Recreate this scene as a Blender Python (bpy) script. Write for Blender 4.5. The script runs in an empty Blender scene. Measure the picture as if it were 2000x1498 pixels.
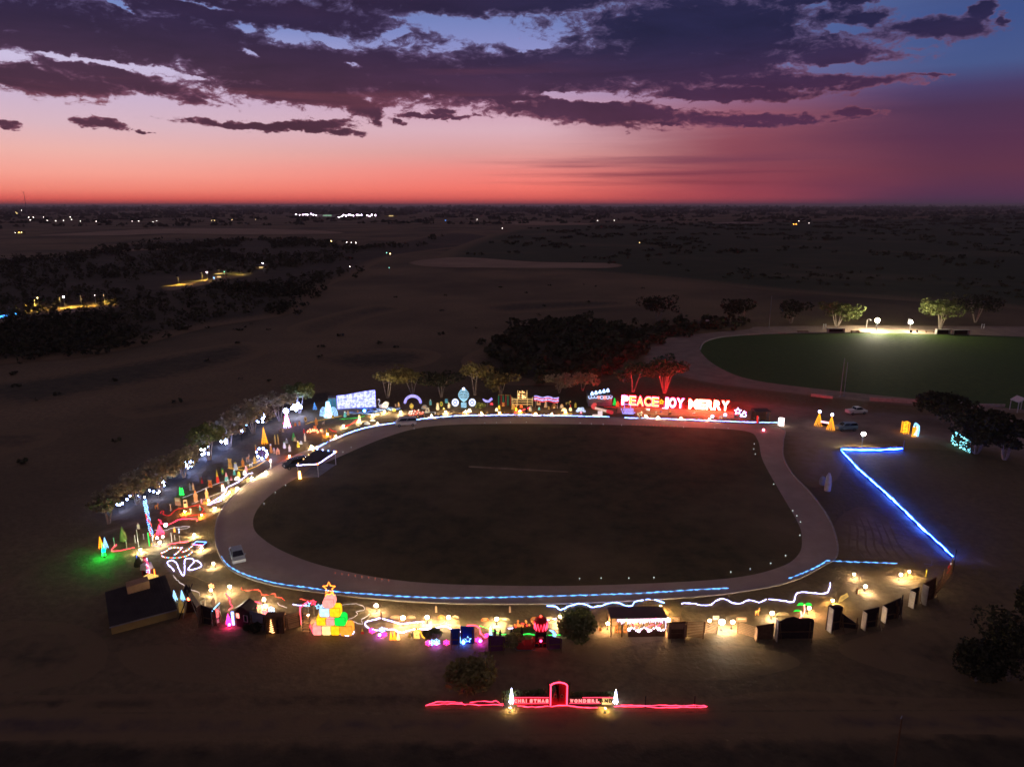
import bpy, math, random
from mathutils import Vector, Matrix
from mathutils.geometry import delaunay_2d_cdt
R = math.radians
rnd = random.Random(7)
SC = bpy.context.scene
COL = SC.collection
def lin(r, g, b, k=1.0):
    f = lambda c: ((c / 255) / 12.92 if c / 255 <= .04045 else ((c / 255 + .055) / 1.055) ** 2.4) * k
    return (f(r), f(g), f(b), 1)

# ---------------------------------------------------------------- camera (a drone 50 m above the ground)
H, F, PITCH = 50.0, 1387.0, R(14.05)
CP, SP = math.cos(PITCH), math.sin(PITCH)
cd = bpy.data.cameras.new('camera'); cam = bpy.data.objects.new('camera', cd); COL.objects.link(cam)
cam.location = (0, 0, H); cam.rotation_euler = (R(90) - PITCH, 0, 0)
cd.sensor_fit = 'HORIZONTAL'; cd.sensor_width = 36; cd.lens = 36 * F / 2000
cd.clip_start = .5; cd.clip_end = 120000
SC.camera = cam
SC.view_settings.view_transform = 'Standard'; SC.view_settings.look = 'None'
SC.view_settings.exposure = 0; SC.view_settings.gamma = 1
SC.render.engine = 'CYCLES'
SC.cycles.use_denoising = True
SC.cycles.max_bounces = 4; SC.cycles.diffuse_bounces = 2; SC.cycles.glossy_bounces = 2
SC.cycles.caustics_reflective = False; SC.cycles.caustics_refractive = False
SC.cycles.sample_clamp_indirect = 4
SC.cycles.filter_width = 1.6
SC.cycles.use_light_tree = True

def at(px, py, z=0.0):
    """Point of height z on the line of sight through the photograph's pixel."""
    a, b = (px - 1000) / F, (py - 749) / F
    dx, dy, dz = a, CP - b * SP, -(SP + b * CP)
    t = (z - H) / dz
    return Vector((t * dx, t * dy, z))
def depth(P): return P.y * CP - (P.z - H) * SP
def mpp(P): return depth(P) / F
def ztop(P, py):
    """Height above P's foot at which an upright reaches the photograph's row py."""
    k = (749 - py) / F
    # up = y*SP + h*CP (h = z-H); dep = y*CP - h*SP ; up/dep = k
    h = P.y * (k * CP - SP) / (CP + k * SP)
    return h + H

# ---------------------------------------------------------------- world: dusk sky after sunset
W = bpy.data.worlds.new('World'); SC.world = W; W.use_nodes = True
NT = W.node_tree; NT.nodes.clear()
def nd(t, **kw):
    n = NT.nodes.new(t)
    for k, v in kw.items(): setattr(n, k, v)
    return n
def lk(a, b): NT.links.new(a, b)
def M(op, a, b=None, c=None, clamp=False):
    n = nd('ShaderNodeMath', operation=op, use_clamp=clamp)
    for i, v in enumerate((a, b, c)):
        if v is None: continue
        if isinstance(v, (int, float)): n.inputs[i].default_value = v
        else: lk(v, n.inputs[i])
    return n.outputs[0]
def SS(x, a, b, lo=0.0, hi=1.0):
    n = nd('ShaderNodeMapRange', interpolation_type='SMOOTHSTEP')
    lk(x, n.inputs['Value'])
    for k, v in (('From Min', a), ('From Max', b), ('To Min', lo), ('To Max', hi)): n.inputs[k].default_value = v
    return n.outputs['Result']
def MIX(f, a, b):
    n = nd('ShaderNodeMix', data_type='RGBA')
    if isinstance(f, (int, float)): n.inputs[0].default_value = f
    else: lk(f, n.inputs[0])
    for i, v in ((6, a), (7, b)):
        if isinstance(v, tuple): n.inputs[i].default_value = v
        else: lk(v, n.inputs[i])
    return n.outputs[2]
def RAMP(x, keys):
    n = nd('ShaderNodeValToRGB'); e = n.color_ramp.elements
    while len(e) > 1: e.remove(e[-1])
    for i, (p, c) in enumerate(keys):
        q = e[0] if i == 0 else e.new(p)
        q.position = p; q.color = lin(*c)
    lk(x, n.inputs[0]); return n.outputs[0]
tc = nd('ShaderNodeTexCoord'); sx = nd('ShaderNodeSeparateXYZ'); lk(tc.outputs['Generated'], sx.inputs[0])
az = M('MULTIPLY', M('ARCTAN2', sx.outputs[0], sx.outputs[1]), 57.2958)
el = M('MULTIPLY', M('ARCSINE', sx.outputs[2]), 57.2958)
cv = nd('ShaderNodeCombineXYZ'); lk(az, cv.inputs[0]); lk(el, cv.inputs[1])
P2 = cv.outputs[0]
def dirpx(px, py):
    a, b = (px - 1000) / F, (749 - py) / F
    x, y, z = a, CP + b * SP, -SP + b * CP
    return math.degrees(math.atan2(x, y)), math.degrees(math.atan2(z, math.hypot(x, y)))
def noise(sxy, scale, detail=6, rough=.55, off=0.0, dist=0.0):
    mp = nd('ShaderNodeMapping'); mp.inputs['Scale'].default_value = (sxy[0], sxy[1], 1)
    mp.inputs['Location'].default_value = (off, off * .7, off)
    lk(P2, mp.inputs['Vector'])
    n = nd('ShaderNodeTexNoise'); lk(mp.outputs[0], n.inputs['Vector'])
    n.inputs['Scale'].default_value = scale; n.inputs['Detail'].default_value = detail
    n.inputs['Roughness'].default_value = rough; n.inputs['Distortion'].default_value = dist
    return n.outputs['Fac']
eu = M('DIVIDE', el, 40.0, clamp=True)
def col_at(x, rows, tail):
    keys = [(max(0, dirpx(x, y)[1]) / 40, c) for y, c in rows]
    return RAMP(eu, sorted(keys + tail))
T = [(20 / 40, (104, 92, 96)), (1.0, (86, 77, 62))]
cL = col_at(200, [(402, (172, 72, 70)), (396, (205, 82, 76)), (388, (245, 104, 92)), (372, (255, 138, 120)), (340, (255, 166, 150)),
                  (295, (243, 182, 174)), (245, (222, 185, 196)), (190, (206, 182, 208)), (120, (206, 194, 226)), (20, (120, 140, 200))], T)
cC = col_at(1000, [(402, (160, 68, 76)), (396, (190, 80, 82)), (386, (240, 104, 96)), (368, (255, 124, 112)), (335, (246, 140, 132)),
                   (300, (226, 160, 158)), (255, (222, 178, 190)), (205, (206, 165, 190)), (120, (150, 150, 205)), (40, (118, 132, 190))], T)
cM = col_at(1400, [(402, (120, 58, 78)), (388, (172, 70, 82)), (360, (160, 70, 82)), (320, (142, 72, 86)), (270, (146, 78, 92)),
                   (225, (158, 92, 108)), (180, (130, 100, 140)), (120, (106, 118, 170)), (30, (86, 108, 165))], T)
cR = col_at(1930, [(402, (74, 50, 80)), (380, (88, 50, 80)), (330, (98, 52, 74)), (270, (88, 50, 78)), (205, (78, 52, 84)),
                   (165, (74, 62, 104)), (120, (72, 88, 138)), (20, (62, 82, 138))], T)
aC, aM, aR = dirpx(1000, 300)[0], dirpx(1400, 300)[0], dirpx(1900, 300)[0]
sky = MIX(SS(az, -32, aC + 1), cL, cC)
wob = M('MULTIPLY', M('SUBTRACT', noise((.05, .5), 1.0, 4), .5), 9.0)
azw = M('ADD', az, wob)
sky = MIX(SS(azw, aC, aM + 2), sky, cM)
sky = MIX(SS(azw, aM - 2, aR), sky, cR)
# the glow dies away to the left, behind the viewer
sky = MIX(SS(az, -60, -130), sky, cR)
# thin streaks low in the west
st = SS(noise((.035, 1.3), 1.0, 5, .6, 3.1), .50, .72)
stm = M('MULTIPLY', M('MULTIPLY', SS(el, .4, 1.6), SS(el, 6.0, 3.5)), SS(az, -8, 9))
sky = MIX(M('MULTIPLY', M('MULTIPLY', st, stm), .62), sky, MIX(SS(el, .5, 5), lin(120, 48, 62), lin(112, 66, 92)))
# a warped copy of the (azimuth, elevation) plane, so that cloud outlines come out ragged
def vnoise(sxy, scale, detail, off):
    mp = nd('ShaderNodeMapping'); mp.inputs['Scale'].default_value = (sxy[0], sxy[1], 1); mp.inputs['Location'].default_value = (off, off, 0)
    lk(P2, mp.inputs['Vector'])
    n = nd('ShaderNodeTexNoise'); lk(mp.outputs[0], n.inputs['Vector'])
    n.inputs['Scale'].default_value = scale; n.inputs['Detail'].default_value = detail; n.inputs['Roughness'].default_value = .6
    v = nd('ShaderNodeVectorMath', operation='SUBTRACT'); lk(n.outputs['Color'], v.inputs[0]); v.inputs[1].default_value = (.5, .5, .5)
    return v.outputs[0]
def vmadd(a, m, b):
    v = nd('ShaderNodeVectorMath', operation='MULTIPLY_ADD'); lk(a, v.inputs[0]); v.inputs[1].default_value = m; lk(b, v.inputs[2]); return v.outputs[0]
PW = vmadd(vnoise((1.1, 2.0), 1.0, 5, 9.0), (1.5, .75, 0), vmadd(vnoise((.22, .5), 1.0, 4, 4.0), (4.4, 1.2, 0), P2))
def blob(px, py, rx, ry, tilt=0):
    a, e = dirpx(px, py)
    mp = nd('ShaderNodeMapping', vector_type='TEXTURE')
    mp.inputs['Location'].default_value = (a, e, 0); mp.inputs['Rotation'].default_value = (0, 0, R(-tilt))
    mp.inputs['Scale'].default_value = (rx / 24.2, ry / 24.2, 1)
    lk(PW, mp.inputs['Vector'])
    v = nd('ShaderNodeVectorMath', operation='LENGTH'); lk(mp.outputs[0], v.inputs[0])
    return M('SUBTRACT', 1.0, v.outputs['Value'])
POS = [(40, 50, 420, 60, 4), (420, 95, 420, 62, 10), (760, 145, 470, 50, 3), (1180, 135, 480, 52, 0), (1380, 60, 300, 75, 4), (360, 8, 520, 34, 3),
       (60, 155, 160, 30, 3), (235, 155, 170, 19, 9), (960, 4, 420, 26, -2), (1190, 222, 250, 27, 4), (985, 196, 80, 9, 24), (1470, 232, 190, 9, 2),
       (690, 206, 66, 20, 22), (560, 185, 200, 14, 6), (900, 182, 260, 12, 3), (1560, 158, 220, 13, 2), (1620, 110, 90, 18, 8), (1420, 185, 200, 14, 2),
       (535, 250, 165, 8, 2), (610, 246, 80, 10, -4), (862, 226, 92, 5, -1), (878, 216, 34, 6, 0), (205, 244, 46, 8, 4), (8, 248, 30, 5, 6), (370, 240, 16, 4, 12),
       (775, 238, 22, 5, 4), (1835, 52, 92, 17, 6), (1900, 22, 36, 11, -14), (1962, 38, 20, 9, 18), (1690, 36, 44, 9, 4), (1620, 0, 150, 7, 0),
       (1300, 244, 42, 4, 0), (1470, 243, 46, 4, 0), (1680, 222, 50, 8, 3), (1825, 143, 34, 4, 4), (320, 181, 22, 4, 8), (285, 258, 12, 3, 8), (720, 225, 28, 14, 40)]
NEG = [(565, 72, 44, 15, 14), (470, 52, 30, 14, 10), (640, 80, 62, 10, 14), (235, 12, 40, 7, 24), (400, 4, 60, 6, 10), (490, 102, 18, 8, 18),
       (880, 50, 110, 17, 8), (770, 66, 50, 9, -12), (1035, 88, 46, 10, 4), (690, 128, 26, 7, 10), (24, 108, 40, 9, 4), (200, 126, 165, 7, 5), (1640, 52, 50, 8, 6),
       (1640, 130, 120, 10, 3), (1130, 190, 120, 7, 4), (1370, 204, 80, 7, 4)]
def union(L):
    o = None
    for b in L:
        v = blob(*b)
        if o is None: o = v
        else:
            n = nd('ShaderNodeMath', operation='SMOOTH_MAX'); lk(o, n.inputs[0]); lk(v, n.inputs[1]); n.inputs[2].default_value = .18; o = n.outputs[0]
    return o
pos = union(POS); neg = union(NEG)
n1 = noise((.10, .26), 1.0, 8, .62, 1.7, .35)
n2 = noise((.5, 1.15), 1.0, 9, .68, 8.3, .6)
n3 = noise((1.3, 2.4), 1.0, 6, .7, 2.3, .4)
fld = M('ADD', M('ADD', M('MINIMUM', M('MULTIPLY', pos, 1.28), .82), M('MULTIPLY', M('SUBTRACT', n1, .5), 1.15)), M('ADD', M('MULTIPLY', M('SUBTRACT', n2, .5), 1.9), M('MULTIPLY', M('SUBTRACT', n3, .5), 1.0)))
ngf = M('MULTIPLY', M('MAXIMUM', M('ADD', M('ADD', neg, M('MULTIPLY', M('SUBTRACT', n2, .5), 3.2)), M('MULTIPLY', M('SUBTRACT', n3, .5), 1.6)), 0.0), 1.15)
fld = M('SUBTRACT', fld, ngf)
# high cloud all over the part of the sky above the picture
over = M('MULTIPLY', SS(el, 14, 22), M('SUBTRACT', noise((.05, .09), 1.0, 5, .6, 5.0), .42))
fld = M('ADD', M('MULTIPLY', fld, SS(el, 26, 16)), M('MULTIPLY', over, 3.0))
mask = SS(fld, -.04, .30)
core = SS(fld, .02, .62)
lo = MIX(SS(az, -20, 22), lin(74, 38, 58), lin(76, 44, 72))
hi = MIX(SS(az, -14, 12), lin(46, 31, 58), lin(38, 35, 68))
ccol = MIX(SS(el, 5.5, 12.5), lo, hi)
shade = M('ADD', .40, M('MULTIPLY', noise((.09, .42), 1.0, 7, .66, 12.0, .4), 1.2))
rim = MIX(SS(el, 6.0, 12), lin(132, 76, 96), lin(96, 82, 122))
ccol = MIX(core, rim, ccol)
und = M('MULTIPLY', SS(noise((.028, .55), 1.0, 4, .5, 20.0, .4), .56, .70), M('MULTIPLY', SS(az, 10, -12), SS(el, 14, 10)))
ccol = MIX(M('MULTIPLY', und, .42), ccol, lin(130, 66, 72))
sc_ = nd('ShaderNodeVectorMath', operation='SCALE'); lk(ccol, sc_.inputs[0]); lk(shade, sc_.inputs['Scale'])
sky = MIX(M('MULTIPLY', mask, .97), sky, sc_.outputs[0])
bg = nd('ShaderNodeBackground'); lk(sky, bg.inputs[0]); bg.inputs[1].default_value = 1.0
wo = nd('ShaderNodeOutputWorld'); lk(bg.outputs[0], wo.inputs[0])

# ---------------------------------------------------------------- mesh helpers
class MB:
    def __init__(s): s.v = []; s.f = []
    def add(s, vs, fs):
        b = len(s.v); s.v += [tuple(v) for v in vs]; s.f += [tuple(b + i for i in f) for f in fs]; return s
    def box(s, c, d, rz=0, rx=0, ry=0):
        m = Matrix.Rotation(rz, 3, 'Z') @ Matrix.Rotation(ry, 3, 'Y') @ Matrix.Rotation(rx, 3, 'X')
        vs = [Vector(c) + m @ Vector((x * d[0] / 2, y * d[1] / 2, z * d[2] / 2)) for x in (-1, 1) for y in (-1, 1) for z in (-1, 1)]
        return s.add(vs, [(0, 1, 3, 2), (4, 6, 7, 5), (0, 4, 5, 1), (2, 3, 7, 6), (0, 2, 6, 4), (1, 5, 7, 3)])
    def tube(s, pts, r, n=5, closed=False, r1=None, cap=True):
        pts = [Vector(p) for p in pts]; N = len(pts)
        rs = r if isinstance(r, (list, tuple)) else [r + ((r1 if r1 is not None else r) - r) * i / max(1, N - 1) for i in range(N)]
        vs = []; up0 = None
        for i, p in enumerate(pts):
            a = pts[(i - 1) % N] if (closed or i) else p
            b = pts[(i + 1) % N] if (closed or i < N - 1) else p
            t = (b - a)
            t = t.normalized() if t.length > 1e-9 else Vector((0, 0, 1))
            up = Vector((0, 0, 1)) if abs(t.z) < .9 else Vector((0, 1, 0))
            if up0 is not None:
                q = up0 - t * up0.dot(t)
                if q.length > .2: up = q
            x = t.cross(up).normalized(); y = x.cross(t).normalized(); up0 = y
            for k in range(n):
                w = 2 * math.pi * (k + .5) / n
                vs.append(p + (x * math.cos(w) + y * math.sin(w)) * rs[i])
        fs = []
        for i in range(N if closed else N - 1):
            j = (i + 1) % N
            for k in range(n): fs.append((i * n + k, i * n + (k + 1) % n, j * n + (k + 1) % n, j * n + k))
        if cap and not closed:
            fs.append(tuple(range(n))[::-1]); fs.append(tuple((N - 1) * n + k for k in range(n)))
        return s.add(vs, fs)
    def cyl(s, a, b, r, r1=None, n=8): return s.tube([a, b], r, n, r1=r if r1 is None else r1)
    def ball(s, c, r, lat=5, lon=8, sc=(1, 1, 1), top=1.0):
        vs = []; fs = []
        for i in range(lat + 1):
            th = math.pi * top * i / lat
            for k in range(lon):
                w = 2 * math.pi * k / lon
                vs.append((c[0] + r * sc[0] * math.sin(th) * math.cos(w), c[1] + r * sc[1] * math.sin(th) * math.sin(w), c[2] + r * sc[2] * math.cos(th)))
        for i in range(lat):
            for k in range(lon): fs.append((i * lon + k, i * lon + (k + 1) % lon, (i + 1) * lon + (k + 1) % lon, (i + 1) * lon + k))
        return s.add(vs, fs)
    def lathe(s, prof, n=10, c=(0, 0, 0)):
        vs = [(c[0] + r * math.cos(2 * math.pi * k / n), c[1] + r * math.sin(2 * math.pi * k / n), c[2] + z) for r, z in prof for k in range(n)]
        fs = [(i * n + k, i * n + (k + 1) % n, (i + 1) * n + (k + 1) % n, (i + 1) * n + k) for i in range(len(prof) - 1) for k in range(n)]
        return s.add(vs, fs)
    def plate(s, pts, th, o=(0, 0, 0), rz=0, y0=0):
        """2-D outline (x, z) given depth th along y, front face at y = y0 - th/2."""
        m = Matrix.Rotation(rz, 3, 'Z'); n = len(pts)
        vs = [Vector(o) + m @ Vector((x, y0 - th / 2, z)) for x, z in pts] + [Vector(o) + m @ Vector((x, y0 + th / 2, z)) for x, z in pts]
        return s.add(vs, [tuple(range(n)), tuple(range(2 * n - 1, n - 1, -1))] + [(i, i + n, (i + 1) % n + n, (i + 1) % n) for i in range(n)])
    def poly(s, pts): return s.add(pts, [tuple(range(len(pts)))])
    def build(s, name, mat, parent=None, smooth=False, loc=None):
        me = bpy.data.meshes.new(name); me.from_pydata(s.v, [], s.f); me.update()
        if smooth: me.shade_smooth()
        me.materials.append(mat)
        o = bpy.data.objects.new(name, me); COL.objects.link(o)
        if parent is not None: o.parent = parent
        if loc is not None: o.location = loc
        return o
def tag(o, label, cat, group=None, kind=None):
    o['label'] = label; o['category'] = cat
    if group: o['group'] = group
    if kind: o['kind'] = kind
    return o
def thing(name, label, cat, P, rz=0, group=None):
    o = bpy.data.objects.new(name, None); COL.objects.link(o); o.empty_display_size = .3
    o.location = P; o.rotation_euler = (0, 0, rz)
    return tag(o, label, cat, group)
def smooth(pts, n=6, closed=False):
    P = [Vector(p) for p in pts]; N = len(P); out = []
    for i in range(N if closed else N - 1):
        g = (lambda j: P[j % N]) if closed else (lambda j: P[min(max(j, 0), N - 1)])
        a, b, c, d = g(i - 1), g(i), g(i + 1), g(i + 2)
        for k in range(n):
            t = k / n
            out.append(.5 * ((2 * b) + (c - a) * t + (2 * a - 5 * b + 4 * c - d) * t * t + (3 * b - a - 3 * c + d) * t ** 3))
    if not closed: out.append(P[-1])
    return out

# ---------------------------------------------------------------- materials
def emis(name, col, k=1.0, grain=0.0, gs=3.0):
    m = bpy.data.materials.new(name); m.use_nodes = True; t = m.node_tree; t.nodes.clear()
    e = t.nodes.new('ShaderNodeEmission'); o = t.nodes.new('ShaderNodeOutputMaterial')
    e.inputs[0].default_value = (*col[:3], 1); e.inputs[1].default_value = k
    if grain:
        c = t.nodes.new('ShaderNodeTexCoord'); n = t.nodes.new('ShaderNodeTexNoise'); r = t.nodes.new('ShaderNodeMapRange')
        n.inputs['Scale'].default_value = gs; n.inputs['Detail'].default_value = 3
        t.links.new(c.outputs['Object'], n.inputs['Vector']); t.links.new(n.outputs['Fac'], r.inputs['Value'])
        r.inputs['From Min'].default_value = .35; r.inputs['From Max'].default_value = .65
        r.inputs['To Min'].default_value = k * (1 - grain); r.inputs['To Max'].default_value = k * (1 + grain)
        t.links.new(r.outputs['Result'], e.inputs[1])
    t.links.new(e.outputs[0], o.inputs[0]); return m
def mat(name, c1, c2=None, scale=1.0, rough=.85, bump=0.0, bscale=None, spec=.08, detail=5, metal=0.0, lo=.35, hi=.65, extra=None, edge=None):
    m = bpy.data.materials.new(name); m.use_nodes = True; t = m.node_tree; p = t.nodes['Principled BSDF']
    p.inputs['Roughness'].default_value = rough; p.inputs['Specular IOR Level'].default_value = spec; p.inputs['Metallic'].default_value = metal
    c2 = c2 or tuple(v * .72 for v in c1)
    c = t.nodes.new('ShaderNodeTexCoord'); n = t.nodes.new('ShaderNodeTexNoise'); r = t.nodes.new('ShaderNodeMapRange'); x = t.nodes.new('ShaderNodeMix'); x.data_type = 'RGBA'
    n.inputs['Scale'].default_value = scale; n.inputs['Detail'].default_value = detail; n.inputs['Roughness'].default_value = .62
    t.links.new(c.outputs['Object'], n.inputs['Vector']); t.links.new(n.outputs['Fac'], r.inputs['Value'])
    r.inputs['From Min'].default_value = lo; r.inputs['From Max'].default_value = hi
    t.links.new(r.outputs['Result'], x.inputs[0]); x.inputs[6].default_value = (*c1, 1); x.inputs[7].default_value = (*c2, 1)
    out = x.outputs[2]
    if extra:                                  # a second, larger or finer pattern laid over the first
        c3, s3, l3, h3 = extra
        n2 = t.nodes.new('ShaderNodeTexNoise'); r2 = t.nodes.new('ShaderNodeMapRange'); x2 = t.nodes.new('ShaderNodeMix'); x2.data_type = 'RGBA'
        n2.inputs['Scale'].default_value = s3; n2.inputs['Detail'].default_value = 6; n2.inputs['Roughness'].default_value = .6
        t.links.new(c.outputs['Object'], n2.inputs['Vector']); t.links.new(n2.outputs['Fac'], r2.inputs['Value'])
        r2.inputs['From Min'].default_value = l3; r2.inputs['From Max'].default_value = h3
        t.links.new(r2.outputs['Result'], x2.inputs[0]); t.links.new(out, x2.inputs[6]); x2.inputs[7].default_value = (*c3, 1); out = x2.outputs[2]
    if edge:                                   # border blends into the earth colour: wear, and the fade of light pools
        at_ = t.nodes.new('ShaderNodeAttribute'); at_.attribute_name = 'edge'; n4 = t.nodes.new('ShaderNodeTexNoise'); n4.inputs['Scale'].default_value = .5; n4.inputs['Detail'].default_value = 6
        ad = t.nodes.new('ShaderNodeMath'); ad.operation = 'ADD'; sb = t.nodes.new('ShaderNodeMapRange'); sb.interpolation_type = 'SMOOTHSTEP'; x4 = t.nodes.new('ShaderNodeMix'); x4.data_type = 'RGBA'
        t.links.new(c.outputs['Object'], n4.inputs['Vector']); t.links.new(at_.outputs['Fac'], ad.inputs[0]); t.links.new(n4.outputs['Fac'], ad.inputs[1]); t.links.new(ad.outputs[0], sb.inputs['Value'])
        sb.inputs['From Min'].default_value = .62; sb.inputs['From Max'].default_value = 1.38; t.links.new(sb.outputs['Result'], x4.inputs[0]); x4.inputs[6].default_value = (*edge, 1); t.links.new(out, x4.inputs[7]); out = x4.outputs[2]
    t.links.new(out, p.inputs['Base Color'])
    if bump:
        b = t.nodes.new('ShaderNodeBump'); n3 = t.nodes.new('ShaderNodeTexNoise'); n3.inputs['Scale'].default_value = bscale or scale * 4; n3.inputs['Detail'].default_value = 4
        t.links.new(c.outputs['Object'], n3.inputs['Vector']); t.links.new(n3.outputs['Fac'], b.inputs['Height'])
        b.inputs['Strength'].default_value = bump; b.inputs['Distance'].default_value = .25; t.links.new(b.outputs[0], p.inputs['Normal'])
    return m
def glass(name):
    m = mat(name, (.012, .014, .018), rough=.08, spec=.5); return m

G = dict(
    ground=mat('dry_paddock', (.26, .18, .084), (.17, .12, .058), .9, bump=.5, bscale=1.6, extra=((.085, .068, .034), .008, .40, .64)),
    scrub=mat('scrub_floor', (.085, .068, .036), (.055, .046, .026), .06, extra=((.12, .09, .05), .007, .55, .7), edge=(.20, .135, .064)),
    track=mat('limestone_track', (.50, .375, .285), (.40, .30, .225), .12, bump=.2, bscale=2.5, extra=((.43, .32, .24), .5, .45, .62)),
    infield=mat('dark_turf', (.105, .086, .036), (.062, .054, .024), .35, bump=.4, bscale=2.2, extra=((.18, .132, .06), .03, .46, .68)),
    green=mat('watered_turf', (.075, .115, .026), (.05, .085, .02), .5, bump=.4, bscale=2.0, extra=((.055, .095, .022), .02, .45, .65)),
    gravel=mat('pale_gravel', (.36, .265, .19), (.26, .19, .135), .25, bump=.25, bscale=2.0, edge=(.20, .135, .064)),
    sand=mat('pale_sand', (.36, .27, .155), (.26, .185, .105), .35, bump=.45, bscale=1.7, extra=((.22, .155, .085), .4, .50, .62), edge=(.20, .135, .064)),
    straw=mat('straw_and_light_pool', (.28, .20, .10), (.19, .132, .065), 1.3, bump=.4, bscale=2.4, extra=((.34, .255, .13), .4, .5, .7), edge=(.20, .135, .064)),  # straw tone, with the pale of floodlight pools put into it
    road=mat('sealed_road', (.115, .085, .065), (.09, .066, .05), .2, bump=.15, bscale=3, extra=((.15, .11, .08), .03, .48, .62), edge=(.20, .135, .064)),
    verge=mat('dark_verge', (.085, .064, .034), (.05, .04, .023), .35, bump=.6, bscale=1.4, extra=((.12, .088, .045), .05, .5, .66), edge=(.20, .135, .064)),
    stubble=mat('stubble_field', (.40, .28, .16), (.29, .20, .115), .02, edge=(.20, .135, .064)),
    plain=mat('olive_plain', (.058, .070, .026), (.040, .050, .019), .05, extra=((.11, .095, .042), .006, .52, .68), edge=(.17, .125, .058)),
    rough=mat('rough_grass', (.10, .082, .042), (.06, .052, .028), .25, bump=.5, bscale=1.4, extra=((.14, .105, .052), .02, .5, .7), edge=(.20, .138, .064)),
    dimmed=mat('dimmed_ground', (.085, .068, .042), (.05, .042, .027), .7, bump=.5, bscale=1.8, edge=(.16, .11, .055)),
    concrete=mat('concrete', (.46, .40, .34), (.34, .30, .26), 1.2),
)
def sheet(name, px, m, z, closed_smooth=5, feather=2.0):
    q = [(x, y, 0) for x, y in px]
    if closed_smooth: q = smooth(q, closed_smooth, True)
    pts = [at(p[0], max(p[1], 404.5), 0) for p in q]
    n = len(pts); area = sum(pts[i].x * pts[(i + 1) % n].y - pts[(i + 1) % n].x * pts[i].y for i in range(n)) / 2
    if area < 0: pts.reverse()
    P2 = [Vector((p.x, p.y)) for p in pts]; xs = [p.x for p in P2]; ys = [p.y for p in P2]
    f = feather * (1 + sum(ys) / n / 400); rg = random.Random(n)
    def dist(p):
        d = 1e18
        for k in range(n):
            a, b = P2[k], P2[(k + 1) % n]; e = b - a; t = max(0, min(1, (p - a).dot(e) / max(e.length_squared, 1e-9))); d = min(d, (p - a - e * t).length_squared)
        return math.sqrt(d)
    # points a feather's width inside the outline carry edge = 1, so worn borders and light pools both fade out
    rows = []
    for i in range(n):
        for k in (.5, 1.0, 1.6):
            d = P2[(i + 1) % n] - P2[i - 1]; nn = Vector((-d.y, d.x)); nn = nn.normalized() if nn.length > 1e-6 else nn
            rows.append(P2[i] + nn * f * k)
    A, B = max(xs) - min(xs), max(ys) - min(ys); st = max(f, math.sqrt(A * B / 900))
    for u in range(int(A / st) + 1):
        for v in range(int(B / st) + 1): rows.append(Vector((min(xs) + (u + rg.random() * .8) * st, min(ys) + (v + rg.random() * .8) * st)))
    vv, ee, ff, *_ = delaunay_2d_cdt(P2 + rows, [], [list(range(n))], 1, 1e-4)
    mb = MB(); mb.v = [(p.x, p.y, 0) for p in vv]; mb.f = [tuple(t) for t in ff]
    o = mb.build(name, m); o.location = (0, 0, z); o['kind'] = 'structure'
    a = o.data.attributes.new('edge', 'FLOAT', 'POINT')
    for i, p in enumerate(vv): a.data[i].value = min(1.0, dist(p) / f)
    if o.data.polygons and o.data.polygons[0].normal.z < 0: o.data.flip_normals()
    return o

# ---------------------------------------------------------------- the ground and its surfaces
gmb = MB()
gmb.poly([(-60000, -400, 0), (60000, -400, 0), (60000, 70000, 0), (-60000, 70000, 0)])
gmb.build('ground', G['ground'])['kind'] = 'structure'
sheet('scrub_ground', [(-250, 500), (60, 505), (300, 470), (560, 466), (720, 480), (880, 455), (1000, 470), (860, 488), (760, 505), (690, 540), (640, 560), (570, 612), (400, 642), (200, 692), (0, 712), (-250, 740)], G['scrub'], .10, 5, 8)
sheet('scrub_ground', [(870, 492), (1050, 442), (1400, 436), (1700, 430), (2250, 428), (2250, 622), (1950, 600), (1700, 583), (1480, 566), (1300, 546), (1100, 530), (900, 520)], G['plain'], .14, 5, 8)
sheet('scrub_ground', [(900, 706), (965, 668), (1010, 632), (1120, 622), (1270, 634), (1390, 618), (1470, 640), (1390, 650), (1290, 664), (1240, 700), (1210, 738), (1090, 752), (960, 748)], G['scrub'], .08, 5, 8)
sheet('stubble_field', [(70, 461), (180, 454), (300, 448), (470, 447), (640, 452), (660, 457), (470, 459), (330, 457), (220, 461)], G['stubble'], .5)
sheet('stubble_field', [(148, 494), (215, 490), (285, 486), (330, 488), (280, 490), (200, 495)], G['stubble'], .3)
sheet('stubble_field', [(940, 436), (1040, 433), (1150, 437), (1140, 440), (1000, 440)], G['stubble'], .6)
sheet('stubble_field', [(1380, 436), (1440, 434), (1490, 436), (1440, 438)], G['gravel'], .6)
sheet('stubble_field', [(800, 512), (900, 503), (1050, 512), (1200, 515), (1190, 524), (1000, 524), (840, 522)], G['stubble'], .2)
sheet('paddock', [(560, 560), (600, 552), (640, 548), (640, 556), (590, 572), (540, 578)], G['ground'], .2)
sheet('farm_road', [(320, 562), (380, 551), (440, 541), (490, 534), (486, 540), (440, 548), (380, 562), (330, 569)], G['sand'], .3)
sheet('farm_road', [(-60, 632), (40, 614), (110, 603), (170, 598), (228, 594), (222, 603), (150, 612), (100, 622), (60, 620), (-60, 652)], G['sand'], .2)
sheet('farm_road', [(100, 1083), (150, 1058), (215, 1030), (300, 1008), (292, 1020), (225, 1040), (165, 1064), (112, 1090)], G['sand'], .012)
sheet('farm_road', [(-60, 1172), (0, 1142), (60, 1108), (110, 1085), (200, 1068), (260, 1060), (200, 1078), (110, 1096), (60, 1122), (-60, 1196)], G['sand'], .008)
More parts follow.
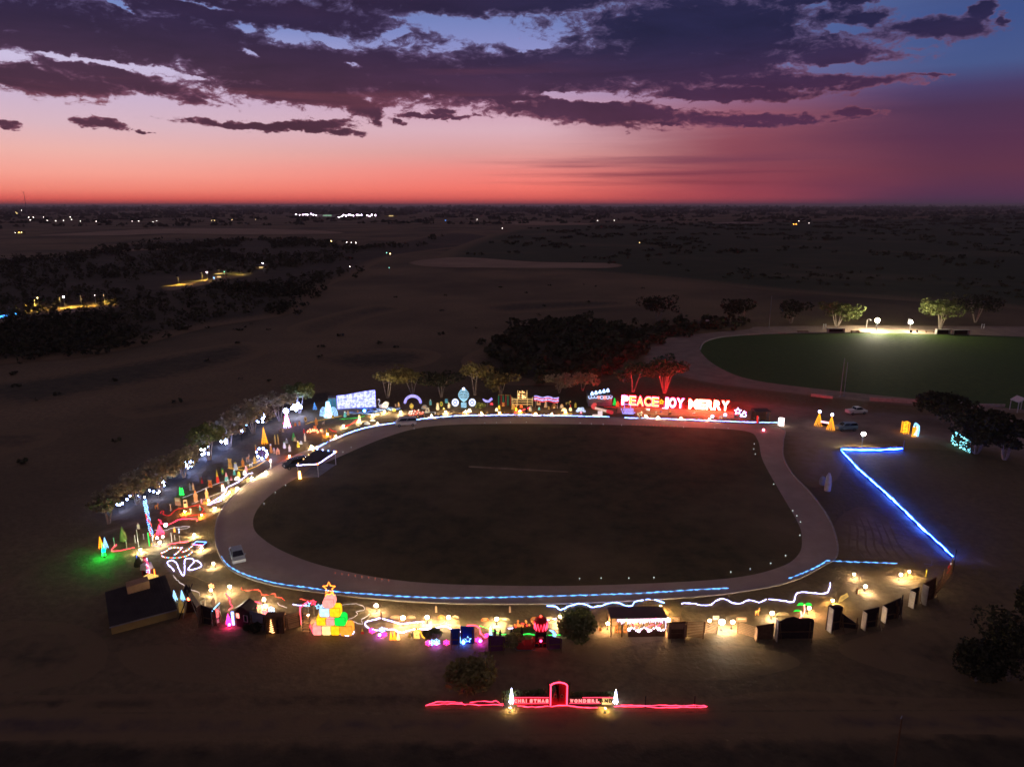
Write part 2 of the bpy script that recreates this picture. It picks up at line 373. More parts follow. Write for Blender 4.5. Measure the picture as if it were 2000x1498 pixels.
sheet('gravel_path', [(1250, 704), (1280, 664), (1370, 643), (1550, 636), (1850, 636), (2100, 642), (2350, 680), (2350, 812), (2050, 812), (1750, 792), (1560, 772), (1400, 752), (1300, 730)], G['gravel'], .010)
oval2 = [(1367, 684), (1378, 668), (1420, 658), (1520, 652), (1700, 650), (1900, 655), (2050, 663), (2250, 700), (2250, 788), (2050, 802), (1820, 782), (1620, 762), (1470, 742), (1400, 715)]
sheet('oval_grass', oval2, G['green'], .018, 5, .4)
sheet('car_park', [(1430, 778), (1620, 790), (1820, 803), (2100, 826), (2100, 940), (1960, 896), (1850, 880), (1760, 876), (1660, 884), (1650, 905), (1630, 940), (1580, 950), (1535, 905), (1500, 850), (1440, 812)], G['gravel'], .014, 5, 7)
sheet('sand_light_pool', [(1640, 1010), (1690, 990), (1760, 1030), (1830, 1068), (1900, 1078), (1990, 1110), (1900, 1112), (1850, 1112), (1780, 1106), (1700, 1100), (1640, 1090), (1625, 1050)], G['sand'], .006, 5, 4)  # lit ground put into the paler sand colour of this sheet
sheet('straw_light_pool', [(1500, 1205), (1570, 1190), (1640, 1150), (1660, 1118), (1770, 1112), (1850, 1095), (1860, 1130), (1800, 1170), (1730, 1200), (1660, 1235), (1580, 1250), (1500, 1240)], G['straw'], .020, 5, 4)  # floodlit pools put into the colour of these three straw sheets
sheet('straw_light_pool', [(690, 1240), (720, 1205), (800, 1188), (1000, 1188), (1300, 1182), (1330, 1200), (1320, 1240), (1200, 1270), (1180, 1300), (1050, 1272), (1000, 1300), (900, 1262), (825, 1300), (720, 1300), (705, 1288), (740, 1258)], G['straw'], .024, 5, 4)
sheet('straw_light_pool', [(540, 1290), (560, 1258), (590, 1232), (640, 1236), (700, 1240), (690, 1262), (600, 1300)], G['straw'], .016, 5, 4)
sheet('sand_light_pool', [(330, 1005), (420, 940), (500, 890), (580, 850), (680, 815), (800, 800), (1000, 796), (1190, 800), (1180, 812), (1000, 809), (850, 811), (720, 830), (620, 868), (540, 905), (470, 945), (420, 1000), (405, 1040), (350, 1050)], G['sand'], .022, 5, 4)  # pale strip: floodlight along the displays put into its colour
OUT = [(800, 824), (900, 818), (1000, 815), (1200, 816), (1350, 822), (1480, 828), (1530, 838), (1530, 862), (1530, 892), (1548, 926), (1582, 962), (1616, 1008), (1633, 1050), (1634, 1086), (1606, 1106), (1545, 1136), (1440, 1157), (1300, 1170), (1100, 1179), (900, 1179), (760, 1172), (620, 1157), (520, 1140), (450, 1112), (425, 1072), (421, 1030), (435, 993), (470, 955), (530, 914), (600, 880), (680, 850), (740, 834)]
INN = [(850, 832), (1000, 828), (1200, 830), (1350, 835), (1455, 842), (1480, 860), (1490, 900), (1526, 965), (1558, 1020), (1566, 1050), (1560, 1082), (1522, 1108), (1420, 1130), (1200, 1142), (1000, 1144), (800, 1136), (650, 1110), (560, 1080), (508, 1048), (494, 1022), (506, 990), (540, 958), (600, 922), (650, 898), (760, 852)]
sheet('track', OUT, G['track'], .030, 5, .3)
sheet('infield', INN, G['infield'], .036, 5, .3)
MB().tube([(p.x, p.y, .05) for p in smooth([at(x, y) for x, y in OUT], 5, True)], .16, 4, True).build('kerb', G['concrete'])['kind'] = 'structure'
MB().tube([(p.x, p.y, .1) for p in smooth([at(x, y) for x, y in oval2[:5]], 6)], .35, 4).build('kerb', G['concrete'])['kind'] = 'structure'
sheet('cricket_pitch', [(915, 910), (1000, 914), (1110, 921), (1110, 923), (1000, 918), (915, 913)], G['sand'], .042, 0, .15)
sheet('verge', [(-100, 1362), (200, 1356), (500, 1350), (700, 1347), (900, 1352), (1100, 1380), (1300, 1382), (1500, 1350), (1800, 1362), (2100, 1366), (2100, 1384), (1500, 1386), (1000, 1392), (500, 1388), (-100, 1392)], G['verge'], .010)
sheet('verge', [(-100, 1448), (400, 1440), (1000, 1436), (1500, 1432), (2100, 1436), (2100, 1640), (-100, 1640)], G['verge'], .012)
sheet('road', [(-200, 1396), (400, 1394), (1000, 1396), (1500, 1390), (2200, 1392), (2200, 1432), (1500, 1430), (1000, 1434), (400, 1438), (-200, 1446)], G['road'], .016)

for px in ([(-120, 760), (100, 730), (330, 690), (480, 668), (520, 690), (400, 730), (200, 770), (0, 800)], [(-100, 850), (40, 838), (120, 842), (80, 872), (-60, 890)], [(210, 800), (300, 780), (420, 770), (470, 782), (380, 800), (260, 818)],
           [(560, 640), (700, 600), (760, 596), (800, 604), (720, 622), (620, 660)], [(930, 600), (1020, 588), (1200, 586), (1240, 596), (1100, 606), (980, 612)], [(600, 700), (760, 680), (860, 690), (820, 716), (680, 726)], [(-60, 1230), (120, 1215), (210, 1260), (160, 1330), (-60, 1345)],
           [(1640, 1260), (1800, 1215), (1900, 1210), (2050, 1160), (2050, 1345), (1840, 1330), (1700, 1300)], [(240, 1268), (420, 1262), (600, 1300), (480, 1335), (280, 1320)], [(1330, 1262), (1500, 1268), (1560, 1300), (1400, 1328), (1260, 1310)]):
    sheet('rough_grass', px, G['rough'], .004, 5, 9)
sheet('dimmed_ground', [(180, 1000), (240, 962), (320, 918), (400, 866), (480, 822), (560, 782), (640, 764), (650, 780), (590, 800), (520, 838), (460, 878), (390, 928), (320, 966), (250, 1002), (205, 1018)], G['dimmed'], .026, 5, 2)  # added dark sheet that keeps the ground below the bulbs dim
for k in range(7):
    x = 1650 + k * 15
    sheet('wheel_rut', [(x, 1000 + k * 5), (x + 12, 1030 + k * 4), (x + 10 + k * 2, 1070), (x + 24 + k * 3, 1092), (x + 19 + k * 3, 1092), (x + 6 + k * 2, 1070), (x + 8, 1030 + k * 4), (x - 2, 1000 + k * 5)], G['gravel'], .010, 4, .25)

# ---------------------------------------------------------------- trees and shrubs
LEAF = dict(
    moss=mat('leaf_moss', (.055, .10, .04), (.035, .06, .025), .5), scrub=mat('leaf_scrub', (.085, .078, .036), (.05, .048, .024), .5),
    dusty=mat('leaf_dusty', (.40, .34, .19), (.24, .20, .11), .5),
    green=mat('leaf_green', (.20, .22, .07), (.11, .13, .042), .5),
    dark=mat('leaf_dark', (.062, .060, .028), (.034, .034, .018), .5),
    olive=mat('leaf_olive', (.30, .25, .075), (.18, .15, .05), .5),
)
BARK = mat('bark', (.42, .34, .26), (.24, .19, .14), 2.5, bump=.4)
def leafcloud(mb, c, rad, n, size, rg, flat=.8, shell=.55):
    for _ in range(n):
        while True:
            d = Vector((rg.uniform(-1, 1), rg.uniform(-1, 1), rg.uniform(-1, 1)))
            if .05 < d.length <= 1: break
        d = d.normalized() * (shell + (1 - shell) * rg.random() ** .5)
        p = Vector(c) + Vector((d.x * rad, d.y * rad, d.z * rad * flat))
        u = Vector((rg.gauss(0, 1), rg.gauss(0, 1), rg.gauss(0, .7))).normalized()
        w = u.cross(Vector((rg.gauss(0, 1), rg.gauss(0, 1), rg.gauss(0, 1)))).normalized()
        a = size * rg.uniform(.6, 1.4); b = a * rg.uniform(.45, .9)
        mb.add([p - u * a, p - w * b, p + u * a, p + w * b], [(0, 1, 2, 3)])
def tree(P, h, w, leaf, label, name='tree', seed=0, stems=3, base=.32, dens=1.0, group=None, cat='tree', flat=.7, lean=0.0, leaf_size=.34, spread=1.0):
    rg = random.Random(seed * 31 + 5)
    t = thing(name, label, cat, P, 0, group)
    tr = MB(); cr = MB(); ends = []
    r0 = max(.10, h * .022)
    for s in range(stems):
        a = 2 * math.pi * (s + rg.random() * .6) / stems
        dx, dy = math.cos(a), math.sin(a) * .8
        k = w * .5 * rg.uniform(.25, .5) * spread
        base_p = Vector((dx * r0 * 1.1, dy * r0 * 1.1, -.1))
        mid = Vector((dx * k * .45 + lean * h * .3, dy * k * .45, h * base * rg.uniform(.8, 1.2)))
        top = Vector((dx * k + lean * h, dy * k, h * rg.uniform(.68, .82)))
        pts = smooth([base_p, mid, (mid + top) / 2 + Vector((rg.uniform(-.2, .2), rg.uniform(-.2, .2), .1)), top], 3)
        tr.tube(pts, r0, 5, r1=r0 * .3)
        ends.append((top, 1.0))
        for _ in range(3):
            q = pts[rg.randrange(len(pts) // 2, len(pts))]
            b = rg.uniform(0, 6.28); L = w * rg.uniform(.22, .42)
            e = q + Vector((math.cos(b) * L, math.sin(b) * L, h * rg.uniform(.02, .2)))
            e.z = min(e.z, h * .9)
            tr.tube([q, (q + e) / 2 + Vector((0, 0, -.05 * h * .3)), e], r0 * .42, 4, r1=r0 * .14)
            ends.append((e, rg.uniform(.65, .95)))
    for e, k in ends:
        rad = w * .21 * k * rg.uniform(.85, 1.2)
        c = Vector((max(-w * .5 + rad * .5, min(w * .5 - rad * .5, e.x)), e.y, min(e.z, h - rad * flat)))
        leafcloud(cr, c, rad, int(75 * dens * k), leaf_size, rg, flat)
    tr.build('trunk', BARK, t); cr.build('crown', LEAF[leaf], t)
    return t
def shrub(P, h, w, leaf, label, seed=0, name='shrub', cat='shrub', group=None, n=9, leaf_size=.24, dens=1.0):
    rg = random.Random(seed * 17 + 3)
    t = thing(name, label, cat, P, 0, group); cr = MB(); st = MB()
    for i in range(n):
        a = 2 * math.pi * i / n + rg.random(); k = w * .5 * rg.uniform(.1, .72)
        c = Vector((math.cos(a) * k, math.sin(a) * k * .8, h * rg.uniform(.35, .72)))
        rad = min(w * .26, h * .42) * rg.uniform(.7, 1.1)
        c.z = min(c.z, h - rad * .8)
        st.tube([(0, 0, -.05), (c.x * .5, c.y * .5, c.z * .4), c], .06, 4, r1=.02)
        leafcloud(cr, c, rad, int(70 * dens), leaf_size, rg, .85)
    st.build('stem', BARK, t); cr.build('crown', LEAF[leaf], t)
    return t
def tree_px(px, py, top, wpx, leaf, label, **kw):
    P = at(px, py); return tree(P, max(2, ztop(P, top)), wpx * mpp(P), leaf, label, **kw)
TREES = [  # the row behind the left-hand displays, front to back
    (205, 1012, 958, 74, 'dusty', 'low scrubby tree with bare white limbs at the near end of the left row', 3),
    (262, 975, 925, 92, 'dusty', 'brown bushy tree behind the string of small white bulbs', 4),
    (306, 950, 900, 78, 'dusty', 'wide thin tree with pale bare forked limbs in the left row', 5),
    (352, 922, 872, 84, 'dusty', 'dusty tree rising behind the third bulb cluster from the near end', 3),
    (402, 888, 826, 74, 'green', 'greenest rounded tree of the left row, lit by the bulb clusters', 4),
    (442, 862, 812, 72, 'dusty', 'dim dusty tree just beyond the greenest tree of the left row', 3),
    (488, 836, 784, 96, 'dusty', 'broad dim tree in the left row behind the orange cone tree', 4),
    (540, 812, 766, 70, 'dusty', 'dim tree left of the pink and white light tree', 3),
    (578, 796, 744, 66, 'green', 'big rounded tree above the cluster of large white bulbs', 4),
    (757, 778, 716, 74, 'olive', 'pale forked tree beside the right end of the bright light wall', 3),
    (806, 772, 722, 70, 'olive', 'olive tree standing behind the lilac light arch', 3),
    (862, 776, 728, 84, 'dark', 'dark tree between the lilac arch and the lit coach', 4),
    (928, 772, 700, 66, 'olive', 'tall olive tree just right of the lit coach', 3),
    (978, 772, 728, 70, 'olive', 'square topped olive tree behind the red and green poles', 4),
    (1092, 768, 732, 56, 'dusty', 'grey tree behind the striped light banner', 3),
    (1138, 764, 730, 60, 'dusty', 'grey tree just left of the grey bell building', 3),
    (1236, 766, 708, 76, 'moss', 'umbrella shaped forked tree glowing orange above the word PEACE', 4),
    (1298, 768, 694, 80, 'moss', 'tall many stemmed tree glowing red above the word JOY', 6),
    (1634, 641, 590, 74, 'green', 'yellow lit tree left of the far oval floodlight', 4),
    (1836, 642, 582, 84, 'green', 'yellow lit tree right of the far oval floodlight', 5),
    (1285, 628, 578, 76, 'dark', 'dark tree beyond the striped scoreboard', 4),
    (1448, 632, 584, 70, 'dark', 'dark tree near the tall thin mast beside the far oval', 4),
    (1545, 632, 588, 60, 'dark', 'dark tree between the thin mast and the yellow lit tree', 3),
    (1905, 630, 575, 90, 'dark', 'dark tree at the far right edge of the far oval', 4),
    (1842, 826, 770, 100, 'dark', 'broad black tree behind the gold and blue light arch', 6),
    (1905, 886, 800, 100, 'dark', 'black clumpy tree directly beside the teal lit netting', 7),
    (1962, 898, 818, 70, 'dark', 'black tree with one yellow lit patch at the right edge', 6),
]
for i, (x, y, tp, w, lf, lb, st) in enumerate(TREES):
    big = i >= 24
    if i < 9: x += 7; y += 11
    tree_px(x, y, tp, w, lf, lb, seed=i + 1, stems=st, group='trees around the showground', dens=2.4 if big else 1.15, base=.3 if not big else .12,
            leaf_size=.34 if i < 18 or big else .5, flat=.62 if i < 18 else .8)
SHR = [(922, 1346, 1288, 108, 'olive', 'rounded brown bush behind the red gate lights', 1), (1128, 1246, 1196, 92, 'green', 'feathery grey green shrub left of the market stall', 2),
       (1968, 1330, 1180, 150, 'dark', 'black bush mass at the right edge above the road', 3), (1905, 1330, 1245, 110, 'dark', 'dark bush beside the pale track at lower right', 4),
       (2020, 1240, 1120, 120, 'dark', 'dark bush cut by the right edge below the blue fence', 5),
       (498, 1232, 1218, 44, 'dark', 'low dark hedge plant under the two small green trees', 6), (845, 1247, 1229, 40, 'green', 'small leafy shrub beside the golden angel', 7),
       (1000, 1262, 1236, 44, 'olive', 'straw coloured bush beside the red sleigh', 8), (938, 799, 782, 20, 'green', 'green lit bush beside the right coach wheel', 9)]
for x, y, tp, w, lf, lb, sd in SHR:
    P = at(x, y); shrub(P, ztop(P, tp), w * mpp(P), lf, lb, seed=sd, n=16 if w > 80 else 7, dens=3.4 if w > 80 else 1.8, leaf_size=.2)

from mathutils import noise as mnoise
def woodland(name, px_poly, n, hmin, hmax, leafm, seed, rmin=1.6, rmax=3.2, k=13, kind='stuff', near=0, ragged=None):
    """Scrub too dense to count: many leafy clumps spread over a stretch of ground."""
    rg = random.Random(seed); mb = MB(); done = 0; tries = 0
    xs = [p[0] for p in px_poly]; ys = [p[1] for p in px_poly]
    lo, hi = 1 / (max(ys) - 395), 1 / (min(ys) - 395)
    while done < n and tries < n * 60:
        tries += 1
        x = rg.uniform(min(xs), max(xs)); y = 395 + 1 / rg.uniform(lo, hi) if near == 0 else rg.uniform(min(ys), max(ys))
        ins = False; j = len(px_poly) - 1
        for i in range(len(px_poly)):
            xi, yi = px_poly[i]; xj, yj = px_poly[j]
            if (yi > y) != (yj > y) and x < (xj - xi) * (y - yi) / (yj - yi) + xi: ins = not ins
            j = i
        if not ins: continue
        x += rg.gauss(0, 9); y = max(404.6, y + rg.gauss(0, 1) * (y - 400) * .018)
        P = at(x, y); sc = max(1.0, P.y / 420)
        if ragged and mnoise.noise(Vector((P.x / 90, P.y / 150, seed))) + .35 * mnoise.noise(Vector((P.x / 25, P.y / 40, seed))) < ragged: continue
        h = rg.uniform(hmin, hmax) * min(sc, 1.5); r = rg.uniform(rmin, rmax) * sc
        leafcloud(mb, (P.x, P.y, h * .55), r, k, r * .42, rg, h * .5 / r, .5); done += 1
    o = mb.build(name, LEAF[leafm]); o['kind'] = kind
    return o
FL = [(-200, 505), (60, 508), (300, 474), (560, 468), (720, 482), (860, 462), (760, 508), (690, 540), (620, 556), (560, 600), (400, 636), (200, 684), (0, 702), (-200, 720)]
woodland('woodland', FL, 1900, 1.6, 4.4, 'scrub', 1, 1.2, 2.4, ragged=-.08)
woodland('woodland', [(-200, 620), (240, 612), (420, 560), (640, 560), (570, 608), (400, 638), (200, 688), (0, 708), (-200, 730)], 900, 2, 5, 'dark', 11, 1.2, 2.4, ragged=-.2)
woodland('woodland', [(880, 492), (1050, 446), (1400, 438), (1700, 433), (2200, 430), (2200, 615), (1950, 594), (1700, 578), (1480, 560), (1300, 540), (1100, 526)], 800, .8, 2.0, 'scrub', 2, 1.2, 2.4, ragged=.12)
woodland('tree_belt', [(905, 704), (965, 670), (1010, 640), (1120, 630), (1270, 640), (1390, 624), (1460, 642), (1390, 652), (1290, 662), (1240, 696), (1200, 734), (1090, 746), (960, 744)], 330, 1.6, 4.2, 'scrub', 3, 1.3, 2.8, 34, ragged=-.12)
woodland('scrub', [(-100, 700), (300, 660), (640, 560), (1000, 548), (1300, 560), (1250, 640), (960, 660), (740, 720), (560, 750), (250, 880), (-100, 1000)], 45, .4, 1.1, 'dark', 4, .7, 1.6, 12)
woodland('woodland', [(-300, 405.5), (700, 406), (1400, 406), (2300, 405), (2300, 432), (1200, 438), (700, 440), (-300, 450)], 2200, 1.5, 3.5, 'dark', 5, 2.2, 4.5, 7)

# ---------------------------------------------------------------- lights: ropes, floodlights, light trees
E = dict(
    wb=emis('rope_cool_white', (.16, .30, 1.0), 14), w=emis('rope_white', (.46, .44, 1.0), 9), red=emis('rope_red', (1.0, .05, .09), 8),
    pinkred=emis('rope_pink_red', (1.0, .035, .085), 6.5), dimred=emis('rope_dim_red', (1.0, .02, .03), 1.4), teal=emis('rope_teal', (.10, .36, 1.0), 3.6),
    yellow=emis('rope_yellow', (1.0, .55, .06), 2.6), amber=emis('rope_amber', (1.0, .36, .015), 2.6), green=emis('rope_green', (.02, 1.0, .09), 5),
    blue=emis('bulb_blue', (.26, .36, 1.0), 120), orange=emis('rope_orange', (1.0, .20, .02), 6), pink=emis('rope_magenta', (1.0, .03, .30), 5),
    ice=emis('bulb_ice', (.25, .55, 1.0), 4), warm=emis('bulb_warm', (1.0, .5, .18), 4), multi_r=emis('bulb_red', (1, .06, .04), 5), multi_g=emis('bulb_green', (.05, 1, .3), 4),
    multi_b=emis('bulb_deep_blue', (.1, .25, 1), 7), lilac=emis('led_lilac', (.40, .34, 1.0), 1.5, .25, 2.5), wall=emis('led_wall', (.28, .30, 1.0), 2.8, .55, 1.6),
    fence=emis('led_fence', (.02, .085, 1.0), 85, .5, 1.2), palewhite=emis('rope_pale_white', (.75, .62, .60), 1.5), brown=emis('rope_dull_gold', (.8, .5, .2), .5),
    dotred=emis('rope_dotted_red', (1.0, .07, .04), 4), whitebulb=emis('bulb_white', (.55, .6, 1.0), 18),
)
LENS = dict(V=emis('lens_violet_white', (1.0, .80, .58), 700), P=emis('lens_pink_white', (1.0, .62, .34), 700), W=emis('lens_white', (1.0, .82, .52), 700),
            R=emis('lens_red', (1.0, .16, .06), 380), Y=emis('lens_yellow', (1.0, .70, .26), 700), O=emis('lens_orange', (1.0, .36, .06), 600), C=emis('lens_cool', (.90, .95, .95), 330))
K = dict(
    black=mat('black_metal', (.02, .02, .022), rough=.5), steel=mat('steel', (.35, .35, .36), rough=.45, metal=.6), wood=mat('painted_timber', (.20, .11, .05), (.13, .07, .035), 2.0),
    darkboard=mat('dark_board', (.05, .03, .025), (.03, .02, .018), 1.5), brownboard=mat('brown_board', (.16, .075, .035), (.10, .05, .025), 1.5), pale=mat('pale_board', (.50, .45, .38), (.38, .33, .27), 1.5),
    white=mat('white_paint', (.72, .71, .68), (.6, .59, .56), 2), purple=mat('purple_cloth', (.16, .05, .13), (.11, .035, .09), 1.0), cream=mat('cream_paint', (.62, .52, .34), (.5, .42, .27), 2),
    gold=mat('gold_paint', (.55, .34, .09), (.42, .25, .06), 2), red=mat('red_paint', (.5, .035, .03), (.38, .025, .022), 2), orange=mat('orange_paint', (.58, .2, .05), (.45, .15, .035), 2),
    green=mat('green_paint', (.05, .22, .06), (.035, .16, .045), 2), teal=mat('teal_paint', (.10, .35, .36), (.07, .27, .28), 2), pinkp=mat('pink_paint', (.6, .25, .28), (.5, .2, .22), 2),
    grey=mat('grey_paint', (.28, .28, .28), (.2, .2, .2), 1), yellow=mat('yellow_paint', (.62, .48, .06), (.5, .38, .04), 2), blueboard=mat('blue_board', (.03, .07, .35), (.02, .05, .26), 1.2),
    roof=mat('roof_sheet', (.075, .062, .05), (.055, .046, .038), .6, rough=.5), mustard=mat('mustard_wall', (.42, .30, .10), (.33, .23, .075), .8), tan=mat('tan_board', (.48, .29, .15), (.38, .22, .11), 1), brick=mat('tan_rendered_wall', (.35, .22, .12), (.28, .17, .09), 1),
    tyre=mat('tyre_rubber', (.02, .02, .02), rough=.8), silver=mat('silver_car_paint', (.42, .45, .47), (.40, .43, .45), .3, rough=.3, spec=.5), whitecar=mat('white_car_paint', (.62, .60, .58), (.6, .58, .56), .3, rough=.3, spec=.5),
    navy=mat('navy_car_paint', (.02, .03, .05), (.018, .028, .045), .3, rough=.25, spec=.6), bluecar=mat('slate_car_paint', (.16, .24, .30), (.15, .22, .28), .3, rough=.3, spec=.5), glass=glass('car_glass'),
    water=mat('blue_foil', (.05, .16, .55), (.35, .45, .7), 2.5, rough=.4), straw=mat('straw', (.42, .32, .15), (.3, .22, .1), 4, bump=.6), lampoff=mat('lamp_glass', (.5, .5, .45), rough=.2),
)
ropes = {}
def rope(px, col, label, z=.12, r=.075, k_=.62, cat='rope light', gaps=(), group='rope lights laid on the ground', smooth_n=3, wob=.05, name='rope_light', dash=None, bulbs=0):
    """Tube of light lying along a line on the ground; dash=(on, off) in metres breaks it into lit lengths."""
    rg = random.Random(hash(label) % 9999 if False else sum(map(ord, label)))
    pts = [at(x, y, z) for x, y in px]
    pts = smooth(pts, smooth_n) if smooth_n else pts
    # resample evenly
    seg = [(b - a).length for a, b in zip(pts, pts[1:])]; L = sum(seg); n = max(6, min(330, int(L / .35))); out = []
    i = 0; acc = 0
    for k in range(n + 1):
        d = L * k / n
        while i < len(seg) - 1 and acc + seg[i] < d: acc += seg[i]; i += 1
        f = (d - acc) / max(seg[i], 1e-6); out.append(pts[i].lerp(pts[i + 1], min(1, f)))
    out = [p + Vector((rg.uniform(-wob, wob), rg.uniform(-wob, wob), rg.uniform(-.03, .05))) for p in out]
    r = r * k_; o0 = out[0].copy(); mb = MB(); rad = []
    step = L / n; state = True; left = (dash[0] if dash else 1e9)
    for p in out:                                # unlit lengths are only the thin cable
        rad.append(r * rg.uniform(.5, 1.4) if state else r * .14)
        left -= step
        if dash and left <= 0: state = not state; left = rg.uniform(.6, 1.5) * (dash[0] if state else dash[1])
    mb.tube([p - o0 for p in out], rad, 4)
    o = mb.build(name, E[col]); o.location = o0
    return tag(o, label, cat, group)
def flood(px, py, label, aim='c', tint='V', hz=.9, r=.26, group='small floodlights staked in the ground'):
    r *= .8
    P = at(px, py, hz); foot = Vector((P.x, P.y, 0))
    dx, dy = {'c': (0, -1), 'l': (-1, -.35), 'r': (1, -.35), 'a': (.2, 1), 'al': (-.8, .6), 'cl': (-.7, -.8), 'cr': (.7, -.8)}[aim]
    rz = math.atan2(dx, -dy)
    t = thing('floodlight', label, 'floodlight', foot, rz, group)
    MB().cyl((0, .12, -.1), (0, .12, hz), .03, n=6).box((0, .1, .02), (.3, .3, .04)).build('stake', K['black'], t)
    MB().box((0, .16, hz), (r * 1.15, .1, r * 1.1), rx=R(-18)).box((0, .06, hz + r * 1.0), (r * 1.2, .26, .03), rx=R(-8)).build('housing', K['black'], t)
    MB().ball((0, -.03, hz), r, 5, 8, (1, .75, .85)).build('lens', LENS[tint], t)
    return t
def lighttree(px, py, top, wpx, col, label, topper=None, strands=9, rings=7, r=.05, name='light_tree', group='trees made of light', spiral=True, cat='light tree', tc=None):
    P = at(px, py); h = ztop(P, top); w = wpx * mpp(P) / 2
    t = thing(name, label, cat, P, 0, group)
    MB().cyl((0, 0, -.1), (0, 0, h * .98), max(.03, r * .6), n=6).build('pole', K['steel'], t)
    m = MB()
    for k in range(strands):
        a = 2 * math.pi * k / strands
        m.tube([(math.cos(a) * w * (1 - i / 4), math.sin(a) * w * (1 - i / 4), .1 + (h - .1) * i / 4) for i in range(5)], r * .6, 4, r1=r * .35)
    m.build('light_strands', E[col], t)
    if spiral:
        q = [(math.cos(2 * math.pi * k / 10) * w * (1.02 - k / (10 * rings)), math.sin(2 * math.pi * k / 10) * w * (1.02 - k / (10 * rings)), .12 + h * .93 * k / (10 * rings)) for k in range(10 * rings + 1)]
        MB().tube(q, r * .6, 4).build('spiral_strand', E[col], t)
    if topper == 'orb': MB().ball((0, 0, h + .25), .32, 6, 8).build('orb', E[tc or 'whitebulb'], t)
    if topper == 'burst':
        m = MB()
        for k in range(10):
            a = 2 * math.pi * k / 10; m.tube([(0, 0, h), (math.cos(a) * .7, 0, h + math.sin(a) * .7)], .07, 4)
        m.ball((0, 0, h), .35, 5, 8); m.build('starburst', E[tc or 'whitebulb'], t)
    return t
def frame_thing(px, py, rpx, label, col, kind, name, cat, group=None, base=None, tube=.035, face=0.0):
    """Light outline (snowflake, star ...) centred on a pixel row, held on a stake."""
    foot = at(px, base or py + rpx * 1.25); s = rpx * mpp(foot); zc = ztop(foot, py)
    t = thing(name, label, cat, foot, face, group); m = MB(); c = Vector((0, -.05, zc))
    def V(a, d): return c + Vector((math.cos(a) * d, 0, math.sin(a) * d))
    if kind == 'flake':
        for k in range(6):
            a = math.pi / 6 + k * math.pi / 3; m.tube([c, V(a, s)], tube, 4)
            for sg in (-1, 1):
                b = V(a, s * .55); m.tube([b, b + Vector((math.cos(a + sg * .8), 0, math.sin(a + sg * .8))) * s * .38], tube * .9, 4)
    elif kind == 'star':
        m.tube([V(math.pi / 2 + k * math.pi / 5, s if k % 2 == 0 else s * .45) for k in range(10)], tube, 4, True)
    MB().cyl((0, .03, -.1), (0, .03, zc), .03, n=5).build('stake', K['steel'], t)
    m.build('light_outline', E[col], t); return t
FIG = {}
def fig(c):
    # floodlight on the painted figures, put in as a faint added glow
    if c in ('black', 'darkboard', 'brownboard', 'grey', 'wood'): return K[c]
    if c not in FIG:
        m = K[c].copy(); m.name = 'added_glow_' + c; p = m.node_tree.nodes['Principled BSDF']; l = p.inputs['Base Color'].links[0].from_socket
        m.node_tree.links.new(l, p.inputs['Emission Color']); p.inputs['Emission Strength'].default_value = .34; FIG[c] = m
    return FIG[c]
OUT2 = {
    'person': [(-.5, 0), (.5, 0), (.42, .35), (.5, .55), (.34, .72), (.16, .76), (.2, .88), (.12, .98), (-.12, .98), (-.2, .88), (-.16, .76), (-.34, .72), (-.5, .55), (-.42, .35)],
    'tree': [(-.12, 0), (.12, 0), (.12, .12), (.5, .12), (.26, .42), (.4, .42), (.18, .7), (.28, .7), (0, 1), (-.28, .7), (-.18, .7), (-.4, .42), (-.26, .42), (-.5, .12), (-.12, .12)],
    'snowman': [(-.3, 0), (.3, 0), (.48, .14), (.5, .28), (.36, .44), (.4, .56), (.26, .68), (.26, .82), (.36, .84), (.36, .87), (.2, .88), (.18, 1), (-.18, 1), (-.2, .88), (-.36, .87), (-.36, .84), (-.26, .82), (-.26, .68), (-.4, .56), (-.36, .44), (-.5, .28), (-.48, .14)],
    'gnome': [(-.45, 0), (.45, 0), (.5, .2), (.38, .42), (.3, .5), (.16, .76), (.02, 1), (-.12, .76), (-.3, .5), (-.38, .42), (-.5, .2)],
    'deer': [(-.42, 0), (-.32, 0), (-.28, .34), (.1, .34), (.14, 0), (.24, 0), (.26, .45), (.34, .62), (.5, .66), (.48, .74), (.36, .78), (.44, 1), (.32, .86), (.22, 1), (.24, .8), (.12, .62), (-.36, .58), (-.48, .5)],
    'board': [(-.5, .0), (.5, .0), (.5, .92), (.4, 1), (-.4, 1), (-.5, .92)],
    'house': [(-.5, 0), (.5, 0), (.5, .6), (0, 1), (-.5, .6)],
    'dome': [(-.5, 0), (.5, 0), (.48, .4), (.36, .75), (.15, .96), (-.15, .96), (-.36, .75), (-.48, .4)],
    'diamond': [(0, 0), (.36, .3), (.5, .62), (.22, .85), (0, 1), (-.22, .85), (-.5, .62), (-.36, .3)],
    'bear': [(-.42, 0), (-.1, 0), (-.05, .1), (.05, .1), (.1, 0), (.42, 0), (.48, .3), (.36, .56), (.36, .8), (.48, .9), (.4, 1), (.24, .94), (-.24, .94), (-.4, 1), (-.48, .9), (-.36, .8), (-.36, .56), (-.48, .3)],
    'candle': [(-.5, 0), (.5, 0), (.38, .12), (.38, .78), (.12, .8), (.22, .9), (0, 1), (-.22, .9), (-.12, .8), (-.38, .78), (-.38, .12)],
    'bone': [(-.2, 0), (.1, .05), (.18, .2), (.12, .8), (.4, .9), (.25, 1), (0, .95), (-.3, .98), (-.3, .85), (-.12, .78), (-.1, .2), (-.35, .12)],
    'ring': [(math.cos(a) * .5, .5 + math.sin(a) * .5) for a in [k * math.pi / 6 for k in range(12)]],
}
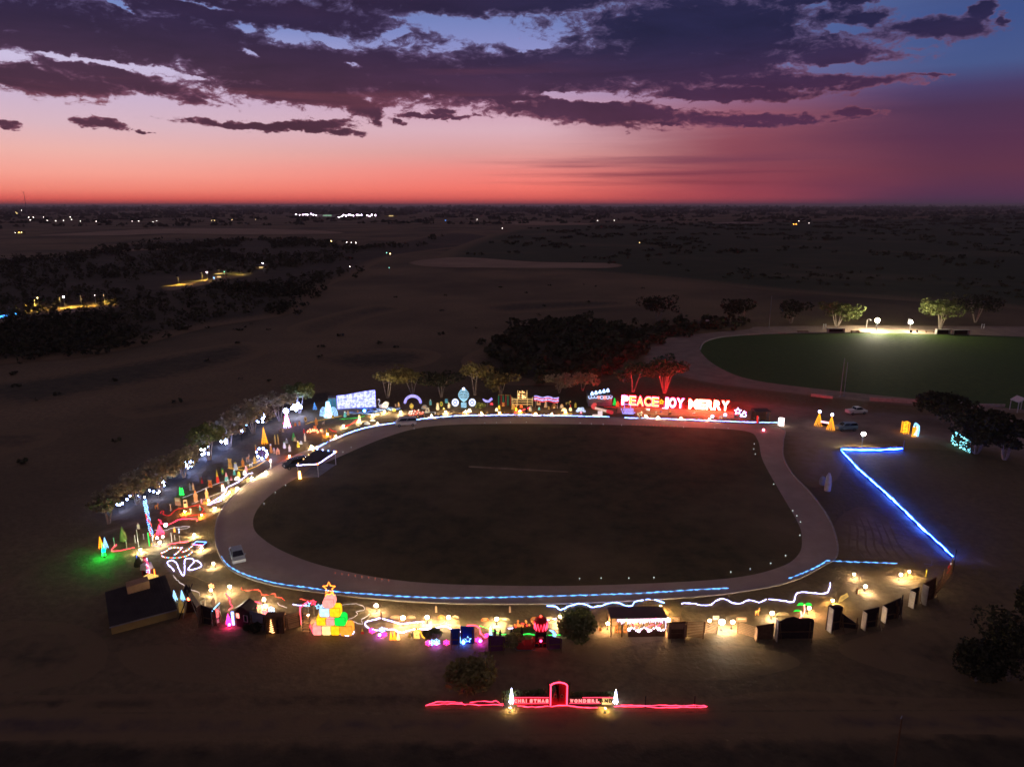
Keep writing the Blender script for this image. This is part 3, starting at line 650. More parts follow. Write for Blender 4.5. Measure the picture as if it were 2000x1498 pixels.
def cutout(px, py, top, wpx, kind, c1, c2, label, name=None, cat='cut-out figure', face=None, lift=0.0, glow=None, group='painted cut-out figures'):
    """Painted plywood figure with real thickness on a rear prop, its head, hat or middle painted in a second colour."""
    P = at(px, py); h = max(.5, ztop(P, top)); w = max(.3, wpx * mpp(P))
    if face is None: face = R(((px * 37) % 40) - 20)
    t = thing(name or {'tree': 'cutout_tree', 'board': 'sign_board', 'deer': 'cutout_deer'}.get(kind, 'cutout_figure'), label, cat, P, face, group)
    z0 = lift * h; hh = h - z0
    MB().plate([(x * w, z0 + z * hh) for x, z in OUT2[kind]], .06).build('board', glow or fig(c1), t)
    band = {'person': (.76, .98, .2), 'snowman': (.84, 1, .22), 'gnome': (.5, 1, .2), 'bear': (.3, .56, .26), 'tree': (0, .12, .12), 'deer': (.4, .55, .2), 'board': (.55, .8, .36), 'house': (0, .4, .16),
            'dome': (.3, .6, .2), 'diamond': (.4, .7, .2), 'candle': (.8, 1, .12), 'bone': (.4, .6, .1), 'ring': (.3, .7, .22)}[kind]
    a, b, q = band
    m = MB()
    if kind == 'gnome': m.plate([(-.31 * w, z0 + .5 * hh), (.31 * w, z0 + .5 * hh), (.02 * w, z0 + hh * 1.01)], .04, y0=-.055)
    elif kind in ('person', 'bear'): m.ball((0, -.04, z0 + hh * (.87 if kind == 'person' else .42)), .17 * w if kind == 'person' else .24 * w, 5, 8, (1, .25, hh * .11 / max(.17 * w, .01) if kind == 'person' else 1))
    else: m.plate([(-q * w, z0 + a * hh), (q * w, z0 + a * hh), (q * w, z0 + b * hh), (-q * w, z0 + b * hh)], .04, y0=-.055)
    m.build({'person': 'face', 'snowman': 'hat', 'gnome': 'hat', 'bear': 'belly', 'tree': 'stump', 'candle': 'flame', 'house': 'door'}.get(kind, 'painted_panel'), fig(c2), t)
    MB().cyl((0, .05, -.15), (0, .05, max(.3, z0 + hh * .6)), .035, n=5).cyl((0, .55, 0), (0, .06, z0 + hh * .5), .025, n=5).build('prop', K['wood'], t)
    return t
def panel(x0, y0, x1, y1, t0, t1, board, label, name='display_wall', cat='display wall', edge=None, edge_side='l', th=.12, wavy=False, group=None, posts=True):
    """Upright board between two ground pixels, tops at rows t0 and t1, with timber posts behind and an optional pale end board."""
    A = at(x0, y0); B = at(x1, y1); h0 = ztop(A, t0); h1 = ztop(B, t1); d = B - A; L = d.length; rz = math.atan2(d.y, d.x)
    t = thing(name, label, cat, A, rz, group)
    top = [(L, h1), (0, h0)]
    if wavy: top = [(L, h1 * .8), (L * .97, h1 * .93), (L * .85, h1), (L * .6, h1 * .97), (L * .45, (h0 + h1) * .53), (L * .25, h0 * .98), (L * .12, h0 * .84), (0, h0 * .82)]
    MB().plate([(0, 0), (L, 0)] + top, th).build('board', K[board], t)
    if posts:
        for k in range(2 if L < 5 else 3):
            x = L * (.1 + .8 * k / (1 if L < 5 else 2)); MB().box((x, -th / 2 - .055, h0 * .40), (.1, .1, h0 * .78)).build('post', K['wood'], t); MB().cyl((x, -th / 2 - .11, h0 * .7), (x, -th / 2 - .9, .0), .035, n=4).build('brace', K['wood'], t)
        MB().box((L / 2, -th / 2 - .03, h0 * .34), (L * .96, .05, .1)).build('rail', K['wood'], t)
    if edge:
        x = -.01 if edge_side == 'l' else L + .01; hh = (h0 if edge_side == 'l' else h1)
        MB().box((x, -.35, hh * .5), (.08, .75, hh * .98)).build('end_board', K[edge], t)
    return t

# ---------------------------------------------------------------- rope lights
rope([(433, 1087), (440, 1098), (455, 1110), (480, 1122), (520, 1134), (560, 1142), (600, 1147), (650, 1154), (720, 1160), (800, 1165), (860, 1167), (930, 1167), (1020, 1165), (1140, 1162), (1250, 1158), (1330, 1153), (1424, 1148)], 'teal',
     'long dashed teal fairy light line along the near edge of the track', r=.085, dash=(.55, .3), group='fairy light lines round the track')
rope([(1541, 1129), (1570, 1118), (1595, 1107), (1614, 1095)], 'teal', 'short teal fairy light line climbing to the bend at the right end of the track', r=.085, dash=(.55, .3), smooth_n=2, group='fairy light lines round the track')
rope([(1615, 1095), (1660, 1097), (1700, 1098), (1752, 1100)], 'teal', 'straight teal fairy light line running right from the track bend', r=.085, dash=(.55, .3), smooth_n=2, group='fairy light lines round the track')
rope([(617, 876), (640, 863), (680, 846), (720, 834), (771, 826)], 'wb', 'blue white rope light on the track edge left of the far parked van', r=.085, group='fairy light lines round the track')
rope([(811, 820), (850, 815), (910, 811.5), (1000, 810.5), (1060, 811), (1130, 812.5), (1190, 814)], 'wb', 'long blue white rope light along the far side of the track', r=.085, group='fairy light lines round the track', dash=(9, .5))
rope([(1220, 816), (1300, 818), (1400, 822), (1470, 824.5), (1518, 825)], 'wb', 'white rope light on the track edge below the word MERRY', r=.085, group='fairy light lines round the track')
rope([(1068, 1183), (1085, 1184), (1092, 1189), (1098, 1190), (1110, 1184), (1130, 1179), (1148, 1181), (1157, 1186), (1180, 1181), (1203, 1176), (1222, 1183), (1235, 1182), (1240, 1175), (1255, 1172), (1277, 1170), (1285, 1173), (1298, 1177)], 'wb',
     'wavy blue white rope light left of the gap behind the market stall')
rope([(1331, 1178), (1350, 1178), (1383, 1182), (1400, 1172), (1415, 1169), (1432, 1177), (1447, 1178), (1462, 1171), (1483, 1176), (1497, 1170)], 'w', 'wavy violet white rope light behind the brightest floodlight')
rope([(1501, 1170), (1530, 1173), (1545, 1176), (1552, 1172), (1553, 1165), (1562, 1156), (1600, 1159), (1615, 1157), (1620, 1150), (1622, 1138)], 'w', 'violet white rope light ending in an upturned hook at the right')
rope([(340, 1115), (335, 1108), (327, 1102), (328, 1096), (337, 1094), (345, 1100), (350, 1112), (355, 1122), (360, 1122), (361, 1108), (361, 1093), (370, 1090), (376, 1092), (378, 1098), (370, 1107), (369, 1113), (393, 1107), (390, 1098), (382, 1094)], 'w',
     'white rope light drawn as a looping butterfly like outline on the ground')
rope([(338, 1122), (345, 1132), (355, 1140), (370, 1150), (388, 1156), (389, 1163)], 'palewhite', 'pale pinkish rope light running down to the nativity hut', r=.05)
rope([(365, 1122), (380, 1126), (405, 1137), (430, 1139)], 'brown', 'dull gold rope light right of the looping outline', r=.04)
rope([(471, 1148), (475, 1153), (505, 1152), (512, 1161), (525, 1162), (536, 1159), (540, 1166), (550, 1167), (556, 1173)], 'dotred', 'dotted red zigzag rope light just inside the track at lower left', r=.06, dash=(.7, .35))
rope([(586, 1170), (600, 1172), (614, 1173)], 'dotred', 'short dotted red rope light left of the present stack', r=.06, dash=(.7, .35))
rope([(473, 1182), (478, 1175), (492, 1174), (508, 1178), (508, 1183), (489, 1196), (490, 1203)], 'pinkred', 'pink red rope light looped over the dark timber hut')
rope([(442, 1158), (449, 1170), (449, 1178), (455, 1184), (447, 1191)], 'pinkred', 'short crooked red rope light left of the dark timber hut')
rope([(543, 1176), (544, 1181), (552, 1184), (561, 1186)], 'palewhite', 'small pale hook of rope light right of the dotted zigzag', r=.06)
rope([(573, 1180), (585, 1182), (598, 1182)], 'w', 'short straight white rope light left of the stars by the presents', r=.06)
rope([(668, 1181), (690, 1179), (705, 1181), (712, 1186), (710, 1191), (695, 1194), (699, 1199), (692, 1205), (680, 1209)], 'palewhite', 'thin white squiggle of rope light right of the upper presents', r=.045)
rope([(690, 1213), (705, 1219), (709, 1216), (706, 1209), (718, 1203), (722, 1198)], 'palewhite', 'thin white squiggle of rope light right of the green present', r=.045)
rope([(665, 1238), (674, 1241), (687, 1240), (692, 1233)], 'w', 'white rope light curled round the foot of the orange present', r=.07)
rope([(720, 1226), (713, 1220), (716, 1213), (727, 1211), (744, 1207), (758, 1211), (780, 1217), (797, 1217), (815, 1214), (828, 1214)], 'w', 'upper white rope light of the pond outline right of the presents', r=.065)
rope([(725, 1228), (738, 1231), (752, 1227), (758, 1230), (771, 1229), (776, 1233), (785, 1235), (800, 1230), (815, 1228), (838, 1228), (868, 1223), (881, 1228)], 'w', 'lower white rope light passing behind the golden cones', r=.065)
rope([(884, 1232), (898, 1234), (905, 1231), (917, 1238)], 'w', 'short white rope light over the blue backdrop', r=.06, z=1.2)
rope([(845, 1220), (858, 1219), (870, 1214)], 'pinkred', 'dull red rope light left of the second white floodlight', r=.04)
rope([(875, 1220), (888, 1222), (898, 1222)], 'pinkred', 'dull red rope light touching the blue backdrop', r=.04)
rope([(913, 1222), (925, 1221), (936, 1226), (940, 1238), (949, 1246)], 'pinkred', 'thick red arc of rope light above the blue backdrop', r=.13, z=.6)
rope([(937, 1222), (960, 1230), (975, 1237), (1005, 1240), (1030, 1238), (1060, 1241), (1095, 1239)], 'green', 'thin green fairy light line behind the purple curtain', r=.03)
rope([(993, 1227), (1008, 1225), (1016, 1221), (1036, 1222)], 'w', 'white rope light left of the red crowned wagon', r=.06)
rope([(1066, 1212), (1075, 1210), (1086, 1208)], 'w', 'white rope light right of the red crowned wagon', r=.06)
rope([(1231, 1217), (1240, 1223), (1249, 1226)], 'pinkred', 'short red rope light inside the market stall', r=.06, z=.9)
rope([(1254, 1227), (1265, 1225), (1272, 1219), (1283, 1222), (1291, 1219), (1290, 1212), (1275, 1204), (1266, 1201), (1257, 1201), (1254, 1206)], 'pinkred', 'looping red rope light hung over the market stall', r=.06, z=1.1)
rope([(1202, 1205), (1207, 1201), (1216, 1200), (1221, 1203), (1224, 1208)], 'green', 'small green arch of fairy lights behind the market stall', r=.045, z=.9)
rope([(228, 1064), (218, 1073), (221, 1077), (250, 1072), (262, 1069)], 'pinkred', 'red rope light bent like a tick beside the green light cone', r=.06)
rope([(310, 1015), (316, 1018), (313, 1021), (327, 1025), (342, 1018), (350, 1014), (383, 1013), (385, 1017)], 'pinkred', 'bright red wavy rope light right of the tall light mast', r=.08)
rope([(302, 1035), (320, 1036), (340, 1030), (370, 1028), (362, 1032), (350, 1034)], 'palewhite', 'thin pale rope light beneath the bright red wavy one', r=.05)
rope([(326, 1064), (345, 1060), (368, 1057)], 'pinkred', 'straight red rope light left of the small dark trailer frame', r=.07)
rope([(300, 1065), (306, 1066), (313, 1066)], 'pinkred', 'stub of red rope light under the white floodlight cluster', r=.06)
rope([(302, 1044), (298, 1055), (296, 1066)], 'orange', 'orange rope light standing left of the white floodlight cluster', r=.06)
rope([(385, 990), (392, 988), (398, 995), (393, 1000)], 'dimred', 'dim red curl of rope light beside the pale bone shaped figure', r=.06)
rope([(335, 1003), (345, 995), (370, 990), (390, 985)], 'dimred', 'dim red rope light running behind the signboard on a post', r=.06)
rope([(355, 1010), (380, 1006), (402, 1002)], 'dimred', 'dim red straight rope light above the bright red wavy one', r=.06)
rope([(313, 1003), (316, 998), (321, 998), (318, 1004), (330, 1007), (336, 1002)], 'dimred', 'dim red scribble of rope light left of the orange lit patch', r=.06)
rope([(357, 972), (385, 961), (410, 950), (432, 942), (450, 937)], 'palewhite', 'pale rope light sloping up behind the tall gnome', r=.05)
rope([(375, 984), (395, 976), (420, 966), (440, 958)], 'palewhite', 'thin pale rope light between the two figure rows', r=.04)
rope([(494, 924), (485, 925), (470, 938), (450, 949), (443, 953), (441, 960), (430, 970), (405, 986), (420, 981), (432, 978), (430, 975), (440, 969), (449, 961)], 'w', 'bright blue white zigzag rope light beside the left bend of the track', r=.07, smooth_n=2)
rope([(445, 914), (460, 916), (480, 918), (500, 911), (518, 900)], 'yellow', 'front yellow rope light under the golden figures', r=.05)
rope([(462, 913), (478, 910), (492, 906), (508, 899)], 'yellow', 'rear yellow rope light behind the golden figures', r=.05)
rope([(596, 829), (610, 824), (640, 818), (668, 812)], 'yellow', 'faint yellow rope light below the white fountain', r=.035)
rope([(672, 833), (685, 829), (697, 820)], 'dimred', 'bold dim red rope light right of the white fountain', r=.12)
rope([(643, 837), (650, 842), (657, 843)], 'dimred', 'small dim red rope light above the orange lit patch', r=.10)
rope([(663, 819), (690, 817), (712, 813)], 'green', 'thin green fairy light line below the bright light wall', r=.025)
rope([(1005, 806), (1012, 803), (1024, 800), (1034, 796)], 'pinkred', 'short red rope light beside the orange lit patch of the far row', r=.07)
rope([(1180, 795), (1215, 796), (1250, 797), (1290, 799), (1340, 802), (1400, 806)], 'dimred', 'dim red rope light at the foot of the giant words', r=.06)
RC = ['multi_r', 'multi_g', 'multi_b', 'orange']
for k, (pp, lb) in enumerate([([(316, 1085), (322, 1088), (345, 1089), (365, 1085), (376, 1077)], 'lower arc of coloured fairy lights above the butterfly outline'), ([(330, 1071), (342, 1069), (354, 1070)], 'short row of coloured fairy lights under the straight red rope light'),
                              ([(341, 1083), (348, 1078), (356, 1069)], 'slanting coloured fairy lights inside the lower arc'), ([(315, 1080), (324, 1076), (332, 1070)], 'coloured fairy lights at the left end of the lower arc'), ([(356, 1078), (366, 1074), (376, 1066), (384, 1064)], 'coloured fairy lights reaching to the small dark trailer frame')]):
    t = thing('fairy_lights', lb, 'fairy lights', at(*pp[0]), 0, 'coloured fairy lights on the ground'); P0 = at(*pp[0])
    q = smooth([at(*p, .12) - P0 for p in pp], 8); ms = [MB() for _ in RC]
    for i, p in enumerate(q): ms[(i * 7 + k) % 4].ball(p, .075, 3, 5)
    MB().tube(q, .015, 3).build('cable', K['black'], t)
    for c, m in zip(RC, ms):
        if m.v: m.build({'multi_r': 'red_bulbs', 'multi_g': 'green_bulbs', 'multi_b': 'blue_bulbs', 'orange': 'orange_bulbs'}[c], E[c], t)

# ---------------------------------------------------------------- floodlights staked along the near side
for a in [(735, 1182, 'violet floodlight above the white pond outline', 'c', 'V'), (787, 1206, 'large pinkish floodlight above the golden cones', 'c', 'P', 1.2, .32), (834, 1205, 'violet floodlight between the pinkish one and the golden angel', 'c', 'V'),
          (876, 1205, 'white floodlight left of the blue backdrop', 'c', 'W'), (970, 1208, 'white floodlight left of the red crowned wagon', 'c', 'W'), (1095, 1203, 'wide violet floodlight right of the red crowned wagon', 'c', 'V', 1.0, .30),
          (1187, 1217, 'pinkish floodlight at the left end of the market stall', 'c', 'P', .9, .2), (1235, 1196, 'pinkish floodlight behind the market stall', 'c', 'P', 1.3, .28), (1305, 1210, 'pinkish floodlight at the right end of the market stall', 'c', 'P', 1.6, .3),
          (1290, 1184, 'small warm floodlight under the end of the wavy rope light', 'cr', 'Y', .7, .2), (1386, 1211, 'small reddish floodlight left of the brightest floodlight', 'c', 'P', 1.0, .2), (1410, 1214, 'brightest cool white floodlight of the near row', 'c', 'C', 1.2, .42),
          (1431, 1214, 'orange white floodlight right of the brightest one', 'cr', 'P', 1.0, .28), (1508, 1197, 'violet floodlight right of the golden reindeer', 'c', 'V'), (1580, 1187, 'pinkish floodlight right of the lit palm trees', 'cr', 'P', .9, .26),
          (1626, 1172, 'yellow floodlight beside the wire bird', 'r', 'Y', .7, .22), (1690, 1145, 'violet floodlight on the straw between the walls at right', 'c', 'V', .9, .22), (1668, 1121, 'small violet floodlight aimed right across the straw', 'r', 'V', .7, .19),
          (1759, 1122, 'violet floodlight at the top of the straw slope at right', 'cr', 'V', .9, .24), (1776, 1116, 'small yellow floodlight nearest the blue fence end', 'r', 'Y', .7, .18), (417, 1100, 'violet floodlight right of the butterfly outline', 'cl', 'V', .7, .2),
          (412, 1152, 'violet white floodlight under the orange snowflake cluster', 'cl', 'V', .8, .2), (449, 1145, 'violet floodlight just outside the left bend of the track', 'cl', 'V', 1.0, .26), (516, 1170, 'white floodlight in the dotted red zigzag', 'cl', 'V', 1.0, .26),
          (519, 1183, 'violet floodlight above the pink snowflake by the fence', 'cl', 'V', 1.0, .22), (602, 1199, 'small violet floodlight above the slatted steps', 'c', 'P', 1.0, .2),
          (394, 1071, 'violet floodlight under the small dark trailer frame', 'al', 'V', .5, 0.23), (380, 1044, 'yellow white floodlight at the right of the pale posts', 'al', 'W', .5, 0.23), (420, 992, 'cool floodlight at the tip of the white zigzag', 'al', 'W', .5, 0.23),
          (362, 999, 'orange floodlight under the signboard on a post', 'al', 'O', .5, 0.23), (408, 977, 'orange red floodlight beside the candle figure', 'al', 'O', .5, 0.23), (449, 960, 'orange white floodlight inside the white zigzag', 'al', 'Y', .5, 0.22),
          (464, 953, 'white floodlight on the track edge near the zigzag', 'al', 'W', .5, 0.27), (492, 933, 'white floodlight lying at the track edge below the yellow rope light', 'al', 'W', .5, 0.27), (566, 891, 'red floodlight throwing an orange beam beside the dark car', 'al', 'R', .5, 0.27),
          (609, 872, 'white floodlight lighting a broad pale patch above the dark car', 'al', 'W', .5, 0.30), (657, 852, 'yellow floodlight with an amber patch by the track rope light', 'al', 'Y', .5, 0.23), (671, 832, 'yellow white floodlight beside the dim red rope lights', 'al', 'W', .5, 0.24),
          (729, 811, 'amber floodlight below the swan', 'al', 'Y', .5, 0.27), (738, 827, 'white floodlight by the two white cloud shapes', 'al', 'W', .5, 0.23), (752, 804, 'white floodlight just right of the blue foil water', 'al', 'W', .5, 0.27), (783, 805, 'yellow white floodlight under the left foot of the lilac arch', 'al', 'W', .6, 0.27),
          (870, 805, 'white floodlight below the left coach wheel', 'a', 'W', .5, 0.29), (909, 804, 'pinkish floodlight below the coach', 'a', 'P', .5, 0.29), (975, 806, 'yellow white floodlight below the red and green poles', 'a', 'Y', .5, 0.26), (1016, 803, 'amber floodlight by the short red rope light', 'al', 'O', .5, 0.30),
          (1104, 805, 'warm floodlight between the white cloud domes', 'a', 'Y', .5, 0.22), (1262, 813, 'white floodlight below the left end of JOY', 'a', 'W', .5, 0.25), (1285, 815, 'white floodlight on the track edge below JOY', 'a', 'W', .5, 0.25), (1385, 818, 'pinkish floodlight below the middle of MERRY', 'a', 'P', .5, 0.20),
          (800, 815, 'added yellow white floodlight lying before the heap of red balls', 'a', 'W', .5, .24), (842, 812, 'added warm floodlight behind the small dark figures', 'a', 'W', .5, .24), (940, 807, 'added warm floodlight between the coach and the green bush', 'a', 'Y', .5, .22), (1046, 808, 'added warm floodlight below the left end of the striped banner', 'a', 'Y', .5, .24), (1078, 808, 'added warm floodlight below the right end of the striped banner', 'a', 'W', .5, .22),  # this row and the next: floods added to brighten the dim figures
          (1330, 816, 'added warm floodlight below the gap between JOY and MERRY', 'a', 'W', .5, .2), (702, 822, 'added yellow white floodlight beside the cream snowman below the light wall', 'al', 'W', .5, .22), (640, 848, 'added amber floodlight by the tan mound near the flower bed', 'al', 'O', .5, .22), (520, 922, 'added warm floodlight at the foot of the bollard lamp', 'al', 'W', .5, .24), (436, 968, 'added warm floodlight at the lower edge of the zigzag', 'al', 'W', .5, .22), (395, 1005, 'added orange floodlight right of the signboard on a post', 'al', 'O', .5, .2),
          (273, 1074, 'white floodlight throwing long shadows from the pale posts', 'a', 'W', .5, .24), (307, 1050, 'left lamp of the white floodlight cluster by the red light tree', 'c', 'C', 1.0, .2), (318, 1048, 'right lamp of the white floodlight cluster by the red light tree', 'c', 'C', 1.0, .2),
          (312, 1059, 'lowest lamp of the white floodlight cluster by the red light tree', 'c', 'C', .8, .22), (996, 1382, 'yellow floodlight left of the gate lettering', 'a', 'Y', .4, .09), (1182, 1383, 'yellow floodlight right of the gate lettering', 'a', 'Y', .4, .09)]:
    flood(*a)

# ---------------------------------------------------------------- red gate on the road
def lp(P, rz):
    return Matrix.Translation(P) @ Matrix.Rotation(rz, 4, 'Z')
A, B = at(1075, 1376), at(1107, 1376); gw = (B - A).length; gh = ztop(A, 1331)
g = thing('arched_gate', 'tall arched double door outlined in red rope light in the roadside gate', 'gate', (A + B) / 2)
arch = [(-gw / 2, .05), (-gw / 2, gh * .82)] + [(gw / 2 * -math.cos(k * math.pi / 8), gh * .84 + gh * .16 * math.sin(k * math.pi / 8)) for k in range(9)] + [(gw / 2, gh * .82), (gw / 2, .05)]
MB().tube([(x, -.12, z) for x, z in smooth([(a, b, 0) for a, b in arch], 2) and [(p.x, p.y) for p in smooth([(a, b, 0) for a, b in arch], 2)]], .07, 5).build('arch_light', E['pinkred'], g)
MB().tube([(-gw / 2 - .22, -.1, .5), (-gw / 2 - .22, -.1, gh * .9), (-gw / 2 - .05, -.1, gh * .92)], .06, 4).tube([(gw / 2 + .2, -.1, gh * .45), (gw / 2 + .2, -.1, gh * .78)], .06, 4).build('side_light', E['pinkred'], g)
for s in (-1, 1):
    d = MB().plate([(0 if s > 0 else -gw / 2, .05), (gw / 2 if s > 0 else 0, .05), (gw / 2 if s > 0 else 0, gh * .80), (gw * .25 * s, gh * .93), (0, gh * .98)][::1], .07).build('door', K['red'], g)
    m = MB(); c = (s * gw * .2, -.06, gh * .4)
    m.tube([(c[0] + .14 * math.cos(k * .7854), c[1], c[2] + .2 * math.sin(k * .7854)) for k in range(8)], .04, 4, True); m.build('wreath', K['tan'], d)
MB().ball((0, 0, gh + .16), .14, 5, 8).cyl((0, 0, gh * .99), (0, 0, gh + .05), .04).build('finial', K['tan'], g)
for px in (1071, 1111):
    P = at(px, 1377); tag(MB().box((0, 0, 1.3), (.22, .22, 2.7)).box((0, 0, 2.7), (.3, .3, .1)).build('gate_post', K['wood'], None, loc=P), ('timber gate post left of the arched door' if px < 1090 else 'timber gate post right of the arched door'), 'post', 'gate posts')
def text_mesh(body, size, depth, matl, name, parent, loc, bold=.02, rz=0.0, fit=None, res=3):
    c = bpy.data.curves.new(name, 'FONT'); c.body = body; c.size = size; c.extrude = depth / 2; c.offset = bold; c.align_x = 'LEFT'; c.resolution_u = res
    o = bpy.data.objects.new(name, c); COL.objects.link(o)
    dg = bpy.context.evaluated_depsgraph_get(); me = bpy.data.meshes.new_from_object(o.evaluated_get(dg)); bpy.data.objects.remove(o)
    me.transform(Matrix.Rotation(R(90), 4, 'X'))
    xs = [v.co.x for v in me.vertices]
    if fit: k = fit / (max(xs) - min(xs)); me.transform(Matrix.Translation((-min(xs) * k, 0, 0)) @ Matrix.Diagonal((k, 1, 1, 1)))
    me.materials.clear(); me.materials.append(matl)
    q = bpy.data.objects.new(name, me); COL.objects.link(q); q.parent = parent; q.location = loc; q.rotation_euler = (0, 0, rz); return q
E['gate_edge'] = emis('edge_red_glow', (1.0, .04, .09), 3.0); E['gate_letter'] = emis('letter_red_glow', (1.0, .20, .20), 2.2)
for (x0, x1, word, side) in [(1003, 1072, 'CHRISTMAS', 'left'), (1112, 1196, 'WONDERLAND', 'right')]:
    A, B = at(x0, 1378), at(x1, 1378); L = (B - A).length; zt, zb = ztop(A, 1361), ztop(A, 1372)
    t = thing('letter_board', 'low board lettered %s on the %s of the arched gate' % (word, side), 'sign', A, 0, 'lettered gate boards')
    MB().box((L / 2, .06, zt * .55), (L, .08, zt * .9)).build('board', K['red'] if side == 'left' else K['darkboard'], t)
    if side == 'right': MB().box((L * .88, .0, zt * .56), (L * .25, .05, zt * .84)).build('pale_end_panel', K['pale'], t)
    MB().tube([(0, -.06, zt), (L * (.5 if side == 'left' else .3) , -.06, zt + .02), (L, -.06, zt)] if side == 'left' else [(L * .3, -.06, zt), (L * .7, -.06, zt + .02), (L, -.06, zt)], .035, 4).tube([(0, -.06, zb), (L * .4, -.06, zb - .03), (L if side == 'left' else L * .72, -.06, zb)], .03, 4).build('edge_light', E['gate_edge'], t)
    n = len(word)
    for i, ch in enumerate(word):
        dark = side == 'right' and i >= 7
        cw = L / n * .78
        text_mesh(ch, zt * .48, .06, K['darkboard'] if dark else E['gate_letter'], 'letter', t, (L * (i + .12) / n, -.06, zt * .46), .03, fit=cw if ch != 'I' else cw * .3)
for pts, lb in [([(984, 1373), (955, 1372), (940, 1372), (900, 1371), (880, 1370), (850, 1371), (832, 1373)], 'lower red rope light left of the gate'), ([(832, 1373), (845, 1369), (858, 1366), (880, 1366), (903, 1367)], 'upper red rope light at the far left of the gate fence'),
                ([(918, 1367), (935, 1366), (950, 1366), (955, 1364), (960, 1367), (967, 1363), (975, 1369), (984, 1370)], 'upper red rope light with small peaks left of the gate')]:
    rope([(x, y + 4) for x, y in pts], 'pinkred', lb, r=.045, z=.25, group='red rope lights on the gate fence', smooth_n=2)
rope([(1011, 1378), (1040, 1380), (1075, 1379), (1110, 1377), (1140, 1381), (1168, 1382)], 'pinkred', 'red rope light on the ground in front of the gate boards', r=.06, z=.1, group='red rope lights on the gate fence')
rope([(1200, 1379), (1240, 1379), (1300, 1381), (1350, 1381), (1375, 1381), (1381, 1379)], 'pinkred', 'lower red rope light right of the gate', r=.05, z=.15, group='red rope lights on the gate fence')
rope([(1212, 1376), (1260, 1378), (1300, 1377), (1350, 1378), (1376, 1377), (1381, 1379)], 'pinkred', 'upper red rope light right of the gate', r=.05, z=.5, group='red rope lights on the gate fence')
for px in (984, 1260, 1356):
    P = at(px, 1381); tag(MB().cyl((0, 0, -.1), (0, 0, ztop(P, 1359)), .05, n=6).build('fence_post', K['black'], None, loc=P), {984: 'dark fence post left of the lit hedge', 1260: 'dark fence post nearer the gate on the right', 1356: 'dark fence post at the right end of the red rope lights'}[px], 'post', 'dark fence posts at the road')
for px, top, col, lb in [(999, 1343, 'whitebulb', 'slim white light tree left of the gate lettering'), (1202, 1346, 'whitebulb', 'slim white light tree right of the gate lettering')]:
    lighttree(px, 1373, top, 9, 'whitebulb', lb, strands=6, rings=6, r=.045, group='light trees at the gate')
for x0, x1, tp, lb in [(985, 1072, 1348, 'leafy hedge lit from below left of the arched gate'), (1112, 1200, 1352, 'leafy hedge lit from below right of the arched gate')]:
    A, B = at(x0, 1368), at(x1, 1368); t = thing('hedge', lb, 'hedge', A); m = MB(); st = MB(); rg = random.Random(x0); h = ztop(A, tp)
    for k in range(16):
        x = (B - A).length * (k + .5) / 16; leafcloud(m, (x, 0, h * .55), .55, 60, .13, rg, h / 1.25); st.cyl((x, 0, -.1), (x, 0, h * .6), .03, n=4)
    st.build('stem', BARK, t); m.build('foliage', LEAF['green'], t)

# ---------------------------------------------------------------- stack of glowing presents
E['pr_pink'] = emis('present_pink', (1.0, .30, .26), 1.7, .15, 2.2); E['pr_blue'] = emis('present_ice', (.48, .72, 1.0), 1.7, .15, 2.2); E['pr_yellow'] = emis('present_yellow', (1.0, .48, .01), 1.8, .15, 2.2)
E['pr_green'] = emis('present_green', (.01, .72, .06), 1.5, .15, 2.2); E['pr_cream'] = emis('present_cream', (1.0, .74, .28), 1.7, .15, 2.2); E['pr_orange'] = emis('present_orange', (1.0, .34, .035), 1.4, .15, 2.2)
base = at(650, 1237); u = mpp(base)
def present(cx, y0, y1, w, col, label, dy=0.0, round_=.18):
    P = at(cx, 1237); x = P.x; zb = max(0, ztop(base, y0)); zt = ztop(base, y1); s = w * u; h = zt - zb
    t = thing('present_box', label, 'present box', Vector((x, base.y + dy, zb)), 0, 'glowing present boxes in the stack')
    r = round_ * s; c = [(-s / 2 + r, 0), (s / 2 - r, 0), (s / 2, r * .7), (s / 2, h - r), (s / 2 - r, h), (-s / 2 + r, h), (-s / 2, h - r), (-s / 2, r * .7)]
    MB().plate(c, s * .9).build('box', E[col], t)
    m = MB()
    for k in (-1, 1):
        m.cyl((k * s * .5, -s * .46, 0), (k * s * .5, -s * .46, h), .022, n=4)
    for z in (.01, h - .01): m.cyl((-s * .5, -s * .46, z), (s * .5, -s * .46, z), .018, n=4)
    n = 9
    for k in range(1, n):
        m.cyl((-s / 2 + s * k / n, -s * .452, .02), (-s / 2 + s * k / n, -s * .452, h - .02), .004, n=3)
    m.build('wire_frame', K['black'], t)
    return t
present(622, 1236, 1217, 17, 'pr_pink', 'pink present box at the left end of the bottom row'); present(640, 1236, 1218, 17, 'pr_cream', 'cream present box second in the bottom row')
present(657, 1236, 1218, 17, 'pr_yellow', 'yellow present box third in the bottom row'); present(679, 1236, 1217, 23, 'pr_orange', 'wide orange present box at the right end of the bottom row')
present(631, 1217, 1201, 18, 'pr_yellow', 'yellow present box at the left of the second row'); present(649, 1217, 1204, 17, 'pr_pink', 'salmon present box in the middle of the second row'); present(668, 1217, 1200, 21, 'pr_green', 'green present box of the stack')
present(639, 1200, 1182, 19, 'pr_blue', 'pale blue present box of the stack'); present(659, 1200, 1182, 20, 'pr_yellow', 'yellow present box beside the pale blue one'); present(648, 1182, 1165, 22, 'pr_pink', 'pink present box on top of the stack', round_=.26)
zb = ztop(base, 1164); t = thing('star_topper', 'orange outlined star standing on top of the present stack', 'star', Vector((at(649, 1237).x, base.y, zb)))
zc = ztop(base, 1148) - zb; s = 12.5 * u
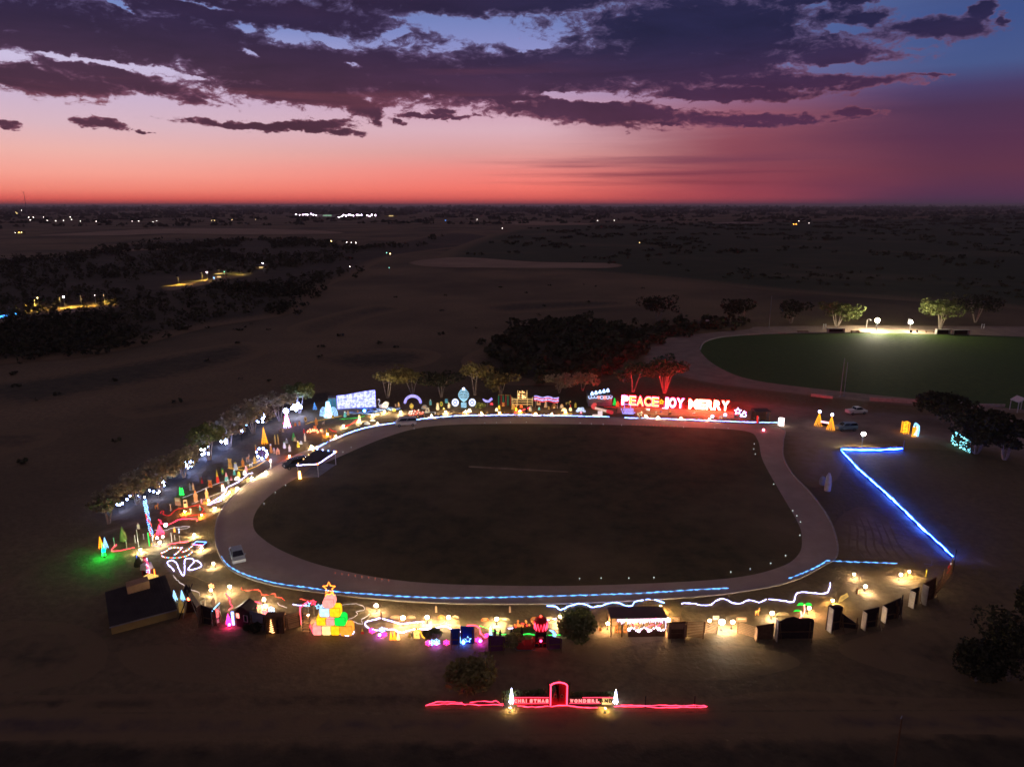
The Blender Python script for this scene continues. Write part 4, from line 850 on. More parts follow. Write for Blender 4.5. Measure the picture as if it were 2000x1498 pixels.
MB().tube([(math.cos(math.pi / 2 + k * math.pi / 5) * (s if k % 2 == 0 else s * .46), 0, zc + math.sin(math.pi / 2 + k * math.pi / 5) * (s if k % 2 == 0 else s * .46)) for k in range(10)], .06, 5, True).build('star_outline', E['orange'], t)
MB().tube(smooth([(-.5, 0, .02), (-.32, 0, .3), (0, 0, .22), (.32, 0, .42), (.55, 0, .08)], 4), .06, 5).build('bow', E['orange'], t)
MB().cyl((0, .05, 0), (0, .05, zc - s * .45), .03).build('mast', K['steel'], t)

# ---------------------------------------------------------------- near row, left to right
# the big shed with its roof box
zf, zk = 1.15, 2.7
rc = [at(214, 1224, zf), at(346, 1189, zf), at(323, 1124, zk), at(205, 1158, zk)]
cen = sum((Vector((p.x, p.y, 0)) for p in rc), Vector()) / 4
t = thing('storage_shed', 'large dark skillion roofed shed with tan walls at the near left corner', 'shed', cen)
q = [p - cen for p in rc]; sh = lambda p, k, z: Vector((p.x * k, p.y * k, z))
w = MB()
for i in range(4):
    a, b = q[i], q[(i + 1) % 4]; w.add([sh(a, .97, 0), sh(b, .97, 0), sh(b, .97, b.z - .04), sh(a, .97, a.z - .04)], [(0, 1, 2, 3)])
w.build('wall', K['mustard'], t)
rf = MB(); rf.add([p + Vector((0, 0, .0)) for p in q] + [p + Vector((0, 0, .14)) for p in q], [(3, 2, 1, 0), (4, 5, 6, 7), (0, 1, 5, 4), (1, 2, 6, 5), (2, 3, 7, 6), (3, 0, 4, 7)])
for k in range(1, 20):
    a = q[0].lerp(q[1], k / 20); b = q[3].lerp(q[2], k / 20); rf.tube([a + Vector((0, 0, .16)), b + Vector((0, 0, .16))], .04, 4)
rf.build('roof', K['roof'], t)
f = lambda u, v: q[0].lerp(q[1], u).lerp(q[3].lerp(q[2], u), v)
bb = MB(); b4 = [f(.34, .74), f(.70, .74), f(.70, .98), f(.34, .98)]; bb.add([p + Vector((0, 0, .1)) for p in b4] + [Vector((p.x, p.y, zk + .75)) for p in b4], [(3, 2, 1, 0), (4, 5, 6, 7), (0, 1, 5, 4), (1, 2, 6, 5), (2, 3, 7, 6), (3, 0, 4, 7)])
bb.build('roof_box', K['tan'], t)
MB().tube([q[0] + Vector((0, -.1, -.05)), q[1] + Vector((0, -.1, -.05))], .07, 5).build('gutter', K['steel'], t)
a, b = q[1] * .975, q[2] * .975; m_ = a.lerp(b, .5); dd = (b - a); MB().box((m_.x, m_.y, .95), (.12, 1.6, 1.7), rz=math.atan2(dd.y, dd.x) - R(90)).build('door', K['darkboard'], t)

P = at(288, 1123); h = ztop(P, 1100)
t = thing('grotto_hut', 'little red and white hut lit blue beside the shed', 'hut', P, R(-12)); wd = 18 * mpp(P)
MB().box((0, 0, h * .28), (wd * .75, wd * .6, h * .56)).build('wall', K['red'], t); MB().plate([(-wd / 2, h * .54), (wd / 2, h * .54), (wd * .34, h), (-wd * .34, h)], wd * .8).build('roof', K['white'], t)
MB().plate([(-wd * .22, h * .05), (wd * .1, h * .05), (wd * .1, h * .45), (-wd * .22, h * .45)], .06, y0=-wd * .32).build('door', K['darkboard'], t)
m = MB(); [m.ball((wd * .42 + rnd.uniform(-.1, .25), -wd * .3 + rnd.uniform(-.2, .2), rnd.uniform(.3, h * 1.6)), .08, 3, 5) for _ in range(16)]; m.build('fairy_lights', E['ice'], t)
MB().tube([(wd * .45, -wd * .34, h * .2), (wd * .5, -wd * .34, h * 1.1), (wd * .42, -wd * .34, h * 1.5), (wd * .2, -wd * .34, h * 1.45)], .06, 4).build('cane_light', E['pinkred'], t)
cutout(285, 1106, 1087, 9, 'board', 'red', 'pinkp', 'plain red board behind the little red and white hut', face=R(-10))
cutout(291, 1124, 1113, 8, 'snowman', 'white', 'black', 'white snowman in front of the little red and white hut', name='cutout_snowman', face=0)
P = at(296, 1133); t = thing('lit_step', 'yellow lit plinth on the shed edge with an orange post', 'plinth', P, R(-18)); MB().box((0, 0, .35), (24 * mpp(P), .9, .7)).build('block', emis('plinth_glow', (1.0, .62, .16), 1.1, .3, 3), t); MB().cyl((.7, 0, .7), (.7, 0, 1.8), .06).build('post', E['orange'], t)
# tall mast of bulbs
P = at(298, 1066); h = ztop(P, 977); t = thing('light_mast', 'tall slim mast wrapped in white and coloured bulbs at the left', 'light mast', P)
MB().tube([(0, 0, -.2), (.2, 0, h * .4), (-.28, 0, h)], .06, 6).build('pole', K['steel'], t)
mm = [MB(), MB(), MB(), MB()]
for k in range(64):
    z = h * (.22 + .78 * k / 63); x = .2 * (1 - z / h) - .28 * (z / h); a = k * 1.9; q = (x + .2 * math.cos(a), .2 * math.sin(a), z)
    mm[0 if (z > h * .7 or k % 3 == 0) else 1 + k % 3].ball(q, .11 if z > h * .72 else .09, 3, 5)
for m, n_, e_ in zip(mm, ('white_bulbs', 'green_bulbs', 'blue_bulbs', 'red_bulbs'), ('ice', 'multi_g', 'multi_b', 'multi_r')): m.build(n_, E[e_], t)
lighttree(203, 1086, 1060, 7, 'green', 'brilliant green light cone washing the grass green', strands=7, rings=8, r=.06)
lighttree(198, 1071, 1047, 9, 'amber', 'orange light cone behind the brilliant green one', strands=7, rings=5, r=.05)
lighttree(207, 1071, 1049, 9, 'ice', 'pale white light cone behind the brilliant green one', strands=7, rings=5, r=.03)
MB_L = thing('tint_lamp', 'small added green lamp at the foot of the brilliant green cone', 'lamp', at(205, 1089)); MB().cyl((0, 0, 0), (0, 0, 1.0), .06).build('base', K['black'], MB_L); MB().ball((0, -.05, 1.2), .24, 5, 8).build('lens', emis('lens_green', (.0, 1.0, .10), 300), MB_L)  # added lamp that widens the green cone's glow on the grass
lighttree(313, 1044, 1024, 15, 'pinkred', 'red light tree above the white floodlight cluster', strands=8, rings=6, r=.06)
lighttree(270, 1106, 1084, 13, 'multi_b', 'dark cone tree with a few blue bulbs left of the little hut', strands=4, rings=2, r=.012)
m = MB(); P = at(270, 1106); h = ztop(P, 1085); m.lathe([(.05, h), (.5, h * .4), (.62, .1), (.1, .05)], 10); tag(m.build('cone_tree', LEAF['dark'], None, loc=P + Vector((.02, .08, 0))), 'black cone shaped tree inside the few blue bulbs', 'cone tree')
lighttree(342, 1173, 1152, 9, 'ice', 'left one of the two blue bulb trees beside the shed', strands=7, rings=6, r=.03, spiral=True, group='blue bulb trees')
lighttree(357, 1173, 1152, 9, 'ice', 'right one of the two blue bulb trees beside the shed', strands=7, rings=6, r=.03, spiral=True, group='blue bulb trees')
cutout(355, 1196, 1168, 10, 'person', 'gold', 'yellow', 'golden angel figure between the shed and the nativity hut', name='angel_figure', cat='angel figure', face=0)
# nativity hut
P = at(373, 1203); h = ztop(P, 1148); wd = 25 * mpp(P); t = thing('nativity_hut', 'dark steep A-frame hut with a red lantern inside', 'hut', P, R(14))
MB().box((-wd * .3, .3, h * .5), (.12, 1.4, h * 1.1), ry=R(24)).box((wd * .3, .3, h * .5), (.12, 1.4, h * 1.1), ry=R(-24)).build('roof', K['darkboard'], t)
MB().plate([(-wd * .48, 0), (wd * .48, 0), (0, h * .98)], .08, y0=.95).build('back_wall', K['darkboard'], t); MB().tube([(-wd * .5, -.42, .1), (0, -.42, h), (wd * .5, -.42, .1)], .04, 4).build('edge_trim', K['pale'], t)
MB().ball((0, 0, h * .62), .22, 5, 8).build('lantern', emis('lantern_red', (1.0, .12, .04), 14), t); MB().cyl((0, 0, h * .7), (0, 0, h * .93), .02).build('lantern_cord', K['black'], t)
cutout(398, 1183, 1165, 11, 'deer', 'cream', 'tan', 'pale plywood deer behind the dark board with the white curve', face=R(10)); cutout(418, 1183, 1165, 7, 'person', 'tan', 'cream', 'small tan robed figure right of the pale plywood deer', face=0)
panel(396, 1216, 424, 1222, 1180, 1192, 'darkboard', 'dark brown board with a small white curve left of the white panel', edge='brick'); 
P = at(405, 1213); tag(MB().plate(smooth([(-.42, 1.2, 0), (0, 1.55, 0), (.42, 1.2, 0), (.32, 1.2, 0), (0, 1.4, 0), (-.32, 1.2, 0)], 2) and [(-.42, 1.2), (-.2, 1.5), (0, 1.58), (.2, 1.5), (.42, 1.2), (.3, 1.2), (0, 1.42), (-.3, 1.2)], .05).build('curved_sign', K['white'], None, loc=P + Vector((0, -.35, 0))), 'small white curved sign on the dark brown board', 'sign')
t = panel(415, 1222, 431, 1213, 1197, 1186, 'pale', 'pale lilac panel with a pink glowing figure on it'); A = at(415, 1222)
MB().plate([(.3, .9), (.9, .9), (1.0, 1.5), (.75, 1.9), (.6, 2.1), (.35, 1.6)], .05, y0=-.12).build('glow_figure', emis('neon_pink', (1.0, .12, .12), 2.2, .5, 4), t); MB().tube([(.1, -.1, 2.0), (.6, -.1, 2.28), (1.25, -.1, 2.55)], .05, 4).build('top_light', E['ice'], t)
lighttree(447, 1219, 1198, 11, 'pink', 'magenta light cone left of the dark timber hut', strands=8, rings=6, r=.05)
P = at(456, 1220); tag(MB().box((0, 0, .9), (.28, .12, 1.8)).build('light_bar', emis('bar_blue', (.25, .3, 1.0), 4.5, .3, 5), None, loc=P), 'upright blue light bar beside the magenta cone', 'light bar')
# dark hut with a lit sign
P = at(476, 1225); h = ztop(P, 1180); wd = 30 * mpp(P); t = thing('timber_hut', 'dark timber hut with a square white window outline', 'hut', P, R(-14))
MB().plate([(-wd / 2, 0), (wd / 2, 0), (wd / 2, h * .66), (0, h * .98), (-wd / 2, h * .66)], 1.6, y0=.8).build('wall', K['darkboard'], t)
MB().box((-wd * .27, .8, h * .84), (wd * .62, 1.9, .08), ry=R(-32)).box((wd * .27, .8, h * .84), (wd * .62, 1.9, .08), ry=R(32)).build('roof', K['roof'], t)
wn = MB().tube([(wd * .1, -.06, h * .28), (wd * .36, -.06, h * .28), (wd * .36, -.06, h * .55), (wd * .1, -.06, h * .55)], .04, 4, True).build('window_frame', K['white'], t); MB().box((wd * .23, -.025, h * .415), (wd * .25, .03, h * .26)).build('pane', K['glass'], wn)
MB().box((-wd * .33, -.08, h * .5), (wd * .2, .06, h * .2)).build('lit_sign', emis('sign_red', (1.0, .25, .2), 2.5, .5, 4), t)
panel(491, 1226, 521, 1230, 1192, 1200, 'grey', 'grey slatted fence panel behind the two small green trees'); lighttree(504, 1226, 1206, 6, 'green', 'left one of the two small green light trees', strands=6, rings=6, r=.035, group='small green light trees', spiral=False); lighttree(512, 1226, 1206, 6, 'green', 'right one of the two small green light trees', strands=6, rings=6, r=.035, group='small green light trees', spiral=False)
t = panel(522, 1232, 558, 1231, 1200, 1199, 'wood', 'brown timber booth front with a tree drawn in orange light', th=1.2); A = at(522, 1232); wdt = (at(558, 1231) - A).length
m = MB(); hh = ztop(A, 1203); m.tube([(wdt * .34 + math.sin(k * 1.7) * wdt * .16 * (1 - k / 26), -.68, .15 + hh * .9 * k / 24) for k in range(25)], .035, 4); m.build('tree_light', E['warm'], t)
MB().box((wdt * .66, -.62, hh * .47), (wdt * .12, .06, hh * .9)).build('dark_opening', K['darkboard'], t)
t = panel(559, 1230, 588, 1222, 1200, 1201, 'wood', 'slatted timber fence glowing orange left of the steps'); A = at(559, 1230); Lf = (at(588, 1222) - A).length
for k in range(8): MB().box((Lf / 2, -.09, .2 + k * .24), (Lf, .05, .16)).build('slat', K['tan'], t)
P = at(588, 1222); tag(MB().tube([(0, 0, .2), (0, 0, 1.9), (.1, 0, 2.6), (1.1, .1, 3.3)], .07, 5).build('neon_gable_light', E['pinkred'], None, loc=P), 'red neon line rising beside the slatted steps', 'rope light')
P = at(597, 1238); h = ztop(P, 1204); t = thing('slatted_steps', 'tall slatted steps striped light and dark left of the presents', 'steps', P, 0); wd = 13 * mpp(P)
for s in (-1, 1): MB().box((s * wd / 2, .5, h * .5), (.09, .09, h + .15), rx=R(-12)).build('rail', K['darkboard'], t)
for k in range(7): MB().box((0, .5 - (k - 3) * -.11, .25 + k * h / 7.2), (wd, .3, .1)).build('tread', K['tan'], t)
t = rope([(604, 1218), (608, 1228), (612, 1236)], 'pinkred', 'short red rope light on the right rail of the slatted steps', r=.06, z=.8)
cutout(613, 1240, 1226, 6, 'person', 'black', 'darkboard', 'small dark child sized figure in front of the pink present box', face=0)
for x, y, r, c, lb in [(531, 1190, 7, 'ice', 'white snowflake light above the timber booth'), (519, 1196, 7, 'pinkred', 'red snowflake light left of the white one above the booth'), (414, 1144, 6, 'warm', 'orange snowflake light on a stake near the left track bend'),
                       (727, 1231, 6.5, 'pink', 'left magenta snowflake in the white pond outline'), (747, 1229, 6.5, 'ice', 'white snowflake between two magenta ones in the pond outline'), (751, 1238, 6, 'pink', 'right magenta snowflake in the pond outline'),
                       (837, 1255, 6.5, 'pink', 'magenta snowflake at the left of the lowest snowflake row'), (844, 1254, 7, 'ice', 'left white snowflake of the lowest row'), (853, 1253, 7.5, 'ice', 'right white snowflake of the lowest row'), (872, 1254, 6.5, 'pink', 'lone magenta snowflake left of the blue backdrop'),
                       (934, 1249, 6.5, 'pink', 'magenta snowflake right of the blue backdrop'), (951, 1240, 5, 'pink', 'magenta snowflake at the end of the thick red arc')]:
    frame_thing(x, y, r, lb, c, 'flake', 'snowflake_light', 'snowflake light', 'snowflake lights')
for x, y, r, c, lb in [(603, 1179, 6, 'ice', 'left white star above the slatted steps'), (614, 1176, 6, 'pinkred', 'pinkish star above the slatted steps'), (624, 1184, 6, 'ice', 'white star touching the pale blue present')]:
    frame_thing(x, y, r, lb, c, 'star', 'star_light', 'star light', 'star lights by the presents', base=y + 26)
for x, tp, w, c, lb in [(764, 1233, 6, 'amber', 'left golden light cone of the close three'), (771, 1230, 6, 'amber', 'middle golden light cone of the close three'), (778, 1231, 6, 'warm', 'right, palest light cone of the close three')]:
    lighttree(x, 1250, tp, w, c, lb, strands=8, rings=8, r=.05, group='three golden cones')
t = cutout(814, 1247, 1224, 12, 'person', 'gold', 'yellow', 'glowing golden angel with a trailing wing', name='angel_figure', cat='angel figure', face=0, glow=emis('angel_gold', (1.0, .62, .14), 1.6, .5, 3))
MB().tube([(.2, -.05, 1.5), (.5, -.05, .9), (.7, -.05, .3), (.95, -.05, .12)], .07, 5).build('trailing_wing', E['amber'], t)
panel(881, 1258, 899, 1258, 1229, 1227, 'blueboard', 'left deep blue backdrop board'); panel(900, 1257, 926, 1256, 1222, 1224, 'blueboard', 'right deep blue backdrop board behind the white trees')
lighttree(897, 1256, 1232, 8, 'ice', 'left tall white light cone before the blue backdrop', strands=8, rings=8, r=.05, group='white cones at the blue backdrop'); lighttree(905, 1256, 1235, 7, 'ice', 'right tall white light cone before the blue backdrop', strands=8, rings=8, r=.05, group='white cones at the blue backdrop')
frame_thing(914, 1248, 7, 'small white star between the white cones and the red arc', 'ice', 'star', 'star_light', 'star light')
for x, y, c, lb in [(853, 1261, (.35, .03, 1.0), 'small added purple lamp under the lowest snowflake row'), (449, 1224, (1.0, .02, .30), 'small added magenta lamp in front of the magenta cone'), (938, 1256, (.5, .03, 1.0), 'small added purple lamp below the magenta snowflake right of the blue backdrop'), (742, 1244, (.35, .05, 1.0), 'small added violet lamp below the pond outline')]:
    t = thing('tint_lamp', lb, 'lamp', at(x, y), 0, 'small added coloured lamps'); MB().cyl((0, 0, 0), (0, 0, .2), .12).build('base', K['black'], t); MB().ball((0, -.1, .38), .17, 5, 8).build('lens', emis('lens_purple', c, 90), t)  # added to throw coloured glow on the ground, beyond the snowflakes' own
P = at(905, 1258); t = thing('tint_lamp', 'small blue ground lamp under the white cones', 'lamp', P); MB().cyl((0, 0, 0), (0, 0, .2), .12).build('base', K['black'], t); MB().ball((0, -.1, .35), .22, 5, 8).build('lens', emis('lens_blue', (.03, .10, 1.0), 60), t)
lighttree(958, 1242, 1224, 6, 'ice', 'small white cone left of the purple curtain', strands=6, rings=7, r=.05)
panel(954, 1272, 986, 1270, 1240, 1243, 'purple', 'dull purple curtain panel below the small white cone', name='curtain_panel', cat='curtain'); panel(1068, 1268, 1097, 1266, 1240, 1247, 'purple', 'dull purple curtain panel right of the red wagon', name='curtain_panel', cat='curtain')
for x, tp, w, lb in [(967, 1226, 5, 'small dark figure above the left end of the purple curtain'), (977, 1229, 4, 'thin dark figure above the purple curtain'), (999, 1229, 7, 'dark robed figure above the straw bush'), (1019, 1222, 6, 'dark figure left of the red crowned wagon')]:
    cutout(x, 1246, tp, w, 'person', 'darkboard', 'black', lb, face=0)
# red crowned wagon and sleigh
P = at(1056, 1262); h = ztop(P, 1207); wd = 27 * mpp(P); t = thing('crowned_wagon', 'dark red wagon topped by a crown with red zigzag lights', 'wagon', P)
MB().box((0, .4, h * .27), (wd * .82, 1.3, h * .5)).build('body', K['darkboard'], t); MB().lathe([(wd * .40, h * .54), (wd * .5, h * .82), (wd * .42, h * .9), (wd * .2, h * .96), (0, h * .97)], 14, (0, .4, 0)).build('crown', K['red'], t)
MB().tube([(wd * .47 * math.cos(math.pi * (1 + k / 12)), .4 + wd * .47 * math.sin(math.pi * (1 + k / 12)) - .05, h * (.60 if k % 2 else .84)) for k in range(13)], .05, 4).build('zigzag_light', E['pinkred'], t)
MB().ball((0, .4, h), .14).build('finial', E['multi_r'], t); MB().ball((0, -.3, h * .25), .15).build('red_lamp', emis('lamp_red', (1.0, .03, .12), 16), t); MB().box((0, -.28, h * .36), (.6, .05, .22)).build('sill', K['tan'], t)
for s in (-1, 1):
    MB().tube([(s * wd * .3 + .32 * math.cos(k * .7854), -.32, .34 + .32 * math.sin(k * .7854)) for k in range(8)], .06, 4, True).build('wheel', K['red'], t)
P = at(1027, 1266); t = thing('sleigh', 'curved red brown sleigh left of the crowned wagon', 'sleigh', P); k = 36 * mpp(P)
MB().plate([(-k * .5, .5), (-k * .42, .25), (k * .25, .22), (k * .42, .5), (k * .5, 1.25), (k * .4, 1.3), (k * .28, .85), (-k * .05, .75), (-k * .22, 1.15), (-k * .42, 1.2), (-k * .52, .9)], 1.1).build('hull', K['red'], t)
for s in (-1, 1): MB().tube([(-k * .6, s * .45, .35), (-k * .5, s * .45, .08), (k * .45, s * .45, .08), (k * .55, s * .45, .3)], .035, 4).build('runner', K['steel'], t)
P = at(1036, 1230); t = thing('fruit_stand', 'low stand heaped with glowing orange and red balls', 'stand', P); MB().box((0, 0, .3), (4.2, 1, .6)).build('table', K['wood'], t); m = MB(); m2 = MB()
for k in range(34): (m if k % 3 else m2).ball((rnd.uniform(-2, 2), rnd.uniform(-.5, .4), .7 + rnd.uniform(0, .35)), .14, 4, 6)
m.build('orange_balls', emis('ball_orange', (1.0, .28, .05), 1.3), t); m2.build('red_balls', emis('ball_red', (1, .08, .05), 1.6), t)
for x, lb in [(1044, 'left straw roof hump behind the crowned wagon'), (1072, 'right straw roof hump behind the crowned wagon')]:
    cutout(x, 1212, 1204, 17, 'dome', 'orange' if x < 1060 else 'tan', 'tan', lb, name='straw_mound', cat='mound', face=0)
P = at(1080, 1248); h = ztop(P, 1229); t = thing('crescent_light', 'blue crescent light right of the crowned wagon', 'crescent light', P); MB().cyl((0, .05, -.1), (0, .05, h * .6), .03).build('stake', K['steel'], t)
MB().plate([(-.45, h * .95), (.1, h * .85), (.38, h * .5), (.25, h * .15), (-.2, .05), (.02, h * .4), (-.02, h * .65)], .1).build('crescent', emis('crescent_blue', (.12, .28, 1.0), 3.5, .5, 4), t)
# market stall
A, B = at(1193, 1244), at(1298, 1242); Ls = (B - A).length; h = ztop(A, 1208)
t = thing('market_stall', 'long market stall trimmed with icicle lights and a red brown counter', 'stall', A, math.atan2((B - A).y, (B - A).x))
for i in range(6):
    for y in (0, 2.4): MB().box((Ls * i / 5, y, h / 2), (.12, .12, h)).build('post', K['wood'], t)
MB().box((Ls / 2, 1.2, h + .06), (Ls + .3, 2.8, .1), rx=R(-5)).build('roof', K['roof'], t)
MB().box((Ls * .66, -.02, .5), (Ls * .68, .1, 1.0)).build('counter', K['brownboard'], t); MB().box((Ls * .16, 2.4, .8), (Ls * .3, .08, 1.6)).build('back_wall', K['tan'], t)
m = MB(); rg = random.Random(4)
for i in range(70):
    x = Ls * (.1 + .9 * i / 69); m.cyl((x, -.25, h), (x, -.25, h - rg.uniform(.12, .62)), .04, n=4)
m.tube([(Ls * .1, -.25, h + .02), (Ls, -.25, h + .02)], .05, 4); m.tube([(Ls, -.2, h), (Ls, -.2, h * .45)], .05, 4); m.build('icicle_lights', emis('icicle', (.85, .62, .95), 2.6, .4, 4), t)
cbm = emis('counter_bulb', (.9, .7, 1.0), 6)
for i in range(15): MB().ball((Ls * (.33 + .64 * i / 14), -.1, 1.05 + .22 * math.sin(i * 1.3)), .1 if i % 4 else .2, 4, 6).build('bulb', cbm, t)
for i, (x, z, lb) in enumerate([(1204, 0, 'left orange lit toy inside the market stall'), (1212, 0, 'middle orange lit toy inside the market stall'), (1221, 0, 'right orange lit toy inside the market stall')]):
    cutout(x, 1236, 1220, 7, 'bear' if i != 1 else 'gnome', 'orange', 'gold', lb, name='toy_figure', cat='toy figure', face=0, glow=emis('toy_glow', (1.0, .30, .06), .9, .6, 3))
t = panel(1305, 1246, 1337, 1246, 1216, 1213, 'brownboard', 'brown board fence panel right of the market stall'); A = at(1305, 1246); Lf = (at(1337, 1246) - A).length
for k in range(5): MB().box((Lf / 2, -.1, 1.35 + k * .16), (Lf, .05, .09)).build('rail', K['tan'], t)
for k in (0, 1): MB().box((Lf * k, -.09, .95), (.16, .1, 1.9)).build('pale_post', K['tan'], t)
def slatfence(x0, y0, x1, y1, t0, t1, n, lb):
    A, B = at(x0, y0), at(x1, y1); d = B - A; L = d.length; h0, h1 = ztop(A, t0), ztop(B, t1); t = thing('slat_fence', lb, 'fence', A, math.atan2(d.y, d.x), 'slatted timber fences')
    for k in range(n):
        z0 = h0 * (.1 + .86 * k / (n - 1)); z1 = h1 * (.1 + .86 * k / (n - 1)); m = MB(); m.plate([(0, z0 - .05), (L, z1 - .05), (L, z1 + .05), (0, z0 + .05)], .05); m.build('slat', K['tan'], t)
    for x, hh in ((0, h0), (L, h1)): MB().box((x, .08, hh * .5), (.11, .1, hh)).build('post', K['wood'], t)
slatfence(1340, 1244, 1373, 1248, 1214, 1214, 10, 'tilted slat fence right of the brown board panel'); slatfence(1376, 1236, 1400, 1238, 1214, 1224, 6, 'low slat fence under the small reddish floodlight')
slatfence(1440, 1236, 1474, 1246, 1214, 1224, 7, 'dim slat fence right of the brightest floodlight')
panel(1474, 1247, 1509, 1247, 1222, 1216, 'wood', 'shaded brown board left of the tall dark wall', edge='tan')
panel(1513, 1247, 1586, 1246, 1206, 1206, 'darkboard', 'long dark wall with a wavy top edge', wavy=True, edge='pale')
t = cutout(1479, 1201, 1187, 9, 'deer', 'gold', 'gold', 'small golden lit reindeer behind the shaded brown board', glow=emis('deer_gold', (1.0, .35, .06), 2.6, .5, 5), face=0)
for x, by, tp, lb in [(1569, 1204, 1178, 'taller lit palm tree with two green fronds'), (1563, 1209, 1191, 'shorter lit palm tree with a green frond')]:
    P = at(x, by); h = ztop(P, tp); t = thing('light_palm', lb, 'palm light', P, 0, 'lit palm trees'); MB().tube(smooth([(-.1, 0, 0), (.1, 0, h * .4), (-.05, 0, h * .9)], 4), .09, 5).build('trunk', emis('palm_trunk', (1.0, .3, .25), 3.2, .5, 5), t)
    for s in ((-1, 1) if tp < 1185 else (-1,)):
        MB().plate([(0, h * .92), (s * .35, h * 1.04), (s * .75, h), (s * .95, h * .84), (s * .55, h * .88), (s * .25, h * .86)][::(1 if s > 0 else -1)], .08).build('frond', emis('palm_frond', (.02, .85, .06), 1.5), t)
# dark walls stepping up to the blue fence
panel(1615, 1231, 1638, 1226, 1184, 1183, 'darkboard', 'upright dark wall with a pale side right of the lit palms', edge='pale', th=.5)
panel(1640, 1224, 1675, 1228, 1196, 1220, 'darkboard', 'dark wall whose top slopes down to the right'); panel(1682, 1226, 1712, 1222, 1192, 1185, 'darkboard', 'dark wall with a pale end in the middle of the right slope', edge='pale')
panel(1721, 1212, 1754, 1206, 1182, 1167, 'darkboard', 'dark wall with a round figure before it on the right slope', edge='pale'); panel(1774, 1184, 1790, 1178, 1152, 1146, 'darkboard', 'small dark wall with a pale end high on the right slope', edge='pale')
panel(1798, 1178, 1822, 1168, 1140, 1127, 'brownboard', 'reddish dark wall with a pale end below the lattice fence', edge='pale')
cutout(1745, 1208, 1172, 12, 'ring', 'brownboard', 'darkboard', 'round dark figure against the wall on the right slope', face=R(-10)); cutout(1758, 1200, 1160, 5, 'person', 'darkboard', 'black', 'thin dark figure left of the small wall high on the right slope', face=0)
A, B = at(1824, 1168), at(1858, 1122); d = B - A; Lf = d.length; t = thing('lattice_fence', 'reddish lattice fence running up to the blue fence end', 'fence', A, math.atan2(d.y, d.x)); m = MB(); h0, h1 = ztop(A, 1124), ztop(B, 1090)
for k in range(14):
    x = Lf * k / 13; m.box((x, 0, .8), (.07, .05, h0 * .5 + rnd.uniform(-.3, .5)))
    if k < 12: m.tube([(x, .04, .2), (x + Lf / 6, .04, 2.0)], .025, 4); m.tube([(x + Lf / 6, -.04, .2), (x, -.04, 2.0)], .025, 4)
m.build('lattice', K['brownboard'], t)
for x in (0, Lf / 2, Lf): MB().box((x, .1, 1.3), (.12, .12, 2.6)).build('post', K['wood'], t)
cutout(1854, 1120, 1098, 9, 'person', 'red', 'white', 'red and white figure at the top of the lattice fence', face=R(-15))
P = at(1861, 1118); tag(MB().cyl((0, 0, -.2), (0, 0, ztop(P, 1073)), .05, n=6).build('corner_pole', K['black'], None, loc=P), 'thin dark pole at the near end of the blue fence', 'pole')
P = at(1808, 1126); t = thing('straw_post_figure', 'yellow post with wire arms near the top of the right slope', 'post', P); MB().cyl((0, 0, -.1), (0, 0, ztop(P, 1111)), .12).build('post', K['yellow'], t); MB().tube([(-.5, 0, 2.0), (.5, 0, 1.85), (.55, 0, 2.5)], .03, 4).build('wire_arm', K['steel'], t)
P = at(1645, 1176); t = thing('wire_bird', 'golden wire bird sculpture on the straw', 'wire sculpture', P, R(30)); m = MB()
for k in range(9): m.tube([(-.9 + k * .1, 0, .2), (-.4 + k * .12, .2, .5 + .35 * math.sin(k * .6)), (.8 + .05 * k, 0, 1.15 - .08 * k)], .03, 4)
m.build('wire_body', emis('wire_gold', (1.0, .6, .15), .7), t); MB().tube([(.2, 0, .5), (.9, .3, .15)], .04, 4).build('tail', K['wood'], t)
cutout(1673, 1160, 1146, 3, 'candle', 'wood', 'tan', 'thin stake beside the violet floodlight on the straw', name='marker_stake', cat='stake', face=0)
# present markers: heads of straw figures near the floodlights
for x, y, tp, c, lb in [(852, 1196, 1182, 'tan', 'thin tan stake between two white floodlights'), (996, 1196, 1183, 'tan', 'thin tan stake left of the red crowned wagon'), (745, 1212, 1192, 'brownboard', 'dark stake inside the pond outline')]:
    cutout(x, y, tp, 3, 'candle', c, c, lb, name='marker_stake', cat='stake', face=0)

